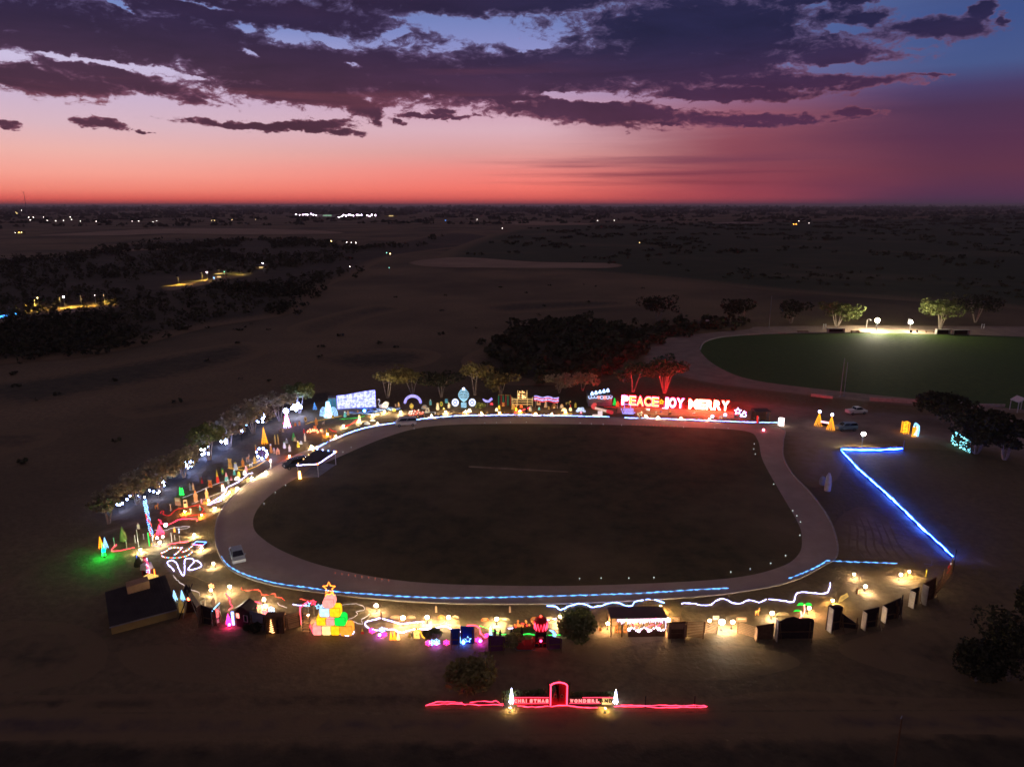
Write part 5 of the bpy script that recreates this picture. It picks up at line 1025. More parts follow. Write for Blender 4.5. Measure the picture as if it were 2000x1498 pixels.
# thatch humps and boards that catch the floodlights of the near row
for x, y, tp, w, kd, c1, c2, lb in [(774, 1208, 1196, 18, 'dome', 'tan', 'straw', 'left thatch hump beyond the large pinkish floodlight'), (803, 1208, 1197, 14, 'dome', 'straw', 'tan', 'right thatch hump beyond the large pinkish floodlight'), (862, 1208, 1198, 13, 'house', 'orange', 'tan', 'orange gabled board left of the white floodlight by the blue backdrop'), (889, 1208, 1199, 13, 'house', 'tan', 'orange', 'tan gabled board right of the white floodlight by the blue backdrop'),
        (947, 1213, 1203, 12, 'dome', 'orange', 'tan', 'small orange hump left of the white floodlight before the wagon'), (985, 1212, 1200, 16, 'dome', 'straw', 'cream', 'straw hump right of the white floodlight before the wagon'), (1112, 1208, 1192, 16, 'dome', 'straw', 'green', 'straw mound right of the wide violet floodlight'), (1318, 1214, 1203, 18, 'board', 'tan', 'straw', 'tan board beside the floodlight at the right end of the stall'),
        (1448, 1214, 1203, 20, 'board', 'tan', 'cream', 'tan board right of the orange white floodlight'), (1398, 1210, 1200, 12, 'board', 'cream', 'tan', 'cream board left of the brightest floodlight'), (1528, 1202, 1193, 20, 'dome', 'straw', 'tan', 'long straw hump right of the violet floodlight'), (1222, 1198, 1188, 16, 'dome', 'orange', 'tan', 'orange hump left of the floodlight behind the stall')]:
    tp = y - (y - tp) * (.55 if kd == 'dome' else .8); w *= 1.35 if kd == 'dome' else 1.0
    cutout(x, y, tp, w, kd, c1, c2, lb, name='thatch_hump' if kd == 'dome' else 'display_board', cat='hump' if kd == 'dome' else 'board', face=0, glow=K[c1])
for x, y, tp, c, lb in [(1248, 1236, 1222, 'red', 'small red figure behind the left counter bulbs'), (1262, 1236, 1223, 'white', 'small white figure behind the middle counter bulbs'), (1278, 1236, 1222, 'gold', 'small gold figure behind the right counter bulbs'), (1150, 1226, 1212, 'gold', 'gold figure between the grey green shrub and the stall'), (1172, 1232, 1219, 'orange', 'orange figure left of the market stall'), (1140, 1214, 1203, 'orange', 'orange figure above the grey green shrub'), (800, 1246, 1234, 'gold', 'small gold figure right of the three golden cones'), (708, 1238, 1226, 'red', 'small red figure left of the pond outline')]:
    cutout(x, y, tp, 6, 'gnome', c, 'yellow', lb, name='gnome_figure', face=0)

# ---------------------------------------------------------------- left arc: figures, bulbs and cone trees
GG = lambda c, k=.8: emis('inflatable_glow', c, k, .5, 2.5)
for a in [  # px, base, top, width, kind, colour, second colour, label
    (353, 968, 951, 5, 'tree', 'green', 'green', 'left one of two glowing green trees in the left row', GG((.02, 1, .08), 3)), (357.5, 968, 952, 5, 'tree', 'green', 'green', 'right one of two glowing green trees in the left row', GG((.02, 1, .08), 3)),
    (307, 994, 981, 9, 'deer', 'orange', 'gold', 'orange cut-out deer just right of the tall mast top'), (350, 1003, 972, 12, 'board', 'tan', 'cream', 'square tan signboard held high on a post', None, .52), (363, 992, 976, 7, 'board', 'cream', 'black', 'small cream board right of the square tan signboard'),
    (334, 998, 984, 5, 'bone', 'cream', 'tan', 'slanting cream cut-out left of the square tan signboard'), (373, 1003, 993, 5, 'bone', 'white', 'cream', 'pale bone shaped cut-out near the dim red curl'), (394, 984, 974, 4, 'candle', 'pinkp', 'white', 'pink candle cut-out with a white flame'),
    (391, 997, 986, 3.5, 'candle', 'teal', 'white', 'small teal candle cut-out beside the dim red curl'), (383, 980, 957, 8, 'person', 'tan', 'orange', 'tall tan robed cut-out left of the pale rope light'), (405, 975, 953, 6, 'person', 'tan', 'white', 'tan and white cut-out angel in the middle of the left row'),
    (411, 952, 937, 9, 'bear', 'orange', 'red', 'orange bear cut-out with a red belly'), (426, 944, 917, 6, 'gnome', 'red', 'yellow', 'tall red gnome with a yellow pointed hat'), (435, 927, 914, 5, 'ring', 'green', 'yellow', 'green and yellow wreath cut-out above the tall red gnome'),
    (443, 940, 921, 7, 'gnome', 'teal', 'pinkp', 'teal gnome with a pink pointed hat'), (395, 944, 931, 4, 'gnome', 'red', 'brownboard', 'dim red gnome standing alone at the back of the left row'), (372, 958, 943, 4, 'person', 'grey', 'tan', 'grey cut-out person at the back of the left row'), (378, 957, 942, 4, 'person', 'tan', 'orange', 'orange faced cut-out beside the grey one'),
    (436, 960, 944, 7, 'snowman', 'white', 'red', 'white snowman with a red hat inside the zigzag'), (446, 946, 936, 5, 'person', 'grey', 'white', 'small grey penguin like cut-out by the pale rope light'), (452, 938, 928, 4, 'gnome', 'pinkp', 'red', 'small pink gnome near the yellow balls'),
    (467, 932, 920, 7, 'dome', 'yellow', 'gold', 'yellow ball shaped cut-out near the track edge'), (464, 938, 930, 12, 'dome', 'white', 'cream', 'white snow mound cut-out below the yellow ball'), (478, 928, 918, 7, 'dome', 'white', 'grey', 'white dome right of the yellow ball'), (458, 928, 917, 6, 'snowman', 'teal', 'white', 'pale teal snowman left of the yellow ball'),
    (450, 914, 895, 9, 'bear', 'gold', 'orange', 'golden bear at the left end of the yellow rope lights'), (461, 918, 903, 8, 'snowman', 'white', 'yellow', 'white snowman with a yellow hat on the yellow rope light'), (475, 912, 894, 6, 'person', 'orange', 'tan', 'orange robed cut-out between the golden bear and the bulb wheel'), (485, 902, 886, 8, 'deer', 'tan', 'orange', 'tan deer cut-out behind the orange robed one'),
    (498, 905, 890, 6, 'person', 'gold', 'tan', 'golden cut-out left of the bulb wheel'), (491, 912, 902, 8, 'deer', 'white', 'cream', 'white deer cut-out above the yellow rope light'), (481, 922, 909, 6, 'person', 'pinkp', 'white', 'pink robed cut-out at the right of the yellow rope light'), (500, 884, 868, 3, 'candle', 'orange', 'yellow', 'thin orange candle left of the bulb wheel'),
    (530, 885, 867, 6, 'snowman', 'orange', 'white', 'orange lit snowman right of the bulb wheel'), (536, 886, 874, 4, 'person', 'tan', 'white', 'tan cut-out beside the orange lit snowman'), (543, 888, 874, 7, 'house', 'tan', 'brownboard', 'small tan house cut-out right of the bulb wheel'),
    (538, 868, 849, 3, 'candle', 'olive' if False else 'gold', 'yellow', 'left tall gold candle behind the orange lit snowman'), (544, 868, 848, 3, 'candle', 'gold', 'yellow', 'right tall gold candle behind the orange lit snowman'),
    (556, 876, 862, 6, 'snowman', 'white', 'green', 'pale snowman with a green hat at the pale lit patch'), (560, 866, 856, 5, 'person', 'grey', 'white', 'grey robed cut-out behind the pale snowman'), (566, 882, 868, 5, 'person', 'white', 'cream', 'white robed cut-out standing in front of the pale lit patch'),
    (574, 862, 844, 8, 'tree', 'green', 'gold', 'dark green tree cut-out with gold ornaments'), (583, 874, 861, 6, 'snowman', 'yellow', 'cream', 'yellow snowman in the pale lit patch'), (588, 868, 861, 6, 'dome', 'white', 'grey', 'small white dome beside the yellow snowman'), (576, 862, 854, 6, 'bear', 'tan', 'cream', 'tan bear at the foot of the dark green tree cut-out'),
    (596, 862, 846, 4, 'person', 'cream', 'white', 'cream robed cut-out at the right of the pale lit patch'), (547, 846, 835, 5, 'deer', 'brownboard', 'tan', 'dim brown deer far back behind the gold candles'), (553, 844, 834, 4, 'person', 'tan', 'brownboard', 'dim tan cut-out beside the dim brown deer'),
    (577, 832, 824, 4, 'person', 'orange', 'tan', 'dim orange cut-out right of the pink and white light tree'), (585, 831, 821, 4, 'person', 'orange', 'brownboard', 'second dim orange cut-out right of the pink and white light tree'), (597, 824, 814, 5, 'ring', 'gold', 'brownboard', 'dim gold wreath cut-out below the bulb cluster'),
    (618, 830, 815, 6, 'person', 'orange', 'tan', 'orange cut-out angel below the fountain'), (616, 843, 831, 7, 'bear', 'orange', 'pinkp', 'orange lit bear above the flower bed'), (594, 846, 837, 4, 'candle', 'red', 'pinkp', 'small red candle left of the flower bed'), (629, 846, 836, 5, 'dome', 'tan', 'cream', 'tan mound right of the flower bed'),
    (638, 846, 838, 3, 'candle', 'gold', 'yellow', 'small gold stake right of the flower bed'), (632, 830, 821, 6, 'deer', 'tan', 'cream', 'tan deer on the faint yellow rope light'), (650, 817, 810, 7, 'dome', 'gold', 'yellow', 'dim gold mound in front of the fountain'),
    (674, 815, 804, 6, 'snowman', 'teal', 'white', 'pale green snowman at the left foot of the light wall'), (680, 811, 801, 5, 'person', 'tan', 'gold', 'tan cut-out at the left foot of the light wall'), (702, 820, 810, 6, 'snowman', 'cream', 'gold', 'cream snowman below the middle of the light wall'), (712, 797, 781, 7, 'person', 'cream', 'pinkp', 'figure in cream with a pink face before the light wall', None),
    (690, 798, 787, 6, 'dome', 'pinkp', 'red', 'pink ball shaped cut-out before the light wall'), (699, 807, 801, 3, 'candle', 'orange', 'gold', 'small orange candle before the light wall'), (773, 795, 789, 4, 'bear', 'tan', 'cream', 'small tan bear left of the lilac arch'), (779, 795, 786, 5, 'snowman', 'tan', 'gold', 'small tan snowman left of the lilac arch'),
    (770, 804, 797, 6, 'house', 'yellow', 'gold', 'small yellow house left of the lilac arch'), (804, 800, 787, 9, 'diamond', 'gold', 'yellow', 'golden diamond under the lilac arch', GG((1, .62, .12), .55)), (829, 799, 790, 13, 'dome', 'grey', 'tan', 'grey boulder cut-out right of the lilac arch'), (835, 805, 796, 9, 'bear', 'cream', 'grey', 'cream bear in front of the grey boulder'),
    (841, 791, 780, 5, 'person', 'teal', 'white', 'pale teal robed cut-out between the arch and the coach'), (855, 801, 787, 7, 'snowman', 'cream', 'tan', 'cream snowman left of the coach'), (862, 794, 784, 6, 'ring', 'yellow', 'green', 'yellow ball cut-out left of the coach'), (872, 787, 779, 6, 'board', 'teal', 'blueboard', 'teal blue square board left of the coach'),
    (877, 797, 786, 5, 'person', 'cream', 'white', 'cream robed cut-out just left of the left coach wheel'), (866, 802, 796, 4, 'candle', 'gold', 'cream', 'short gold candle left of the coach'), (917, 805, 798, 9, 'dome', 'white', 'cream', 'white igloo below the right coach wheel'), (960, 791, 786, 6, 'dome', 'red', 'pinkp', 'red glowing ball right of the smile shaped light', GG((1, .06, .08), 1.4)),
    (970, 803, 796, 6, 'snowman', 'white', 'cream', 'white ball snowman below the green bush'), (975, 800, 791, 5, 'person', 'yellow', 'orange', 'yellow cut-out below the red and green poles'), (1002, 800, 787, 7, 'person', 'gold', 'tan', 'gold robed cut-out left of the golden castle'), (1008, 803, 790, 4, 'gnome', 'yellow', 'gold', 'yellow gnome by the short red rope light'),
    (983, 794, 786, 5, 'bear', 'orange', 'tan', 'orange bear below the red and green poles'), (1036, 803, 793, 6, 'snowman', 'cream', 'grey', 'cream snowman below the golden castle'), (1028, 806, 796, 4, 'board', 'black', 'darkboard', 'black board right of the amber patch in the far row'), (1052, 791, 779, 8, 'dome', 'tan', 'brownboard', 'tan tree shaped cut-out at the left of the striped banner'),
    (1066, 797, 781, 8, 'tree', 'tan', 'brownboard', 'tan tiered tree before the striped banner'), (1082, 798, 787, 10, 'house', 'brownboard', 'tan', 'brown house cut-out before the striped banner'), (1097, 798, 789, 8, 'dome', 'tan', 'cream', 'tan dome right of the striped banner'), (1053, 801, 795, 5, 'snowman', 'teal', 'grey', 'pale teal snowman below the striped banner'),
    (1072, 800, 793, 4, 'person', 'gold', 'tan', 'small gold cut-out below the striped banner'), (1110, 791, 782, 11, 'deer', 'olive' if False else 'gold', 'green', 'gold green deer left of the white cloud dome'), (1114, 803, 789, 7, 'gnome', 'cream', 'red', 'cream gnome with a red hat left of the white cloud dome'), (1124, 796, 786, 5, 'candle', 'yellow', 'gold', 'yellow candle left of the white cloud dome'),
    (1102, 803, 797, 12, 'dome', 'cream', 'white', 'cream mound left of the white cloud dome'), (1250, 811, 803, 11, 'deer', 'cream', 'white', 'cream deer below PEACE'), (1265, 806, 797, 10, 'bear', 'white', 'cream', 'white bear below the gap after PEACE'), (1288, 804, 797, 13, 'house', 'tan', 'grey', 'low grey roofed house below the star between the words'), (1291, 808, 803, 5, 'dome', 'blueboard', 'teal', 'small blue ball below the low grey roofed house'),
    (1281, 809, 803, 5, 'bear', 'cream', 'tan', 'cream bear left of the small blue ball'), (1308, 811, 800, 8, 'gnome', 'brownboard', 'gold', 'dark gnome below JOY'), (1332, 803, 799, 9, 'dome', 'gold', 'yellow', 'flat gold mound below the Y of JOY'), (1355, 811, 805, 9, 'snowman', 'white', 'gold', 'white snowman below the M of MERRY'), (1371, 805, 800, 6, 'dome', 'cream', 'gold', 'cream dome below the middle of MERRY', GG((1, .8, .6), 1.0)),
    (1407, 819, 808, 6, 'deer', 'cream', 'white', 'cream deer at the left of the last blue white ball'), (1206, 794, 783, 6, 'person', 'orange', 'gold', 'orange angel left of the giant P'), (1448, 813, 807, 10, 'dome', 'green', 'gold', 'green mound under the white star outline'),
    (1300, 801, 794, 4, 'person', 'brownboard', 'tan', 'dim brown figure under the J of JOY'), (1345, 800, 793, 4, 'candle', 'gold', 'yellow', 'small gold candle under the M of MERRY'), (272, 1042, 1021, 5, 'person', 'cream', 'tan', 'cream cut-out on a post above the pale posts', None, .45)]:
    a = list(a) + [None, 0.0][len(a) - 8:]
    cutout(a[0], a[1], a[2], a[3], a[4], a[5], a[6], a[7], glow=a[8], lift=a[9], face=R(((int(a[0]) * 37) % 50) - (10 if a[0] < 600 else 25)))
for x, b, tp, lb in [(224, 1066, 1050, 'pale post at the left end of the red tick light'), (248, 1071, 1054, 'pale post in the middle of the red tick light'), (265, 1060, 1045, 'short pale post with a long shadow'), (271, 1068, 1034, 'tall thin post with a long shadow'),
                     (281, 1053, 1043, 'pale twisted post left of the green lit post'), (336, 1058, 1040, 'thin stake right of the white floodlight cluster'), (352, 1060, 1046, 'thin stake left of the yellow white floodlight'), (342, 1055, 1045, 'short thin stake between two others by the floodlight')]:
    P = at(x, b); t = thing('display_post', lb, 'post', P, 0, 'slim posts in the left display'); h = ztop(P, tp); MB().cyl((0, 0, -.15), (0, 0, h * .95), .07, .05, n=6).build('shaft', K['pale'], t); MB().ball((0, 0, h * .96), .09, 4, 6).build('cap', K['pale'], t)
P = at(292, 1066); t = thing('display_post', 'green glowing post left of the orange rope light', 'post', P); MB().cyl((0, 0, -.1), (0, 0, ztop(P, 1040)), .08, n=6).build('shaft', emis('post_green', (.05, .8, .12), 1.6), t)
P = at(242, 1058); h = ztop(P, 1028); tag(MB().lathe([(.06, h), (.45, h * .5), (.55, h * .12), (.15, h * .08), (.12, -.1)], 8).build('slim_tree', LEAF['green'], None, loc=P), 'slim green conical tree with a long shadow', 'tree')
for x, b, tp, g_, lb in [(341, 1039, 1029, (1, .35, .05), 'orange glowing candle under the bright red rope light'), (350, 1041, 1032, (.6, .7, 1), 'white glowing hook right of the orange candle')]:
    cutout(x, b, tp, 4, 'candle' if x < 345 else 'bone', 'orange' if x < 345 else 'white', 'white', lb, glow=GG(g_, 3), face=0)
P = at(325, 1036); t = thing('ball_light', 'white ball light on a stake under the bright red rope light', 'ball light', P); MB().cyl((0, 0, -.1), (0, 0, .8), .03, n=5).build('stake', K['steel'], t); MB().ball((0, 0, .95), .28, 5, 8).build('ball', E['whitebulb'], t)
P = at(391, 1071); t = thing('trailer_frame', 'small dark trailer frame edged with coloured lights', 'trailer', P, R(-6)); MB().box((0, 0, .5), (1.6, 1.0, .6)).build('box', K['darkboard'], t)
MB().tube([(-.8, -.5, .85), (.8, -.5, .85), (.8, .5, .85), (-.8, .5, .85)], .05, 4, True).build('edge_lights', E['multi_b'], t); [MB().ball((-.8 + .23 * k, -.52, .9), .08, 3, 5).build('red_bulb', E['multi_r'], t) for k in range(8)]
# clusters of big round bulbs hung before the trees
def cluster(px, py, lb, pts, r=.27, base=None, col='blue'):
    P = at(px, base or py + 14); t = thing('bulb_cluster', lb, 'bulb cluster', P, 0, 'clusters of round bulbs along the left trees'); u = mpp(P); z0 = ztop(P, py)
    m = MB(); c = MB(); c.cyl((0, .1, 0), (0, .1, z0), .04, n=5)
    for dx, dy, k in pts: MB().ball((dx * u, rnd.uniform(-.3, .3), z0 - dy * u), r * k, 5, 7).build('bulb', E[col], t); c.tube([(0, .1, z0), (dx * u, .05, z0 - dy * u)], .015, 3)
    c.build('wire', K['black'], t)
cluster(321, 943, 'pair of blue white bulbs right of the pale forked tree', [(1, -5, .8), (-1, -1, .8), (0, 5, .7)]); cluster(370, 908, 'five bulb cluster third from the near end', [(3, -6, 1), (-4, 0, .9), (5, 1, 1), (-3, 7, .5), (-7, -4, .4), (8, -4, .4), (-5, 4, .4)])
cluster(402, 880, 'dense bulb cluster below the greenest tree', [(6, -9, 1), (-2, -1, .9), (-7, -3, .7), (0, 5, 1), (5, 6, 1.1), (-5, 7, .7), (3, -4, .6)]); cluster(439, 859, 'bulb cluster right of the greenest tree', [(2, 0, 1.2), (0, -6, .6), (-7, 3, .7), (-6, 6, .5), (3, 7, .6)])
cluster(472, 842, 'single blue bulb left of the orange cone tree', [(1, 0, .8), (-7, -1, .4)], base=862); cluster(513, 817, 'bulb cluster above the orange cone tree', [(1, 1, 1.1), (-2, -7, .6), (5, -4, .8), (-7, 7, .6), (2, 7, .6), (-9, 5, .4), (5, -7, .5)], base=838)
cluster(580, 795, 'cluster of large white bulbs right of the starburst', [(-9, 3, .9), (-4, -2, .9), (-1, 5, .9), (4, -6, .8), (7, 0, 1.2), (2, -1, .7)], base=816, r=.4); cluster(483, 830, 'faint green bulb right of the single blue bulb', [(0, 0, .8)], base=852, col='ice')
P0 = at(229, 988); t = thing('bulb_string', 'sagging string of small blue white bulbs at the near end of the left trees', 'bulb string', P0); m = MB(); c = MB(); q = []
for x, y in [(229, 985), (234, 986), (239, 983), (248, 975), (254, 969), (259, 970), (270, 969), (282, 971), (292, 958), (300, 960), (308, 963), (311, 960)]:
    p = at(x, y, 0); p = Vector((p.x * (1 - 1.3 / H), p.y * (1 - 1.3 / H), 1.3)) - P0; q.append(p); MB().ball(p, .15, 4, 6).build('bulb', E['blue'], t)
c.tube(q, .02, 3)
for k in (0, 5, 11): c.cyl((q[k].x, q[k].y, 0), q[k], .03, n=4)
c.build('wire', K['black'], t)
lighttree(517, 867, 834, 12, 'amber', 'orange cone tree standing high left of the bulb wheel', strands=10, rings=9, r=.06)
lighttree(561, 835, 803, 13, 'w', 'pink and white light tree under the starburst', topper='burst', strands=8, rings=6, r=.08, tc='whitebulb')
m = MB(); P = at(561, 835); h = ztop(P, 803); [m.ball((math.cos(k * 2.4) * .9 * (1 - k / 20), math.sin(k * 2.4) * .9 * (1 - k / 20) - .1, .3 + h * k / 20), .14, 3, 5) for k in range(18)]; tag(m.build('pink_bulb_garland', E['pinkred'], None, loc=P), 'garland of pink bulbs wound round the tree under the starburst', 'garland')
lighttree(615, 801, 786, 8, 'teal', 'dim teal light tree left of the white fountain', strands=6, rings=4, r=.02)
# bulb wheel
P = at(513, 898); t = thing('wheel_light', 'blue wheel shaped frame set with white bulbs', 'wheel light', P); u = mpp(P); z = ztop(P, 885); s = 11 * u
MB().tube([(s * math.cos(k * math.pi / 8), 0, z + s * math.sin(k * math.pi / 8)) for k in range(16)], .06, 4, True).build('rim', emis('wheel_blue', (.08, .16, 1.0), 2.5), t)
[MB().ball((s * .95 * math.cos(a), -.1, z + s * .95 * math.sin(a)), .19, 4, 6).build('bulb', E['blue'], t) for a in (.5, 1.2, 2.0, 2.9, 3.8, 4.6, 5.6, 6.1)]
m = MB(); [m.tube([(0, .03, z), (s * math.cos(k * math.pi / 4), .03, z + s * math.sin(k * math.pi / 4))], .03, 3) for k in range(8)]; m.build('spokes', K['purple'], t); MB().cyl((0, .08, -.1), (0, .08, z), .05).build('stand', K['steel'], t)
cutout(523, 900, 884, 6, 'gnome', 'orange', 'pinkp', 'orange gnome at the right of the bulb wheel', face=0)
P = at(529.5, 916); h = ztop(P, 899); t = thing('bollard_lamp', 'white bollard with a pink lamp at the left bend of the track', 'bollard lamp', P); MB().cyl((0, 0, -.1), (0, 0, h * .86), .13, n=8).build('post', K['white'], t); MB().ball((0, 0, h * .95), .17, 5, 8).build('lamp', emis('bollard_pink', (1.0, .45, .6), 45), t)
P = at(614, 847); t = thing('flower_bed', 'bed of glowing orange flower lights', 'flower lights', P); m = MB(); g_ = MB()
for k in range(26):
    p = (rnd.uniform(-1.6, 1.8), rnd.uniform(-.6, .8), rnd.uniform(.3, .9)); m.ball(p, .16, 3, 5); g_.cyl((p[0], p[1], -.05), p, .015, n=3)
g_.build('stems', K['green'], t); m.build('blooms', emis('bloom_orange', (1.0, .28, .12), 5), t)
# small low lit cloud shapes by the track
for x, y, lb in [(717, 829, 'nearer white cloud shape beside the far track rope light'), (728, 823, 'farther white cloud shape beside the far track rope light')]:
    P = at(x, y); t = thing('cloud_cutout', lb, 'cloud cut-out', P, 0, 'white cloud shapes'); MB().plate([(-.7, 0), (.7, 0), (.66, .35), (.4, .5), (.1, .75), (-.3, .6), (-.62, .4)], .3).build('board', K['white'], t); MB().cyl((0, .2, -.1), (0, .2, .5), .03).build('prop', K['wood'], t)

# ---------------------------------------------------------------- far row
# fountain of light
P = at(642, 814); u = mpp(P); h = ztop(P, 784); t = thing('light_fountain', 'white fountain of light with arching side jets', 'light fountain', P)
MB().lathe([(.15, h), (h * .12, h * .97), (h * .22, h * .3), (h * .3, 0)], 10).build('column', emis('fountain_core', (.45, .72, 1.0), 2.4, .5, 2), t)
for s in (-1, 1):
    m = MB()
    for k in range(5):
        w = (5 + k * 2.3) * u; hh = h * (.34 + .06 * k)
        m.tube([(s * (.2 + w * .55 * (1 - math.cos(a))), -.2 + .1 * k, .15 + hh * math.sin(a)) for a in [j * math.pi / 7 for j in range(8)]], .10, 4)
    m.build('side_jet', emis('fountain_jet', (.35, .62, 1.0), 1.8, .4, 2), t)
# wall of light on containers
A, B = at(659, 802), at(734, 796); d = B - A; L = d.length; h0, h1 = ztop(A, 773), ztop(B, 762); t = thing('light_wall', 'long bright blue white wall of lights', 'light wall', A, math.atan2(d.y, d.x))
MB().box((L / 2, 1.3, 1.45), (L + .3, 2.4, 2.9)).build('container', K['grey'], t)
MB().plate([(0, .5), (L, .25), (L, h1), (L * .8, h1 * .99), (L * .62, (h0 + h1 * 2) / 3), (L * .2, h0 * 1.01), (0, h0)], .14).build('light_net', E['wall'], t)
m = MB()
for k in range(11): m.cyl((L * k / 10, -.1, .5), (L * k / 10, -.1, h0 + (h1 - h0) * k / 10 - .05), .03, n=3)
m.build('net_frame', K['steel'], t)
for x, lb in [(654, 'dark container end beside the light wall'), (646, 'farther dark container left of the light wall')]:
    P = at(x, 799); t = thing('container', lb, 'container', P, R(14), 'dark containers'); h = ztop(P, 775); MB().box((0, 0, h / 2), (8 * u, 2.4, h)).build('body', K['grey'], t); MB().box((0, -1.22, h / 2), (7 * u, .05, h * .9)).build('door', K['teal'], t)
# swan on foil water
m = MB(); P = at(722, 808)
for k in range(14):
    y = rnd.uniform(-1.5, 4.5); x = rnd.uniform(-7, 5); w = rnd.uniform(2, 4.5); m.tube([(x + w * j / 6, y + .25 * math.sin(j * 1.3), .18 + .1 * math.sin(j * 1.1 + k)) for j in range(7)], [.05, .2, .3, .34, .3, .2, .05], 5)
tag(m.build('foil_water', K['water'], None, loc=P), 'rippled blue foil water in front of the light wall', 'foil water'); P = at(712, 806); t = thing('tint_lamp', 'small blue lamp behind the foil water', 'lamp', P); MB().box((0, 0, .15), (.5, .3, .3)).build('base', K['black'], t); MB().ball((0, 0, .5), .3, 5, 8).build('lens', emis('lens_water', (.05, .25, 1.0), 70), t)
P = at(747, 799); h = ztop(P, 778); t = thing('swan_figure', 'white swan with raised wing on the blue foil water', 'swan figure', P, R(-8))
MB().ball((.35, 0, .75), .95, 7, 10, (1.25, .7, .72)).build('body', K['white'], t, True); MB().plate([(-.2, .7), (.3, .5), (1.4, .7), (1.75, 1.4), (1.55, 2.0), (.9, 2.1), (.4, 1.75), (-.1, 1.3)], .3).build('wing', K['white'], t)
MB().tube(smooth([(-.5, 0, .7), (-.95, 0, 1.1), (-.75, 0, 1.75), (-.62, 0, 2.25), (-.85, 0, 2.5), (-1.1, 0, 2.35)], 4), .15, 6, r1=.11).build('neck', K['white'], t, True); MB().tube([(-1.1, 0, 2.35), (-1.38, 0, 2.2)], .09, 5, r1=.02).build('beak', K['orange'], t)
# lilac arch
A, B = at(789, 790), at(824, 790); c = (A + B) / 2; ro = (B - A).length / 2; t = thing('light_arch', 'glowing lilac half ring arch', 'light arch', c); z = .4; hh = (ztop(c, 771) - z)
MB().plate([(-ro * math.cos(a), z + hh * math.sin(a)) for a in [k * math.pi / 14 for k in range(15)]] + [(ro * .74 * math.cos(a), z + hh * .70 * math.sin(a)) for a in [k * math.pi / 14 for k in range(15)]], .3).build('arch_band', E['lilac'], t)
for s in (-1, 1): MB().box((s * ro * .87, 0, z / 2), (.3, .3, z)).build('foot', K['steel'], t)
P = at(813, 812); t = thing('berry_heap', 'heap of red and white glowing balls below the lilac arch', 'ball heap', P); m = MB(); w_ = MB(); MB().box((0, 0, .12), (3.6, 1.2, .24)).build('tray', K['brownboard'], t)
for k in range(44):
    x = rnd.uniform(-1.8, 1.8); (m if k % 3 else w_).ball((x, rnd.uniform(-.5, .4), .25 + rnd.random() * (1.5 - abs(abs(x) - .8) * .8)), .17, 3, 5)
m.build('red_balls', emis('berry_red', (1, .16, .10), 2.2), t); w_.build('white_balls', emis('berry_white', (1, .75, .6), 2.0), t)
for x, lb in [(818, 'leftmost small dark figure on the far track edge'), (826, 'small dark hunched figure on the far track edge'), (832, 'small dark figure right of the hunched one on the far track edge'), (842.5, 'rightmost small dark figure on the far track edge')]:
    cutout(x, 815, 808, 2.6, 'person', 'black', 'darkboard', lb, face=0, group='small dark figures by the far track')
t = thing('white_bench', 'long pale bench behind the small dark figures', 'bench', at(838, 809)); MB().box((0, 0, .5), (3.4, .5, .1)).build('seat', K['white'], t); [MB().box((s * 1.5, 0, .22), (.1, .45, .44)).build('leg', K['white'], t) for s in (-1, 1)]
# coach
P = at(906, 796); u = mpp(P); h = ztop(P, 758); t = thing('light_coach', 'domed coach outlined in ice white lights between two wheels', 'light coach', P); ec = emis('coach_ice', (.42, .78, 1.0), 1.2, .3, 3)
m = MB(); wq = 10 * u; z0 = h * .3
for k in range(9):
    f = -1 + k / 4; m.tube([(f * wq * math.sin(math.pi * (.10 + .9 * j / 8)) ** .8, -.3 * (1 - f * f), z0 + (h * .93 - z0) * (1 - j / 8)) for j in range(9)], .065, 4)
for j in range(2, 8):
    s_ = math.sin(math.pi * (.10 + .9 * j / 8)) ** .8; z = z0 + (h * .93 - z0) * (1 - j / 8); m.tube([(f * wq * s_, -.32 * (1 - f * f), z) for f in (-1, -.5, 0, .5, 1)], .05, 4)
m.build('dome_outline', ec, t); MB().ball((0, 0, h * .96), .28, 5, 8).build('finial', E['whitebulb'], t)
m = MB()
for k in range(5): m.box((0, -.1, .15 + k * h * .055), (wq * (1.0 + .1 * (k % 2)), .2, .12))
m.build('steps', ec, t); MB().cyl((0, .3, -.1), (0, .3, h * .9), .06).build('mast', K['steel'], t)
for s in (-1, 1):
    w_ = MB(); cx = s * 16.5 * u; cz = ztop(P, 786); rr = 7 * u
    for q in (rr, rr * .82): w_.tube([(cx + q * .88 * math.cos(k * math.pi / 7), -.1, cz + q * math.sin(k * math.pi / 7)) for k in range(14)], .11, 4, True)
    for k in range(8): w_.tube([(cx, -.1, cz), (cx + rr * .85 * math.cos(k * math.pi / 4), -.1, cz + rr * .9 * math.sin(k * math.pi / 4))], .07, 4)
    w_.build('wheel', emis('wheel_white', (.66, .72, 1.0), 2.0, .2, 3), t)
P = at(952, 795); h = ztop(P, 782); u = mpp(P); t = thing('smile_light', 'lilac smile shaped light right of the coach', 'smile light', P); MB().tube([(x * u, 0, h + z * u) for x, z in ((-9, 3), (-6, 0), (-2, -2), (3, -2), (6, 1), (8, 3), (9, 1))], [.1, .25, .3, .3, .3, .35, .2], 5).build('light_outline', E['lilac'], t); MB().cyl((0, .2, -.1), (0, .2, h), .04).build('stake', K['steel'], t)
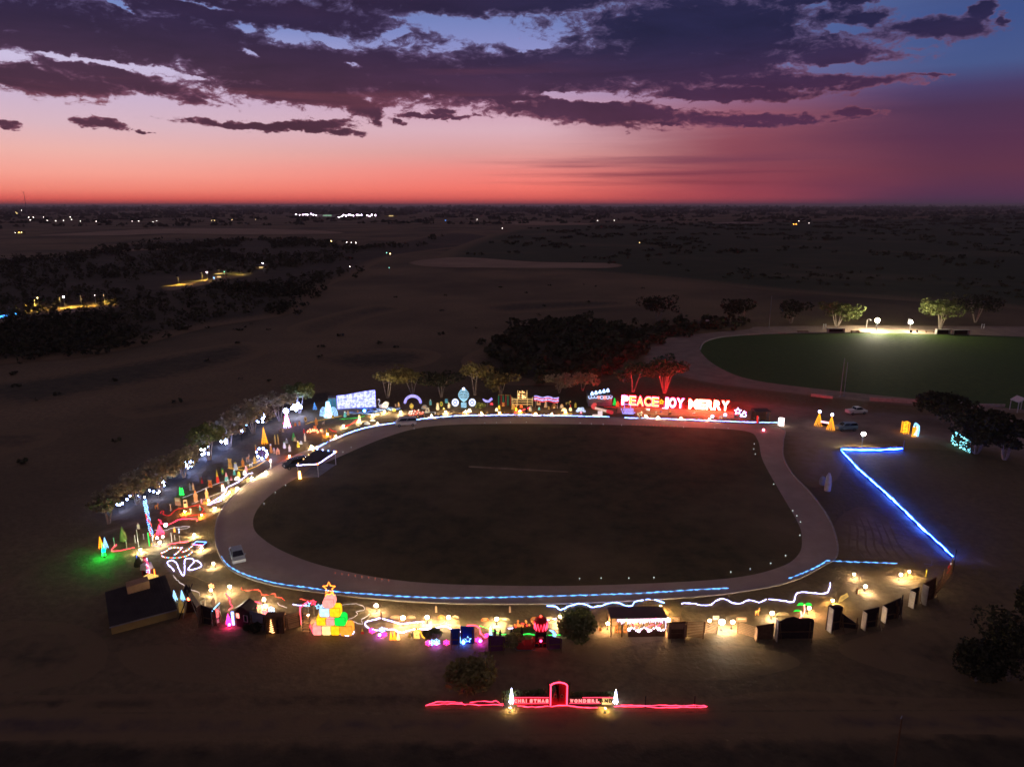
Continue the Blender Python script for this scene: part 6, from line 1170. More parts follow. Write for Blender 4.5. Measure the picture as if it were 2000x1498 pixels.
for i, (x, c) in enumerate([(974, 'green'), (979, 'red'), (983, 'green'), (988, 'red'), (992, 'green'), (997, 'red')]):
    P = at(x, 792); h = ztop(P, 772); t = thing('candy_pole', ['first pole from the left, green, of the red and green row', 'second pole from the left, red, of the red and green row', 'third pole from the left, green, of the red and green row', 'fourth pole from the left, red, of the red and green row', 'fifth pole from the left, green, of the red and green row', 'last pole at the right, red, of the red and green row'][i], 'pole', P, 0, 'red and green poles')
    MB().cyl((0, 0, -.1), (0, 0, h), .14, n=6).build('shaft', emis('pole_' + c, (.03, .25, .12) if c == 'green' else (.4, .04, .03), .5), t); MB().ball((0, 0, h + .1), .18, 4, 6).build('cap', K['gold'], t)
# golden castle
A, B = at(1000, 795), at(1040, 795); P = (A + B) / 2; u = mpp(P); t = thing('light_castle', 'castle front traced in gold fairy lights with a small upper tower', 'light castle', P); zz = lambda y: ztop(P, y); m = MB()
MB().box((0, .4, zz(781) * .5), (34 * u, .3, zz(781))).box((0, .4, (zz(764) + zz(781)) / 2), (17 * u, .3, zz(764) - zz(781))).build('wall', K['darkboard'], t)
for y in (779, 781, 785, 790): m.tube([(-20 * u, .1, zz(y)), (20 * u, .1, zz(y))], .05, 4)
for x in (-20, -10, 10, 20): m.tube([(x * u, .1, .2), (x * u, .1, zz(776 if abs(x) > 15 else 779))], .05, 4)
for x in (-9, 0, 9): m.tube([(x * u, .1, zz(779)), (x * u, .1, zz(765)), ((x + .1) * u, .1, zz(763))], .07, 4)
for y in (768, 772, 776): m.tube([(-9 * u, .1, zz(y)), (9 * u, .1, zz(y))], .05, 4)
m.build('outline_lights', emis('castle_gold', (1.0, .62, .22), 1.4, .4, 4), t); [MB().ball((rnd.uniform(-9, 9) * u, .05, zz(rnd.uniform(765, 779))), .16, 3, 5).build('bulb', E['warm'], t) for _ in range(14)]
cutout(1018, 797, 790, 5, 'house', 'orange', 'red', 'small red lit doorway in the middle of the golden castle', glow=GG((1, .15, .03), 1.6), face=0)
# striped banner
A, B = at(1043, 796), at(1091, 799); d = B - A; L = d.length; t = thing('light_banner', 'striped lilac and red light banner with a scalloped lower edge', 'light banner', A, math.atan2(d.y, d.x)); zt, zb = ztop(A, 773), ztop(A, 784)
for k, (c, e_) in enumerate([('lilac', (.5, .42, 1.0)), ('red', (1.0, .25, .45)), ('lilac', (.6, .5, 1.0)), ('red', (1.0, .06, .12))]):
    m = MB(); hgt = (zt - zb) / 4; z = zt - hgt * (k + .5); m.tube([(L * j / 16, -.05 * k, z + .16 * math.sin(j * math.pi / 4 + .6)) for j in range(17)], hgt * (.36 if k < 3 else .24), 5); m.build('light_stripe', emis('banner_' + c, e_, 1.4, .4, 2.5), t)
for x in (.05, .5, .95): MB().cyl((L * x, .25, -.1), (L * x, .25, zt), .06, n=5).build('post', K['steel'], t)
P = at(1134, 806); h = ztop(P, 794); u = mpp(P); t = thing('cloud_dome', 'glowing white cloud dome right of the far figures', 'cloud light', P); m = MB()
for x, z, r_ in ((-6, .3, 3.4), (6, .3, 3.2), (0, .45, 5), (-3, .6, 4), (3, .65, 3.8), (8, .2, 2)): m.ball((x * u, 0, z * h), r_ * u, 5, 8, (1, .6, .75))
m.build('dome', emis('cloud_white', (.62, .72, 1.0), 1.15, .5, 3), t); MB().ball((0, -1.0, .3), .16, 4, 6).build('red_lamp', emis('cloud_red', (1, .15, .2), 8), t)
# grey bell building
A, B = at(1149, 793), at(1195, 793); d = B - A; L = d.length; t = thing('bell_building', 'low grey building edged with ring lights under a row of lit bells', 'building', A, 0); h = ztop(A, 773); MB().box((L / 2, 2.2, h / 2), (L, 4.2, h)).build('wall', K['grey'], t); MB().box((L / 2, 2.2, h + .08), (L + .4, 4.6, .16)).build('roof', K['roof'], t)
for k in range(8):
    c = 'ring_red' if k in (3, 5) else 'ring_ice'; x = L * (.06 + .125 * k); m = MB(); z = h - .35 + .12 * math.sin(k); m.tube([(x + .42 * math.cos(j * .7854), .0, z + .42 * math.sin(j * .7854)) for j in range(8)], .08, 4, True)
    if k in (3, 5): m.ball((x, 0, z), .26, 4, 6)
    m.build('ring_light', emis(c, (1.0, .28, .25) if k in (3, 5) else (.45, .6, 1.0), 2.2), t)
for k in range(5):
    x = L * (.15 + .165 * k); z = h + .55 + .2 * k; m = MB(); m.lathe([(.05, .55), (.22, .45), (.3, .1), (.48, -.25), (.1, -.3)], 7, (x, .1, z)); o = m.build('bell_light', emis('bell_blue', (.35, .55, 1.0), 4.5), t); MB().cyl((x, .3, h), (x, .3, z), .04).build('bracket', K['steel'], o)
# candy cane lying on the slope
P = at(1178, 806); t = thing('candy_cane', 'large red and white candy cane lying on the slope below the bell building', 'candy cane', P, R(0)); q = [at(x, y, .5) - P for x, y in ((1164, 790), (1159, 791), (1158, 795), (1163, 797), (1186, 803))]; q2 = [at(x, y, .5) - P for x, y in ((1186, 803), (1196, 806))]
MB().tube(smooth(q[:4], 4), .42, 7).build('red_hook', emis('cane_red', (1, .10, .10), .75, .2, 2), t); MB().tube(q[3:], .30, 7).build('white_shaft', emis('cane_white', (1.0, .62, .5), .85, .2, 2), t); MB().tube(q2, .42, 7).build('red_foot', emis('cane_red_foot', (1, .06, .08), .6, .2, 2), t)
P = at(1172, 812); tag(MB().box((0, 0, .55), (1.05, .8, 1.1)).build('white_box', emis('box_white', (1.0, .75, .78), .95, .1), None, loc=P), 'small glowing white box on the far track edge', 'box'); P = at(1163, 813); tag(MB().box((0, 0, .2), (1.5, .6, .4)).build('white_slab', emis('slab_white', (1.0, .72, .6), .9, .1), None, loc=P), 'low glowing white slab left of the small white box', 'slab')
cutout(1200, 793, 776, 8, 'tree', 'green', 'green', 'bright green tree cut-out left of the giant P', glow=GG((.02, .55, .06), 1.2), face=0)
# giant words
A0, B0 = at(1213, 797.5), at(1423, 809.5)
def word(w, x0, x1, top0, cols, lb, face='front', back=None):
    f = lambda x: A0.lerp(B0, (x - 1213) / 210)
    A, B = f(x0), f(x1); d = B - A; L = d.length; rz = math.atan2(d.y, d.x); t = thing('giant_word', lb, 'giant lit word', A, rz, 'giant lit words'); z0 = 1.05; h = ztop(A, top0) - z0
    ws = {'J': .86, 'I': .4, 'M': 1.25}; tot = sum(ws.get(c, 1) for c in w); x = 0
    for i, ch in enumerate(w):
        cw = L * ws.get(ch, 1) / tot; fc, bc = cols[i % len(cols)]
        o = text_mesh(ch, h * 1.46, .30, bc, 'letter', t, (x + cw * .03, .08, z0), .10, fit=cw * .94, res=4)
        q = text_mesh(ch, h * 1.38, .2, fc, 'letter_face', o, (cw * .05, -.14, .05), .04, fit=cw * .84, res=4); x += cw
    for k in range(3): MB().box((L * (.08 + .42 * k), .25, 1.1), (.12, .12, 2.2)).build('post', K['steel'], t)
yw = emis('word_yellow', (1.0, .46, .05), 3.6); rb = emis('word_red_edge', (1.0, .018, .03), 55); pw = emis('word_pink_white', (1.0, .60, .80), 6.0); pb = emis('word_magenta_edge', (1.0, .03, .10), 50); ww = emis('word_white', (1.0, .62, .45), 16.0); wr = emis('word_scarlet_edge', (1.0, .016, .009), 190)
word('PEACE', 1213, 1288, 773, [(pw, pb), (yw, rb), (yw, rb), (yw, rb), (yw, rb)], 'giant word PEACE in yellow letters edged red'); word('JOY', 1294, 1337, 777, [(pw, pb)], 'giant word JOY in pinkish white letters'); word('MERRY', 1345, 1423, 780, [(ww, wr)], 'giant word MERRY in blazing white letters edged scarlet')
P = A0.lerp(B0, (1291 - 1213) / 210); frame_thing(1291, 785, 5, 'small yellow star between PEACE and JOY', 'amber', 'star', 'star_light', 'star light', base=801, tube=.16)
A1, B1 = at(1206, 801), at(1432, 812); d = B1 - A1; Lw = d.length
m = MB(); m.add([(0, -2.6, .05), (Lw, -2.6, .05), (Lw, .3, .95), (0, .3, .95), (0, .3, 0), (Lw, .3, 0)], [(0, 1, 2, 3), (3, 2, 5, 4), (0, 3, 4), (1, 5, 2)]); o = m.build('glow_ramp', K['tan'], None); o.location = A1; o.rotation_euler = (0, 0, math.atan2(d.y, d.x)); tag(o, 'added low tan ramp catching red light under the giant words', 'ramp')  # added slope catching the letters' red light, in place of lit ground
P = at(1226, 809); u = mpp(P); t = thing('light_boat', 'small boat shape of lilac ribs below PEACE', 'light boat', P); m = MB()
for k in range(8): m.tube([((-9 + k * 2.6) * u, -.3, 1.6), ((-8 + k * 2.5) * u, -.5, .8), ((-6 + k * 2.0) * u, -.2, .25)], .12, 4)
m.tube([(-13 * u, 0, 1.5), (-10 * u, -.3, .3), (10 * u, -.3, .2), (14 * u, 0, .5)], .13, 4); m.tube([(-7 * u, 0, 1.6), (-7 * u, 0, 2.6), (5 * u, 0, 2.5), (5 * u, 0, 1.5)], .1, 4); m.build('ribs', E['lilac'], t); MB().box((0, .1, .3), (22 * u, .6, .4)).build('hull', K['purple'], t)
for x, y, lb in [(1391, 819, 'blue white ball light below MERRY nearer the track'), (1416, 816, 'blue white ball light below the Y of MERRY')]:
    P = at(x, y); t = thing('ball_light', lb, 'ball light', P); MB().cyl((0, 0, 0), (0, 0, .4), .2).build('base', K['black'], t); MB().ball((0, 0, .75), .42, 6, 9).build('ball', emis('ball_blue_white', (.45, .55, 1.0), 4), t)
frame_thing(1440, 803, 7, 'white outlined star right of MERRY', 'w', 'star', 'star_light', 'star light', base=814, tube=.10)
P = at(1451, 814); u = mpp(P); t = thing('deer_light', 'white outlined deer right of the outlined star', 'deer light', P); MB().tube([(x * u, 0, z * u) for x, z in ((-5, 1), (-4, 5), (-1, 5), (0, 9), (2, 12), (3, 8), (5, 10), (4, 6), (6, 3), (5, 0), (1, 1))], .09, 4, True).build('light_outline', E['w'], t); MB().cyl((0, .1, -.1), (0, .1, .9), .03).build('stake', K['steel'], t)
# red hut by the track
A, B = at(1473, 825), at(1505, 826); d = B - A; L = d.length; t = thing('red_shelter', 'dark open shelter washed red right of the outlined deer', 'shelter', A, 0); h = ztop(A, 804); MB().box((L / 2, 1.4, h), (L, 3, .12)).build('roof', K['roof'], t); [MB().box((x, y, h / 2), (.14, .14, h)).build('post', K['wood'], t) for x in (.1, L - .1) for y in (.1, 2.7)]; MB().box((L / 2, 2.8, h / 2), (L, .1, h)).build('back_wall', K['brownboard'], t)
P = at(1478, 826); tag(MB().box((0, -.2, .9), (.3, .3, 1.8)).build('red_bar', emis('bar_red', (1, .04, .03), 1.0, .4), None, loc=P), 'glowing red bar at the left of the dark open shelter', 'light bar'); cutout(1481, 826, 814, 4, 'person', 'grey', 'white', 'grey figure standing before the dark open shelter', face=0)
P = at(1525, 832); t = thing('drum_lantern', 'glowing white drum at the end of the far rope light', 'drum lantern', P); MB().lathe([(.02, 1.9), (.62, 1.88), (.66, .2), (.5, .15)], 12).build('shade', emis('drum_white', (1.0, .82, .78), 5, .5, 1.2), t); MB().cyl((0, 0, 0), (0, 0, .2), .5).build('base', K['black'], t)

# ---------------------------------------------------------------- canopy with edge lights by the left bend
c = [at(*p, 0) for p in ((583, 934), (622, 932), (656, 908), (618, 903))]
cen = sum(c, Vector()) / 4; d = (c[1] - c[0]); rz = math.atan2(d.y, d.x); L = d.length; D = (c[2] - c[1]).length; h = ztop(c[1], 907)
t = thing('event_canopy', 'flat dark canopy edged with white and amber lights on the left bend', 'canopy', cen, 0)
loc = [p - cen for p in c]
for p in loc: MB().cyl((p.x, p.y, -.1), (p.x, p.y, h), .07, n=6).build('leg', K['white'], t)
MB().poly([(p.x * 1.04, p.y * 1.04, h + .1) for p in loc]).poly([(p.x * 1.04, p.y * 1.04, h + .02) for p in loc][::-1]).build('roof', K['roof'], t)
fl = MB(); fl.poly([(p.x, p.y, .06) for p in loc]); fl.build('floor', K['grey'], t)
for i, (dash_, e_) in enumerate([(0, 'w'), (0, 'w'), (1, 'wb'), (1, 'warm')]):
    a, b = loc[i] * 1.05, loc[(i + 1) % 4] * 1.05
    if not dash_: MB().tube([(a.x + (b.x - a.x) * k / 12, a.y + (b.y - a.y) * k / 12, h + .12 + rnd.uniform(-.05, .05)) for k in range(13)], .075, 4).build('edge_light', E[e_], t)
    else:
        m = MB()
        for k in range(4): m.ball((a.x + (b.x - a.x) * (.1 + k * .27), a.y + (b.y - a.y) * (.1 + k * .27), h + .15), .12, 4, 6)
        m.build('edge_bulbs', E[e_], t)
for k, f in ((1, .0), (2, .0)): MB().ball((loc[k].x * 1.05, loc[k].y * 1.05, h + .15), .2, 4, 6).build('corner_lamp', E['orange'], t)
P = at(586, 935); hh = ztop(P, 920); t = thing('candle_lantern', 'amber candle lantern at the near left leg of the dark canopy', 'lantern', P); MB().lathe([(.05, hh), (.18, hh * .9), (.2, hh * .2), (.3, .05)], 8).build('candle', emis('lantern_amber', (1.0, .45, .10), 16, .5, 3), t); MB().cyl((0, 0, 0), (0, 0, .1), .3).build('base', K['gold'], t)

# ---------------------------------------------------------------- cars
def car(P, rz, paint, label, kind='sedan', headl=False):
    t = thing('parked_car' if kind != 'van' else 'parked_van', label, 'car' if kind != 'van' else 'van', P, rz, 'cars around the track')
    Lc, Wc, Hc = {'sedan': (4.7, 1.8, 1.45), 'suv': (4.8, 1.9, 1.8), 'van': (5.0, 1.95, 1.95), 'ute': (5.2, 1.9, 1.75)}[kind]
    b = MB(); prof = {'sedan': [(-.5, .30), (-.5, .62), (-.36, .70), (.30, .70), (.5, .60), (.5, .30)]}.get(kind, [(-.5, .30), (-.5, .70), (-.3, .74), (.28, .72), (.48, .62), (.5, .30)])
    n = len(prof); secs = []
    for y, s in ((-.5, .94), (-.44, 1.0), (.44, 1.0), (.5, .94)):
        secs += [(x * Lc * s, y * Wc, .12 + (z - .12) * Hc * (1.0 if abs(y) < .46 else .94)) for x, z in prof]
    fs = []
    for k in range(3):
        for i in range(n): fs.append((k * n + i, k * n + (i + 1) % n, (k + 1) * n + (i + 1) % n, (k + 1) * n + i))
    fs += [tuple(range(n))[::-1], tuple(3 * n + i for i in range(n))]
    b.add(secs, fs); body = b.build('body', paint, t, False)
    x0, x1, x2, x3 = {'sedan': (-.38, -.24, .12, .30), 'suv': (-.49, -.44, .14, .28), 'van': (-.49, -.46, .24, .38), 'ute': (-.14, -.10, .14, .28)}[kind]
    zb, zt = prof[2][1] * Hc * .98, Hc; g = MB(); r_ = MB(); wy0, wy1 = Wc * .46, Wc * .38
    q = [(x0 * Lc, -wy0, zb), (x3 * Lc, -wy0, zb), (x3 * Lc, wy0, zb), (x0 * Lc, wy0, zb), (x1 * Lc, -wy1, zt), (x2 * Lc, -wy1, zt), (x2 * Lc, wy1, zt), (x1 * Lc, wy1, zt)]
    g.add(q, [(0, 1, 5, 4), (1, 2, 6, 5), (2, 3, 7, 6), (3, 0, 4, 7), (4, 5, 6, 7)]); g.build('windows', K['glass'], t)
    r_.add([(x, y, z + .015) for x, y, z in q[4:]] + [(x, y, z + .06) for x, y, z in [(v[0] * .97, v[1] * .9, v[2]) for v in q[4:]]], [(0, 1, 5, 4), (1, 2, 6, 5), (2, 3, 7, 6), (3, 0, 4, 7), (4, 5, 6, 7), (3, 2, 1, 0)])
    for a, c_ in ((0, 4), (1, 5), (2, 6), (3, 7)): r_.tube([q[a], q[c_]], .05, 4)
    if kind != 'ute':
        for s in (-1, 1): r_.tube([((x0 + x3) / 2 * Lc * .2, s * wy0 * 1.0, zb), ((x1 + x2) / 2 * Lc, s * wy1, zt)], .045, 4)
    r_.build('roof', paint, t)
    for sx in (-.31, .31):
        for sy in (-1, 1):
            w = MB(); w.tube([(sx * Lc, sy * (Wc * .5 - .14), .33), (sx * Lc, sy * (Wc * .5 + .02), .33)], .34, 12); w = w.build('wheel', K['tyre'], t); MB().tube([(sx * Lc, sy * (Wc * .5 + .02), .33), (sx * Lc, sy * (Wc * .5 + .035), .33)], .19, 8).build('rim', K['steel'], w)
    for sy in (-1, 1):
        MB().box((Lc * .475, sy * Wc * .34, Hc * .52), (.16, .38, .16)).build('headlight', K['lampoff'], t); MB().box((-Lc * .485, sy * Wc * .38, Hc * .56), (.1, .26, .2)).build('tail_light', K['red'], t)
        MB().box((x3 * Lc * .9, sy * (Wc * .5 + .08), zb + .08), (.14, .2, .14)).build('mirror', paint, t)
    return t
car(at(464, 1090), R(-62), K['silver'], 'silver car parked on the left side of the track', 'sedan'); car(at(793, 831), R(190), K['whitecar'], 'pale van parked on the far track edge below the lilac arch', 'van')
car(at(577, 912), R(215), K['navy'], 'dark car half hidden behind the lit canopy', 'suv'); car(at(1652, 840), R(186), K['bluecar'], 'slate blue car right of the two gold cone trees', 'suv')
car(at(1672, 808), R(12), K['whitecar'], 'white utility vehicle on the gravel beyond the two gold cone trees', 'ute')

# ---------------------------------------------------------------- small markers round the infield
def marker(x, y, lb, col='marker', grp='tiny white marker lights round the infield', r=.09):
    P = at(x, y); t = thing('marker_light', lb, 'marker light', P, 0, grp); MB().lathe([(.07, 0), (.06, .1), (.03, .14)], 7).build('base', K['steel'], t); MB().ball((0, 0, .28), r, 4, 6).build('bulb', E[col], t)
E['marker'] = emis('marker_white', (.72, .85, .78), 1.3); E['reddot'] = emis('marker_red', (1.0, .20, .09), 1.0)
for pts, lb in [([(558, 950), (538, 964), (516, 986)], 'tiny white marker light on the inner left edge of the track'), ([(686, 876), (670, 885), (809, 839), (947, 828), (970, 827.5), (997, 827), (1028, 826.5)], 'tiny white marker light on the far inner track edge left of PEACE'),
                ([(1133, 828), (1155, 829.5), (1178, 830.5), (1214, 832), (1335, 836), (1396, 837.5), (1422, 838.5)], 'tiny white marker light on the far inner track edge below the words'), ([(1473, 869), (1472, 879), (1475, 889)], 'one of three close tiny white marker lights at the inner right track end'),
                ([(1511, 948), (1548, 1000), (1556, 1010), (1563, 1022), (1562, 1048)], 'tiny white marker light on the inner right edge of the track'), ([(1534, 1088), (1505, 1103), (1465, 1114), (1427, 1120), (1277, 1131), (1228, 1132), (1174, 1132), (1132, 1133)], 'tiny white marker light on the inner near edge of the track')]:
    for x, y in pts: marker(x, y, lb)
for k in range(14): marker(1236 + k * 6.7, 831 + k * .28, 'one of a row of dim red dots on the far track below PEACE', 'reddot', 'row of dim red dots on the far track', .11)
for k in range(9): marker(655 + k * 13, 1122 + k * 1.8, 'one of a row of faint orange dots on the near edge of the infield', 'reddot', 'row of faint orange dots on the infield edge', .08)
t = thing('marker_light', 'single bright pink red marker at the far right corner of the infield', 'marker light', at(1491, 843)); MB().cyl((0, 0, 0), (0, 0, .2), .2).build('base', K['black'], t); MB().ball((0, 0, .4), .3, 5, 8).build('bulb', emis('marker_pink', (1.0, .18, .30), 12), t)

# ---------------------------------------------------------------- right side of the ground
for x, y, tp, lb in [(1598, 832, 806, 'left gold cone tree with a white orb on top'), (1622, 840, 812, 'right gold cone tree with a white orb on top')]:
    lighttree(x, y, tp, 15, 'amber', lb, topper='orb', strands=12, rings=3, r=.06, spiral=False, group='two gold cone trees')
A, B = at(1602, 833), at(1618, 836); d = B - A; t = thing('entry_sign', 'pink lettered sign between the two gold cone trees', 'sign', A, math.atan2(d.y, d.x)); h = ztop(A, 821); MB().box((d.length / 2, .1, h * .6), (d.length, .1, h * .75)).build('board', K['darkboard'], t); m = MB()
for k in range(5): m.ball((d.length * (.1 + .2 * k), -.02, h * .82), .19, 4, 6, (1, .5, 1.2))
m.build('pink_lights', emis('sign_pink', (1.0, .42, .55), 4), t)
def pole_lamp(x, y, top, r, tint, lb, arm=.0, name='light_pole', lens=None):
    P = at(x, y); h = ztop(P, top); t = thing(name, lb, 'light pole', P); MB().cyl((0, 0, -.2), (0, 0, h), .08, .06, n=7).build('pole', K['steel'], t); MB().box((0, .12, h + .1), (.8, .2, .5)).build('housing', K['black'], t); MB().ball((0, -.08, h + .1), r, 6, 10, (1, .75, .8)).build('lens', lens or LENS[tint], t); return t
pole_lamp(1683, 874, 848, .42, 'W', 'light pole with a dazzling white lamp above the blue fence corner', lens=emis('lens_pole', (1.0, .92, .78), 420))
t = thing('box_light', 'upright box frame wound with gold lights', 'light frame', at(1767, 846)); P = at(1767, 846); h = ztop(P, 824); u = mpp(P); m = MB()
for k in range(26):
    a = rnd.uniform(0, 6.28); z = h * k / 26; m.tube([(5 * u * math.cos(a + j * .9), 3 * u * math.sin(a + j * .9), min(h, z + .12 * j)) for j in range(4)], .06, 4)
for sx in (-1, 1):
    for sy in (-1, 1): m.tube([(sx * 5 * u, sy * .5, 0), (sx * 5 * u, sy * .5, h)], .07, 4)
m.build('gold_strands', E['amber'], t)
P = at(1786, 853); h = ztop(P, 828); u = mpp(P); t = thing('light_archway', 'small archway half gold and half ice blue', 'light arch', P); m = MB(); g_ = MB()
for k in range(5):
    m.tube([(-4 * u + .15 * k, .2 * k, h * .75), (-3 * u + .15 * k, .2 * k, h * .96), (2 * u, .2 * k, h), (6 * u, .2 * k, h * .85), (7.5 * u, .2 * k, h * .45), (6 * u - .1 * k, .2 * k, .1)], .12, 4)
    g_.tube([(-5 * u + .22 * k, 0, 0), (-5 * u + .22 * k, 0, h * .8)], .06, 4)
m.build('blue_arch', emis('arch_ice', (.22, .55, 1.0), 2.6, .5, 4), t); g_.build('gold_leg', E['amber'], t)
A, B = at(1857, 866), at(1895, 886); d = B - A; L = d.length; h0, h1 = ztop(A, 838), ztop(B, 862); t = thing('light_netting', 'fence netting dotted with teal white bulbs under the black tree', 'light netting', A, math.atan2(d.y, d.x)); MB().plate([(0, 0), (L, 0), (L, h1), (0, h0)], .08).build('netting', LEAF['dark'], t)
m = MB(); rg = random.Random(9)
for k in range(95):
    x = rg.random() ** .9; z = rg.random(); z = z if rg.random() > .35 else (.12 * rg.random() if rg.random() > .5 else 1 - .15 * rg.random())
    m.ball((x * L, -.1, .15 + z * ((h0 + (h1 - h0) * x) - .25)), .065 if k % 4 else .11, 3, 5)
m.build('bulbs', emis('net_bulb', (.25, .85, 1.0), 5), t); MB().box((.05, 0, h0 * .5), (.18, .18, h0)).box((L - .05, 0, h1 * .5), (.18, .18, h1)).build('post', K['wood'], t)
# the blue lit fence
def bluefence(pts, lb, hgt=.85):
    P0 = at(*pts[0]); q = [at(*p) - P0 for p in pts]; t = thing('blue_fence', lb, 'lit fence', P0, 0, 'blue lit fence runs'); m = MB(); p_ = MB(); n = 0
    tot = sum((b - a).length for a, b in zip(q, q[1:])); N = int(tot / .9); out = []
    for a, b in zip(q, q[1:]):
        k = max(2, int((b - a).length / .9)); out += [a.lerp(b, i / k) for i in range(k)]
    out.append(q[-1])
    m.tube([p + Vector((0, 0, hgt * .62 + rnd.uniform(-.07, .07))) for p in out], [rnd.choice((.06, .09, .13, .17)) for _ in out], 5)
    m.build('light_band', E['fence'], t)
    w_ = MB()
    for a, b in zip(out, out[1:]): w_.add([a + Vector((0, .16, .0)), b + Vector((0, .16, .0)), b + Vector((0, .16, hgt * .98)), a + Vector((0, .16, hgt * .98)), a + Vector((0, .2, .0)), b + Vector((0, .2, .0)), b + Vector((0, .2, hgt * .98)), a + Vector((0, .2, hgt * .98))], [(0, 1, 2, 3), (5, 4, 7, 6), (3, 2, 6, 7)])
    w_.build('glow_panel', K['blueboard'], t)  # added blue panel that brings out the fence's blue glow
    for i in range(0, len(out), 3): p_.cyl(out[i] + Vector((0, .25, -.1)), out[i] + Vector((0, .25, hgt)), .04, n=4)
    p_.build('posts', K['steel'], t)
bluefence([(1762, 881), (1720, 883), (1680, 883), (1643, 882)], 'short run of blue lit fence beyond the corner'); bluefence([(1642, 883), (1680, 924), (1740, 977), (1800, 1036), (1860, 1092)], 'long diagonal run of blue lit fence down the right side')
P = at(1763, 884); tag(MB().cyl((0, 0, -.1), (0, 0, ztop(P, 860)), .05, n=6).build('fence_pole', K['steel'], None, loc=P), 'thin pole at the far end of the short blue fence run', 'pole')
for pts, lb in [([(1606, 946), (1618, 950), (1612, 940)], 'darker of two pale tarpaulin bundles right of the track'), ([(1616, 958), (1632, 956), (1622, 934)], 'paler of two tarpaulin bundles right of the track')]:
    P = at(*pts[0]); u = mpp(P); h = ztop(P, pts[2][1] - 10); MB_ = MB(); MB_.lathe([(6 * u, 0), (6.5 * u, h * .4), (5 * u, h * .8), (2 * u, h)], 9); o = MB_.build('tarpaulin_bundle', K['grey'] if 'darker' in lb else K['pale'], None, True, loc=P); tag(o, lb, 'bundle', 'tarpaulin bundles')
# low white walls and shelter
def lowwall(x0, y0, x1, y1, th_px, lb):
    A, B = at(x0, y0), at(x1, y1); d = B - A; L = d.length; h = ztop(A, y0 - th_px); t = tag(MB().box((L / 2, 0, h / 2), (L, .3, h)).box((L / 2, 0, h + .04), (L + .1, .4, .08)).build('low_wall', K['pale'], None, loc=A), lb, 'wall', 'low white walls by the far oval'); t.rotation_euler = (0, 0, math.atan2(d.y, d.x))
lowwall(1584, 774, 1626, 779, 5, 'short low white wall left of the pale goal posts'); lowwall(1698, 783, 1818, 790, 7, 'longest low white wall along the gravel'); lowwall(1868, 792, 1893, 793, 6, 'short low white wall between the black trees'); lowwall(1910, 794, 1962, 795, 5, 'low white wall nearest the open white shelter')
P = at(1990, 803); h = ztop(P, 775); t = thing('white_shelter', 'open white gabled shelter at the right edge', 'shelter', P); MB().plate([(-1.6, h * .72), (0, h), (1.6, h * .72), (1.45, h * .68), (0, h * .93), (-1.45, h * .68)], 3.2).build('roof', K['white'], t)
for x in (-1.4, 1.4):
    for y in (-1.4, 1.4): MB().box((x, y, h * .34), (.14, .14, h * .7)).build('post', K['white'], t)
for x, y, tp, lb in [(1641, 775, 700, 'left pale goal post beyond the low white walls'), (1648, 774, 708, 'right pale goal post beyond the low white walls'), (1502, 640, 578, 'tall thin mast left of the far oval')]:
    P = at(x, y); t = tag(MB().cyl((0, 0, -.2), (0, 0, ztop(P, tp)), .11, .07, n=7).box((0, 0, .1), (.5, .5, .2)).build('goal_post' if y > 700 else 'mast', K['steel'], None, loc=P), lb, 'goal post' if y > 700 else 'mast')
P = at(1385, 640); h = ztop(P, 625); t = thing('scoreboard', 'pale striped scoreboard by the left end of the far oval', 'scoreboard', P); u = mpp(P)
for k in range(3): MB().box((0, 0, h * (.2 + .36 * k)), (15 * u, .12, h * .2)).build('slat', K['white'], t)
for s in (-1, 1): MB().box((s * 7 * u, .12, h * .5), (.14, .14, h)).build('post', K['steel'], t)
# lamps, benches and dugouts at the far oval
big = emis('lens_oval', (1.0, .90, .66), 1500); P = at(1711, 648); h = ztop(P, 626); t = thing('floodlight_pole', 'blazing floodlight pole at the head of the far oval', 'light pole', P); MB().cyl((0, 0, -.2), (0, 0, h), .12, n=7).build('pole', K['steel'], t); MB().box((0, .35, h + .1), (1.2, .2, .9)).build('housing', K['black'], t); MB().ball((0, 0, h), .75, 6, 10).build('lens', big, t)
P = at(1776, 649); h = ztop(P, 628); t = thing('floodlight_pole', 'shielded floodlight pole right of the blazing one', 'light pole', P); MB().cyl((0, 0, -.2), (0, 0, h), .1, n=7).build('pole', K['white'], t); MB().box((-.5, .1, h), (.3, 1.4, 2.0)).build('housing', K['white'], t); MB().ball((.2, 0, h - .2), .5, 5, 8).build('lens', big, t)
P = at(1692, 641); h = ztop(P, 623); t = thing('curved_lamp_post', 'unlit curved lamp post left of the blazing floodlight', 'lamp post', P); MB().tube([(0, 0, -.2), (0, 0, h * .9), (.4, 0, h), (1.2, 0, h), (1.5, 0, h * .9)], .1, 5).build('post', K['pale'], t); MB().box((1.5, 0, h * .87), (.5, .3, .2)).build('lamp_head', K['lampoff'], t)
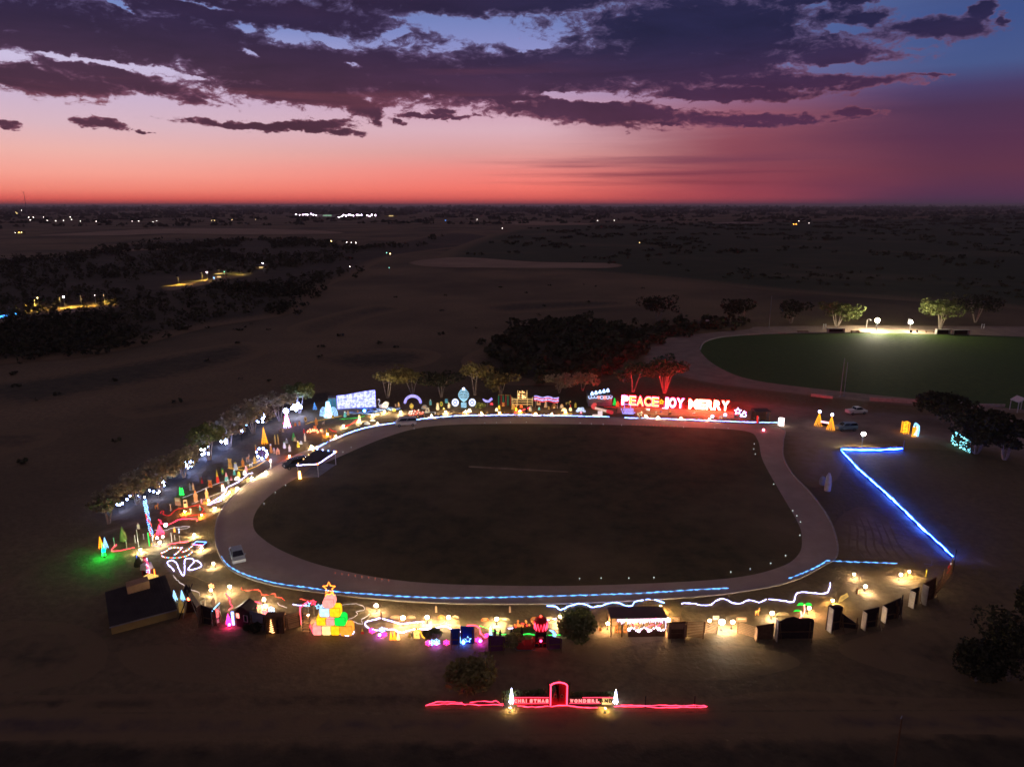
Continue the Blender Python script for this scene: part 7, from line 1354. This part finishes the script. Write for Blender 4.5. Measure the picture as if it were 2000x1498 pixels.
for x, y, w, h_, lb in [(1633, 651, 31, 9, 'dugout left of the bench by the blazing floodlight'), (1670, 651, 17, 5, 'dark bench between the dugout and the blazing floodlight'), (1779, 650, 5, 5, 'squat dark bin right of the shielded floodlight'), (1791, 650, 3, 5, 'thin dark bin beside the squat one'), (1816, 650, 17, 3, 'low dark bench left of the paired dugouts'), (1842, 653, 26, 9, 'left dugout of the pair right of the shielded floodlight'), (1877, 654, 31, 9, 'right dugout of the pair right of the shielded floodlight'), (1568, 650, 22, 3, 'low dark bench at the far left of the lit gravel')]:
    P = at(x, y); u = mpp(P); hh = max(.5, ztop(P, y - h_)); isd = w > 22; t = thing('dugout' if isd else ('bin' if w < 8 else 'bench'), lb, 'dugout' if isd else ('bin' if w < 8 else 'bench'), P, 0, 'seating at the head of the far oval')
    if isd:
        MB().box((0, 1.0, hh / 2), (w * u, .12, hh)).build('back_wall', K['darkboard'], t); MB().box((0, .4, hh + .05), (w * u + .2, 1.5, .1)).build('roof', K['pale'], t); [MB().box((s * w * u / 2, .4, hh / 2 - .01), (.3, 1.3, hh)).build('side_wall', K['pale'], t) for s in (-1, 1)]; MB().box((0, .6, .45), (w * u * .9, .4, .08)).build('seat', K['wood'], t)
    elif w < 8: MB().lathe([(.01, 0), (.35 * w / 4, 0), (.42 * w / 4, hh), (.01, hh + .1)], 8).build('bin_body', K['black'], t)
    else: MB().box((0, 0, hh * .6), (w * u, .5, .1)).build('seat', K['wood'], t); [MB().box((s * w * u * .42, 0, hh * .29), (.12, .45, hh * .58)).build('leg', K['wood'], t) for s in (-1, 1)]; MB().box((0, .28, hh * .95), (w * u, .06, hh * .4)).build('backrest', K['wood'], t)
for x, lb in [(1610, 'white stake pair behind the left dugout'), (1919, 'white stake pair behind the right dugouts')]:
    P = at(x, 642); tag(MB().cyl((-.5, 0, -.1), (-.5, 0, 2.0), .12, n=6).cyl((.5, 0, -.1), (.5, 0, 2.0), .12, n=6).box((0, 0, 1.7), (1.2, .08, .12)).build('stake_pair', K['white'], None, loc=P), lb, 'stakes')
# lamp post in front at lower right
P = at(1737, 1560); h = ztop(P, 1397); t = thing('street_lamp_post', 'tall bare pole rising from the bottom edge at lower right', 'pole', P); MB().tube([(0, 0, -.2), (.02, 0, h * .6), (0, 0, h)], .10, 7, r1=.06).build('pole', K['wood'], t); MB().tube([(0, 0, h), (-.15, -.1, h - .25)], .05, 5).build('bracket', K['steel'], t)
P = at(1752, 1410); 

# ---------------------------------------------------------------- far lights and buildings
def farlamp(x, y, tint, lb, grp, r=.8, k=None, hz=5.0):
    P = at(x, y, hz); foot = Vector((P.x, P.y, 0)); t = thing('street_lamp', lb, 'street lamp', foot, 0, grp); s = max(1.0, P.y / 1500); MB().cyl((0, 0, -.2), (0, 0, hz), .12 * s, n=5).build('pole', K['steel'], t); MB().ball((0, 0, hz), r * s * .7, 4, 6).build('lamp_head', FARL[tint], t)
FARL = dict(w=emis('far_white', (1.0, .85, .75), 22), y=emis('far_yellow', (1.0, .68, .25), 16), p=emis('far_violet', (.95, .72, 1.0), 70), o=emis('far_orange', (1.0, .38, .05), 26), b=emis('far_blue', (.1, .35, 1.0), 10), g=emis('far_teal', (.3, .9, .7), 5))
for x, y in [(13, 411), (17, 413), (25, 412), (35, 412), (42, 411), (48, 411), (53, 410), (69, 408), (121, 407)]: farlamp(x, y, 'w', 'one of the distant town lamps just under the horizon at far left', 'distant town lamps at far left', .55)
for x, y in [(31, 415), (33, 417), (47, 423), (56, 425), (59, 430), (65, 425), (85, 424), (92, 431), (109, 432), (124, 431), (137, 424), (140, 429), (157, 432), (172, 431), (188, 433)]: farlamp(x, y, 'y' if y < 424 else 'w', 'one of the scattered lamps below the distant town at far left', 'scattered lamps below the distant town', .6)
for x, y in [(258, 432), (271, 432), (306, 432), (299, 434)]: farlamp(x, y, 'w', 'one of four faint lamps between the town and the bright yard', 'four faint far lamps', .55)
for x, y in [(413, 431), (419, 431), (453, 430), (499, 429)]: farlamp(x, y, 'y', 'one of four lamps strung left of the bright distant yard', 'lamps left of the bright yard', .55)
for x, y in [(578, 419), (585, 420), (592, 420), (597, 419), (601, 420), (608, 418), (612, 420), (617, 420)]: farlamp(x, y, 'p', 'one of the dazzling lamps in the left cluster of the distant yard', 'left lamp cluster of the distant yard', .9, hz=10)
for x, y in [(662, 425), (667, 423), (671, 420), (676, 422), (681, 420), (685, 420), (690, 422), (697, 420), (701, 421), (706, 420), (717, 421), (722, 423), (726, 420), (733, 421)]: farlamp(x, y, 'p', 'one of the dazzling lamps in the right cluster of the distant yard', 'right lamp cluster of the distant yard', .95, hz=10)
for x, y, ti, lb, r in [(188, 403.8, 'p', 'lone white lamp on the horizon at left', .35), (850, 405.5, 'p', 'lone lamp on the horizon right of the distant yard', .3), (964, 406.5, 'w', 'fainter lone lamp on the horizon right of centre', .35), (870, 431, 'b', 'small blue lamp in the dark country right of the yard', .6), (932, 429, 'w', 'white lamp right of the small blue one', .45),
                       (981, 446, 'w', 'lamp in the scrub below the horizon near the middle', .5), (1167, 431, 'w', 'left of two lamps beyond the right hand scrub', .5), (1200, 431, 'w', 'right of two lamps beyond the right hand scrub', .5), (1249, 474, 'y', 'lone yellow lamp in the right hand scrub', .4),
                       (1550, 438, 'o', 'left bright orange lamp beyond the far oval', .8), (1555, 438, 'o', 'right bright orange lamp beyond the far oval', .8), (1560, 432, 'w', 'white lamp just above the orange pair', .5), (1580, 436, 'w', 'dim white lamp right of the orange pair', .45), (30, 455, 'w', 'small white lamp left of the yellow farm lamps', .4),
                       (37, 454, 'o', 'left yellow orange farm lamp near the left edge', .7), (42, 454, 'y', 'right yellow farm lamp near the left edge', .8), (647, 471, 'y', 'yellow lamp at the left of the lit roadside row', .7), (677, 473, 'w', 'first lamp of the lit roadside row', .5), (686, 474, 'w', 'second lamp of the lit roadside row', .5), (695, 474.5, 'w', 'third lamp of the lit roadside row', .5),
                       (755, 494, 'g', 'green tinged lamp beside a yellow one past the dark wood', .5), (762, 496, 'y', 'yellow lamp beside a green tinged one past the dark wood', .6), (404, 532, 'p', 'violet white lamp over the left lit farm road', .45), (438, 531, 'g', 'small greenish lamp right of the violet one', .4), (418, 543, 'b', 'small blue lamp on the left lit farm road', .5),
                       (513, 514, 'p', 'violet lamp above the yellow lit farmhouse', .5), (124, 580, 'p', 'white lamp in the black wood at left', .45), (73, 582, 'y', 'dim yellow lamp in the black wood at left', .35), (760, 523, 'g', 'dim teal lamp at the edge of the pale paddock', .3), (683, 521, 'w', 'faint lamp at the edge of the black wood', .3), (185, 577, 'w', 'very faint lamp right of the white one in the black wood', .2)]:
    farlamp(x, y, ti, lb, 'scattered country lamps', r)
# distant yard building, farm buildings
def shed(x, y, wpx, top, lb, wall='pale', depth=8.0, cat='shed', lit=None):
    P = at(x, y); u = mpp(P); h = max(2.5, ztop(P, top)); w = wpx * u; t = thing('farm_building', lb, cat, P, R(8)); MB().box((0, 0, h * .35), (w, depth, h * .7)).build('wall', K[wall], t); MB().plate([(-w * .52, h * .69), (w * .52, h * .69), (w * .5, h), (-w * .5, h)], depth + .6).build('roof', K['roof'], t)
    if lit: MB().box((0, -depth / 2 - .06, h * .4), (w * .35, .1, h * .35)).build('lit_doorway', lit, t)
    return t
lw = emis('doorway_warm', (1.0, .7, .3), .9)
shed(640, 424, 46, 417, 'long shed between the two lamp clusters of the distant yard', 'pale', 20, 'shed', emis('doorway_green', (.5, .9, .6), .5)); shed(764, 424, 24, 419, 'yellow lit shed at the right end of the distant yard', 'mustard', 15, 'shed', lw)
shed(512, 525, 20, 517, 'yellow lit farmhouse with a violet lamp behind the black wood', 'mustard', 8, 'farmhouse', lw); shed(431, 543, 20, 535, 'farmhouse with warm windows on the left lit farm road', 'tan', 8, 'farmhouse', lw); shed(40, 457, 14, 452, 'small farm shed by the yellow lamps near the left edge', 'mustard', 8, 'shed', lw)
shed(72, 590, 16, 583, 'dim green cottage in the black wood at left', 'green', 7, 'cottage')
P = at(-60, 622); q = [at(x, y, .6) - P for x, y in ((-60, 629), (-10, 621), (12, 617), (31, 613.5))]; o = MB().tube(q, [.25, .5, .5, .4], 5).build('blue_light_strip', emis('strip_blue', (.06, .32, 1.0), 3.5), None, loc=P); tag(o, 'blue strip of light beside the lit farm road at the left edge', 'light strip')
P = at(54, 424); h = ztop(P, 375); t = thing('radio_mast', 'thin lattice radio mast against the sunset at far left', 'radio mast', P); m = MB()
for k in range(3): m.tube([(1.2 * math.cos(k * 2.09), 1.2 * math.sin(k * 2.09), 0), (.5 * math.cos(k * 2.09), .5 * math.sin(k * 2.09), h)], .28, 4)
for k in range(14): z = h * k / 14; m.tube([(1.1, 0, z), (-.6, 1.0, z + h / 28), (-.6, -1.0, z + h / 14)], .12, 3)
m.build('lattice', K['steel'], t); MB().cyl((0, 0, h * .94), (0, 0, h), 1.0, n=8).build('antenna_drum', K['steel'], t)
lens_r = emis('road_lamp_lens', (1.0, .66, .16), 1500)
for k, (x, y) in enumerate([(70, 607), (120, 602), (160, 598), (205, 594), (350, 557), (395, 548), (430, 542), (470, 536)]):
    P = at(x, y, 0); t = thing('road_lamp', 'one of the hooded lamps lighting the %s' % ('lower farm road at left' if k < 4 else 'upper farm road below the farmhouse'), 'street lamp', P, 0, 'lamps on the lower farm road' if k < 4 else 'lamps on the upper farm road')
    MB().tube([(0, 0, -.2), (0, 0, 6.2), (0, -.6, 6.5), (0, -1.2, 6.5)], .09, 5).build('pole', K['steel'], t)
    hd = MB(); hd.box((0, -1.2, 6.52), (1.4, 1.4, .08))
    for sx in (-1, 1): hd.box((sx * .68, -1.2, 6.18), (.05, 1.4, .6)).box((0, -1.2 + sx * .68, 6.18), (1.31, .05, .6))
    hd.build('hood', K['black'], t); MB().box((0, -1.2, 6.4), (.9, .9, .05)).build('lens', lens_r, t)

# ---------------------------------------------------------------- the air between here and the horizon
hm = bpy.data.materials.new('haze_air'); hm.use_nodes = True; t_ = hm.node_tree; t_.nodes.clear()
pv = t_.nodes.new('ShaderNodeVolumePrincipled'); ho = t_.nodes.new('ShaderNodeOutputMaterial'); t_.links.new(pv.outputs[0], ho.inputs['Volume'])
pv.inputs['Color'].default_value = (.86, .78, .76, 1); pv.inputs['Density'].default_value = 5e-5; pv.inputs['Anisotropy'].default_value = .3
hz = MB().box((0, 36000, 58), (150000, 80000, 118)).build('haze', hm); hz['kind'] = 'stuff'
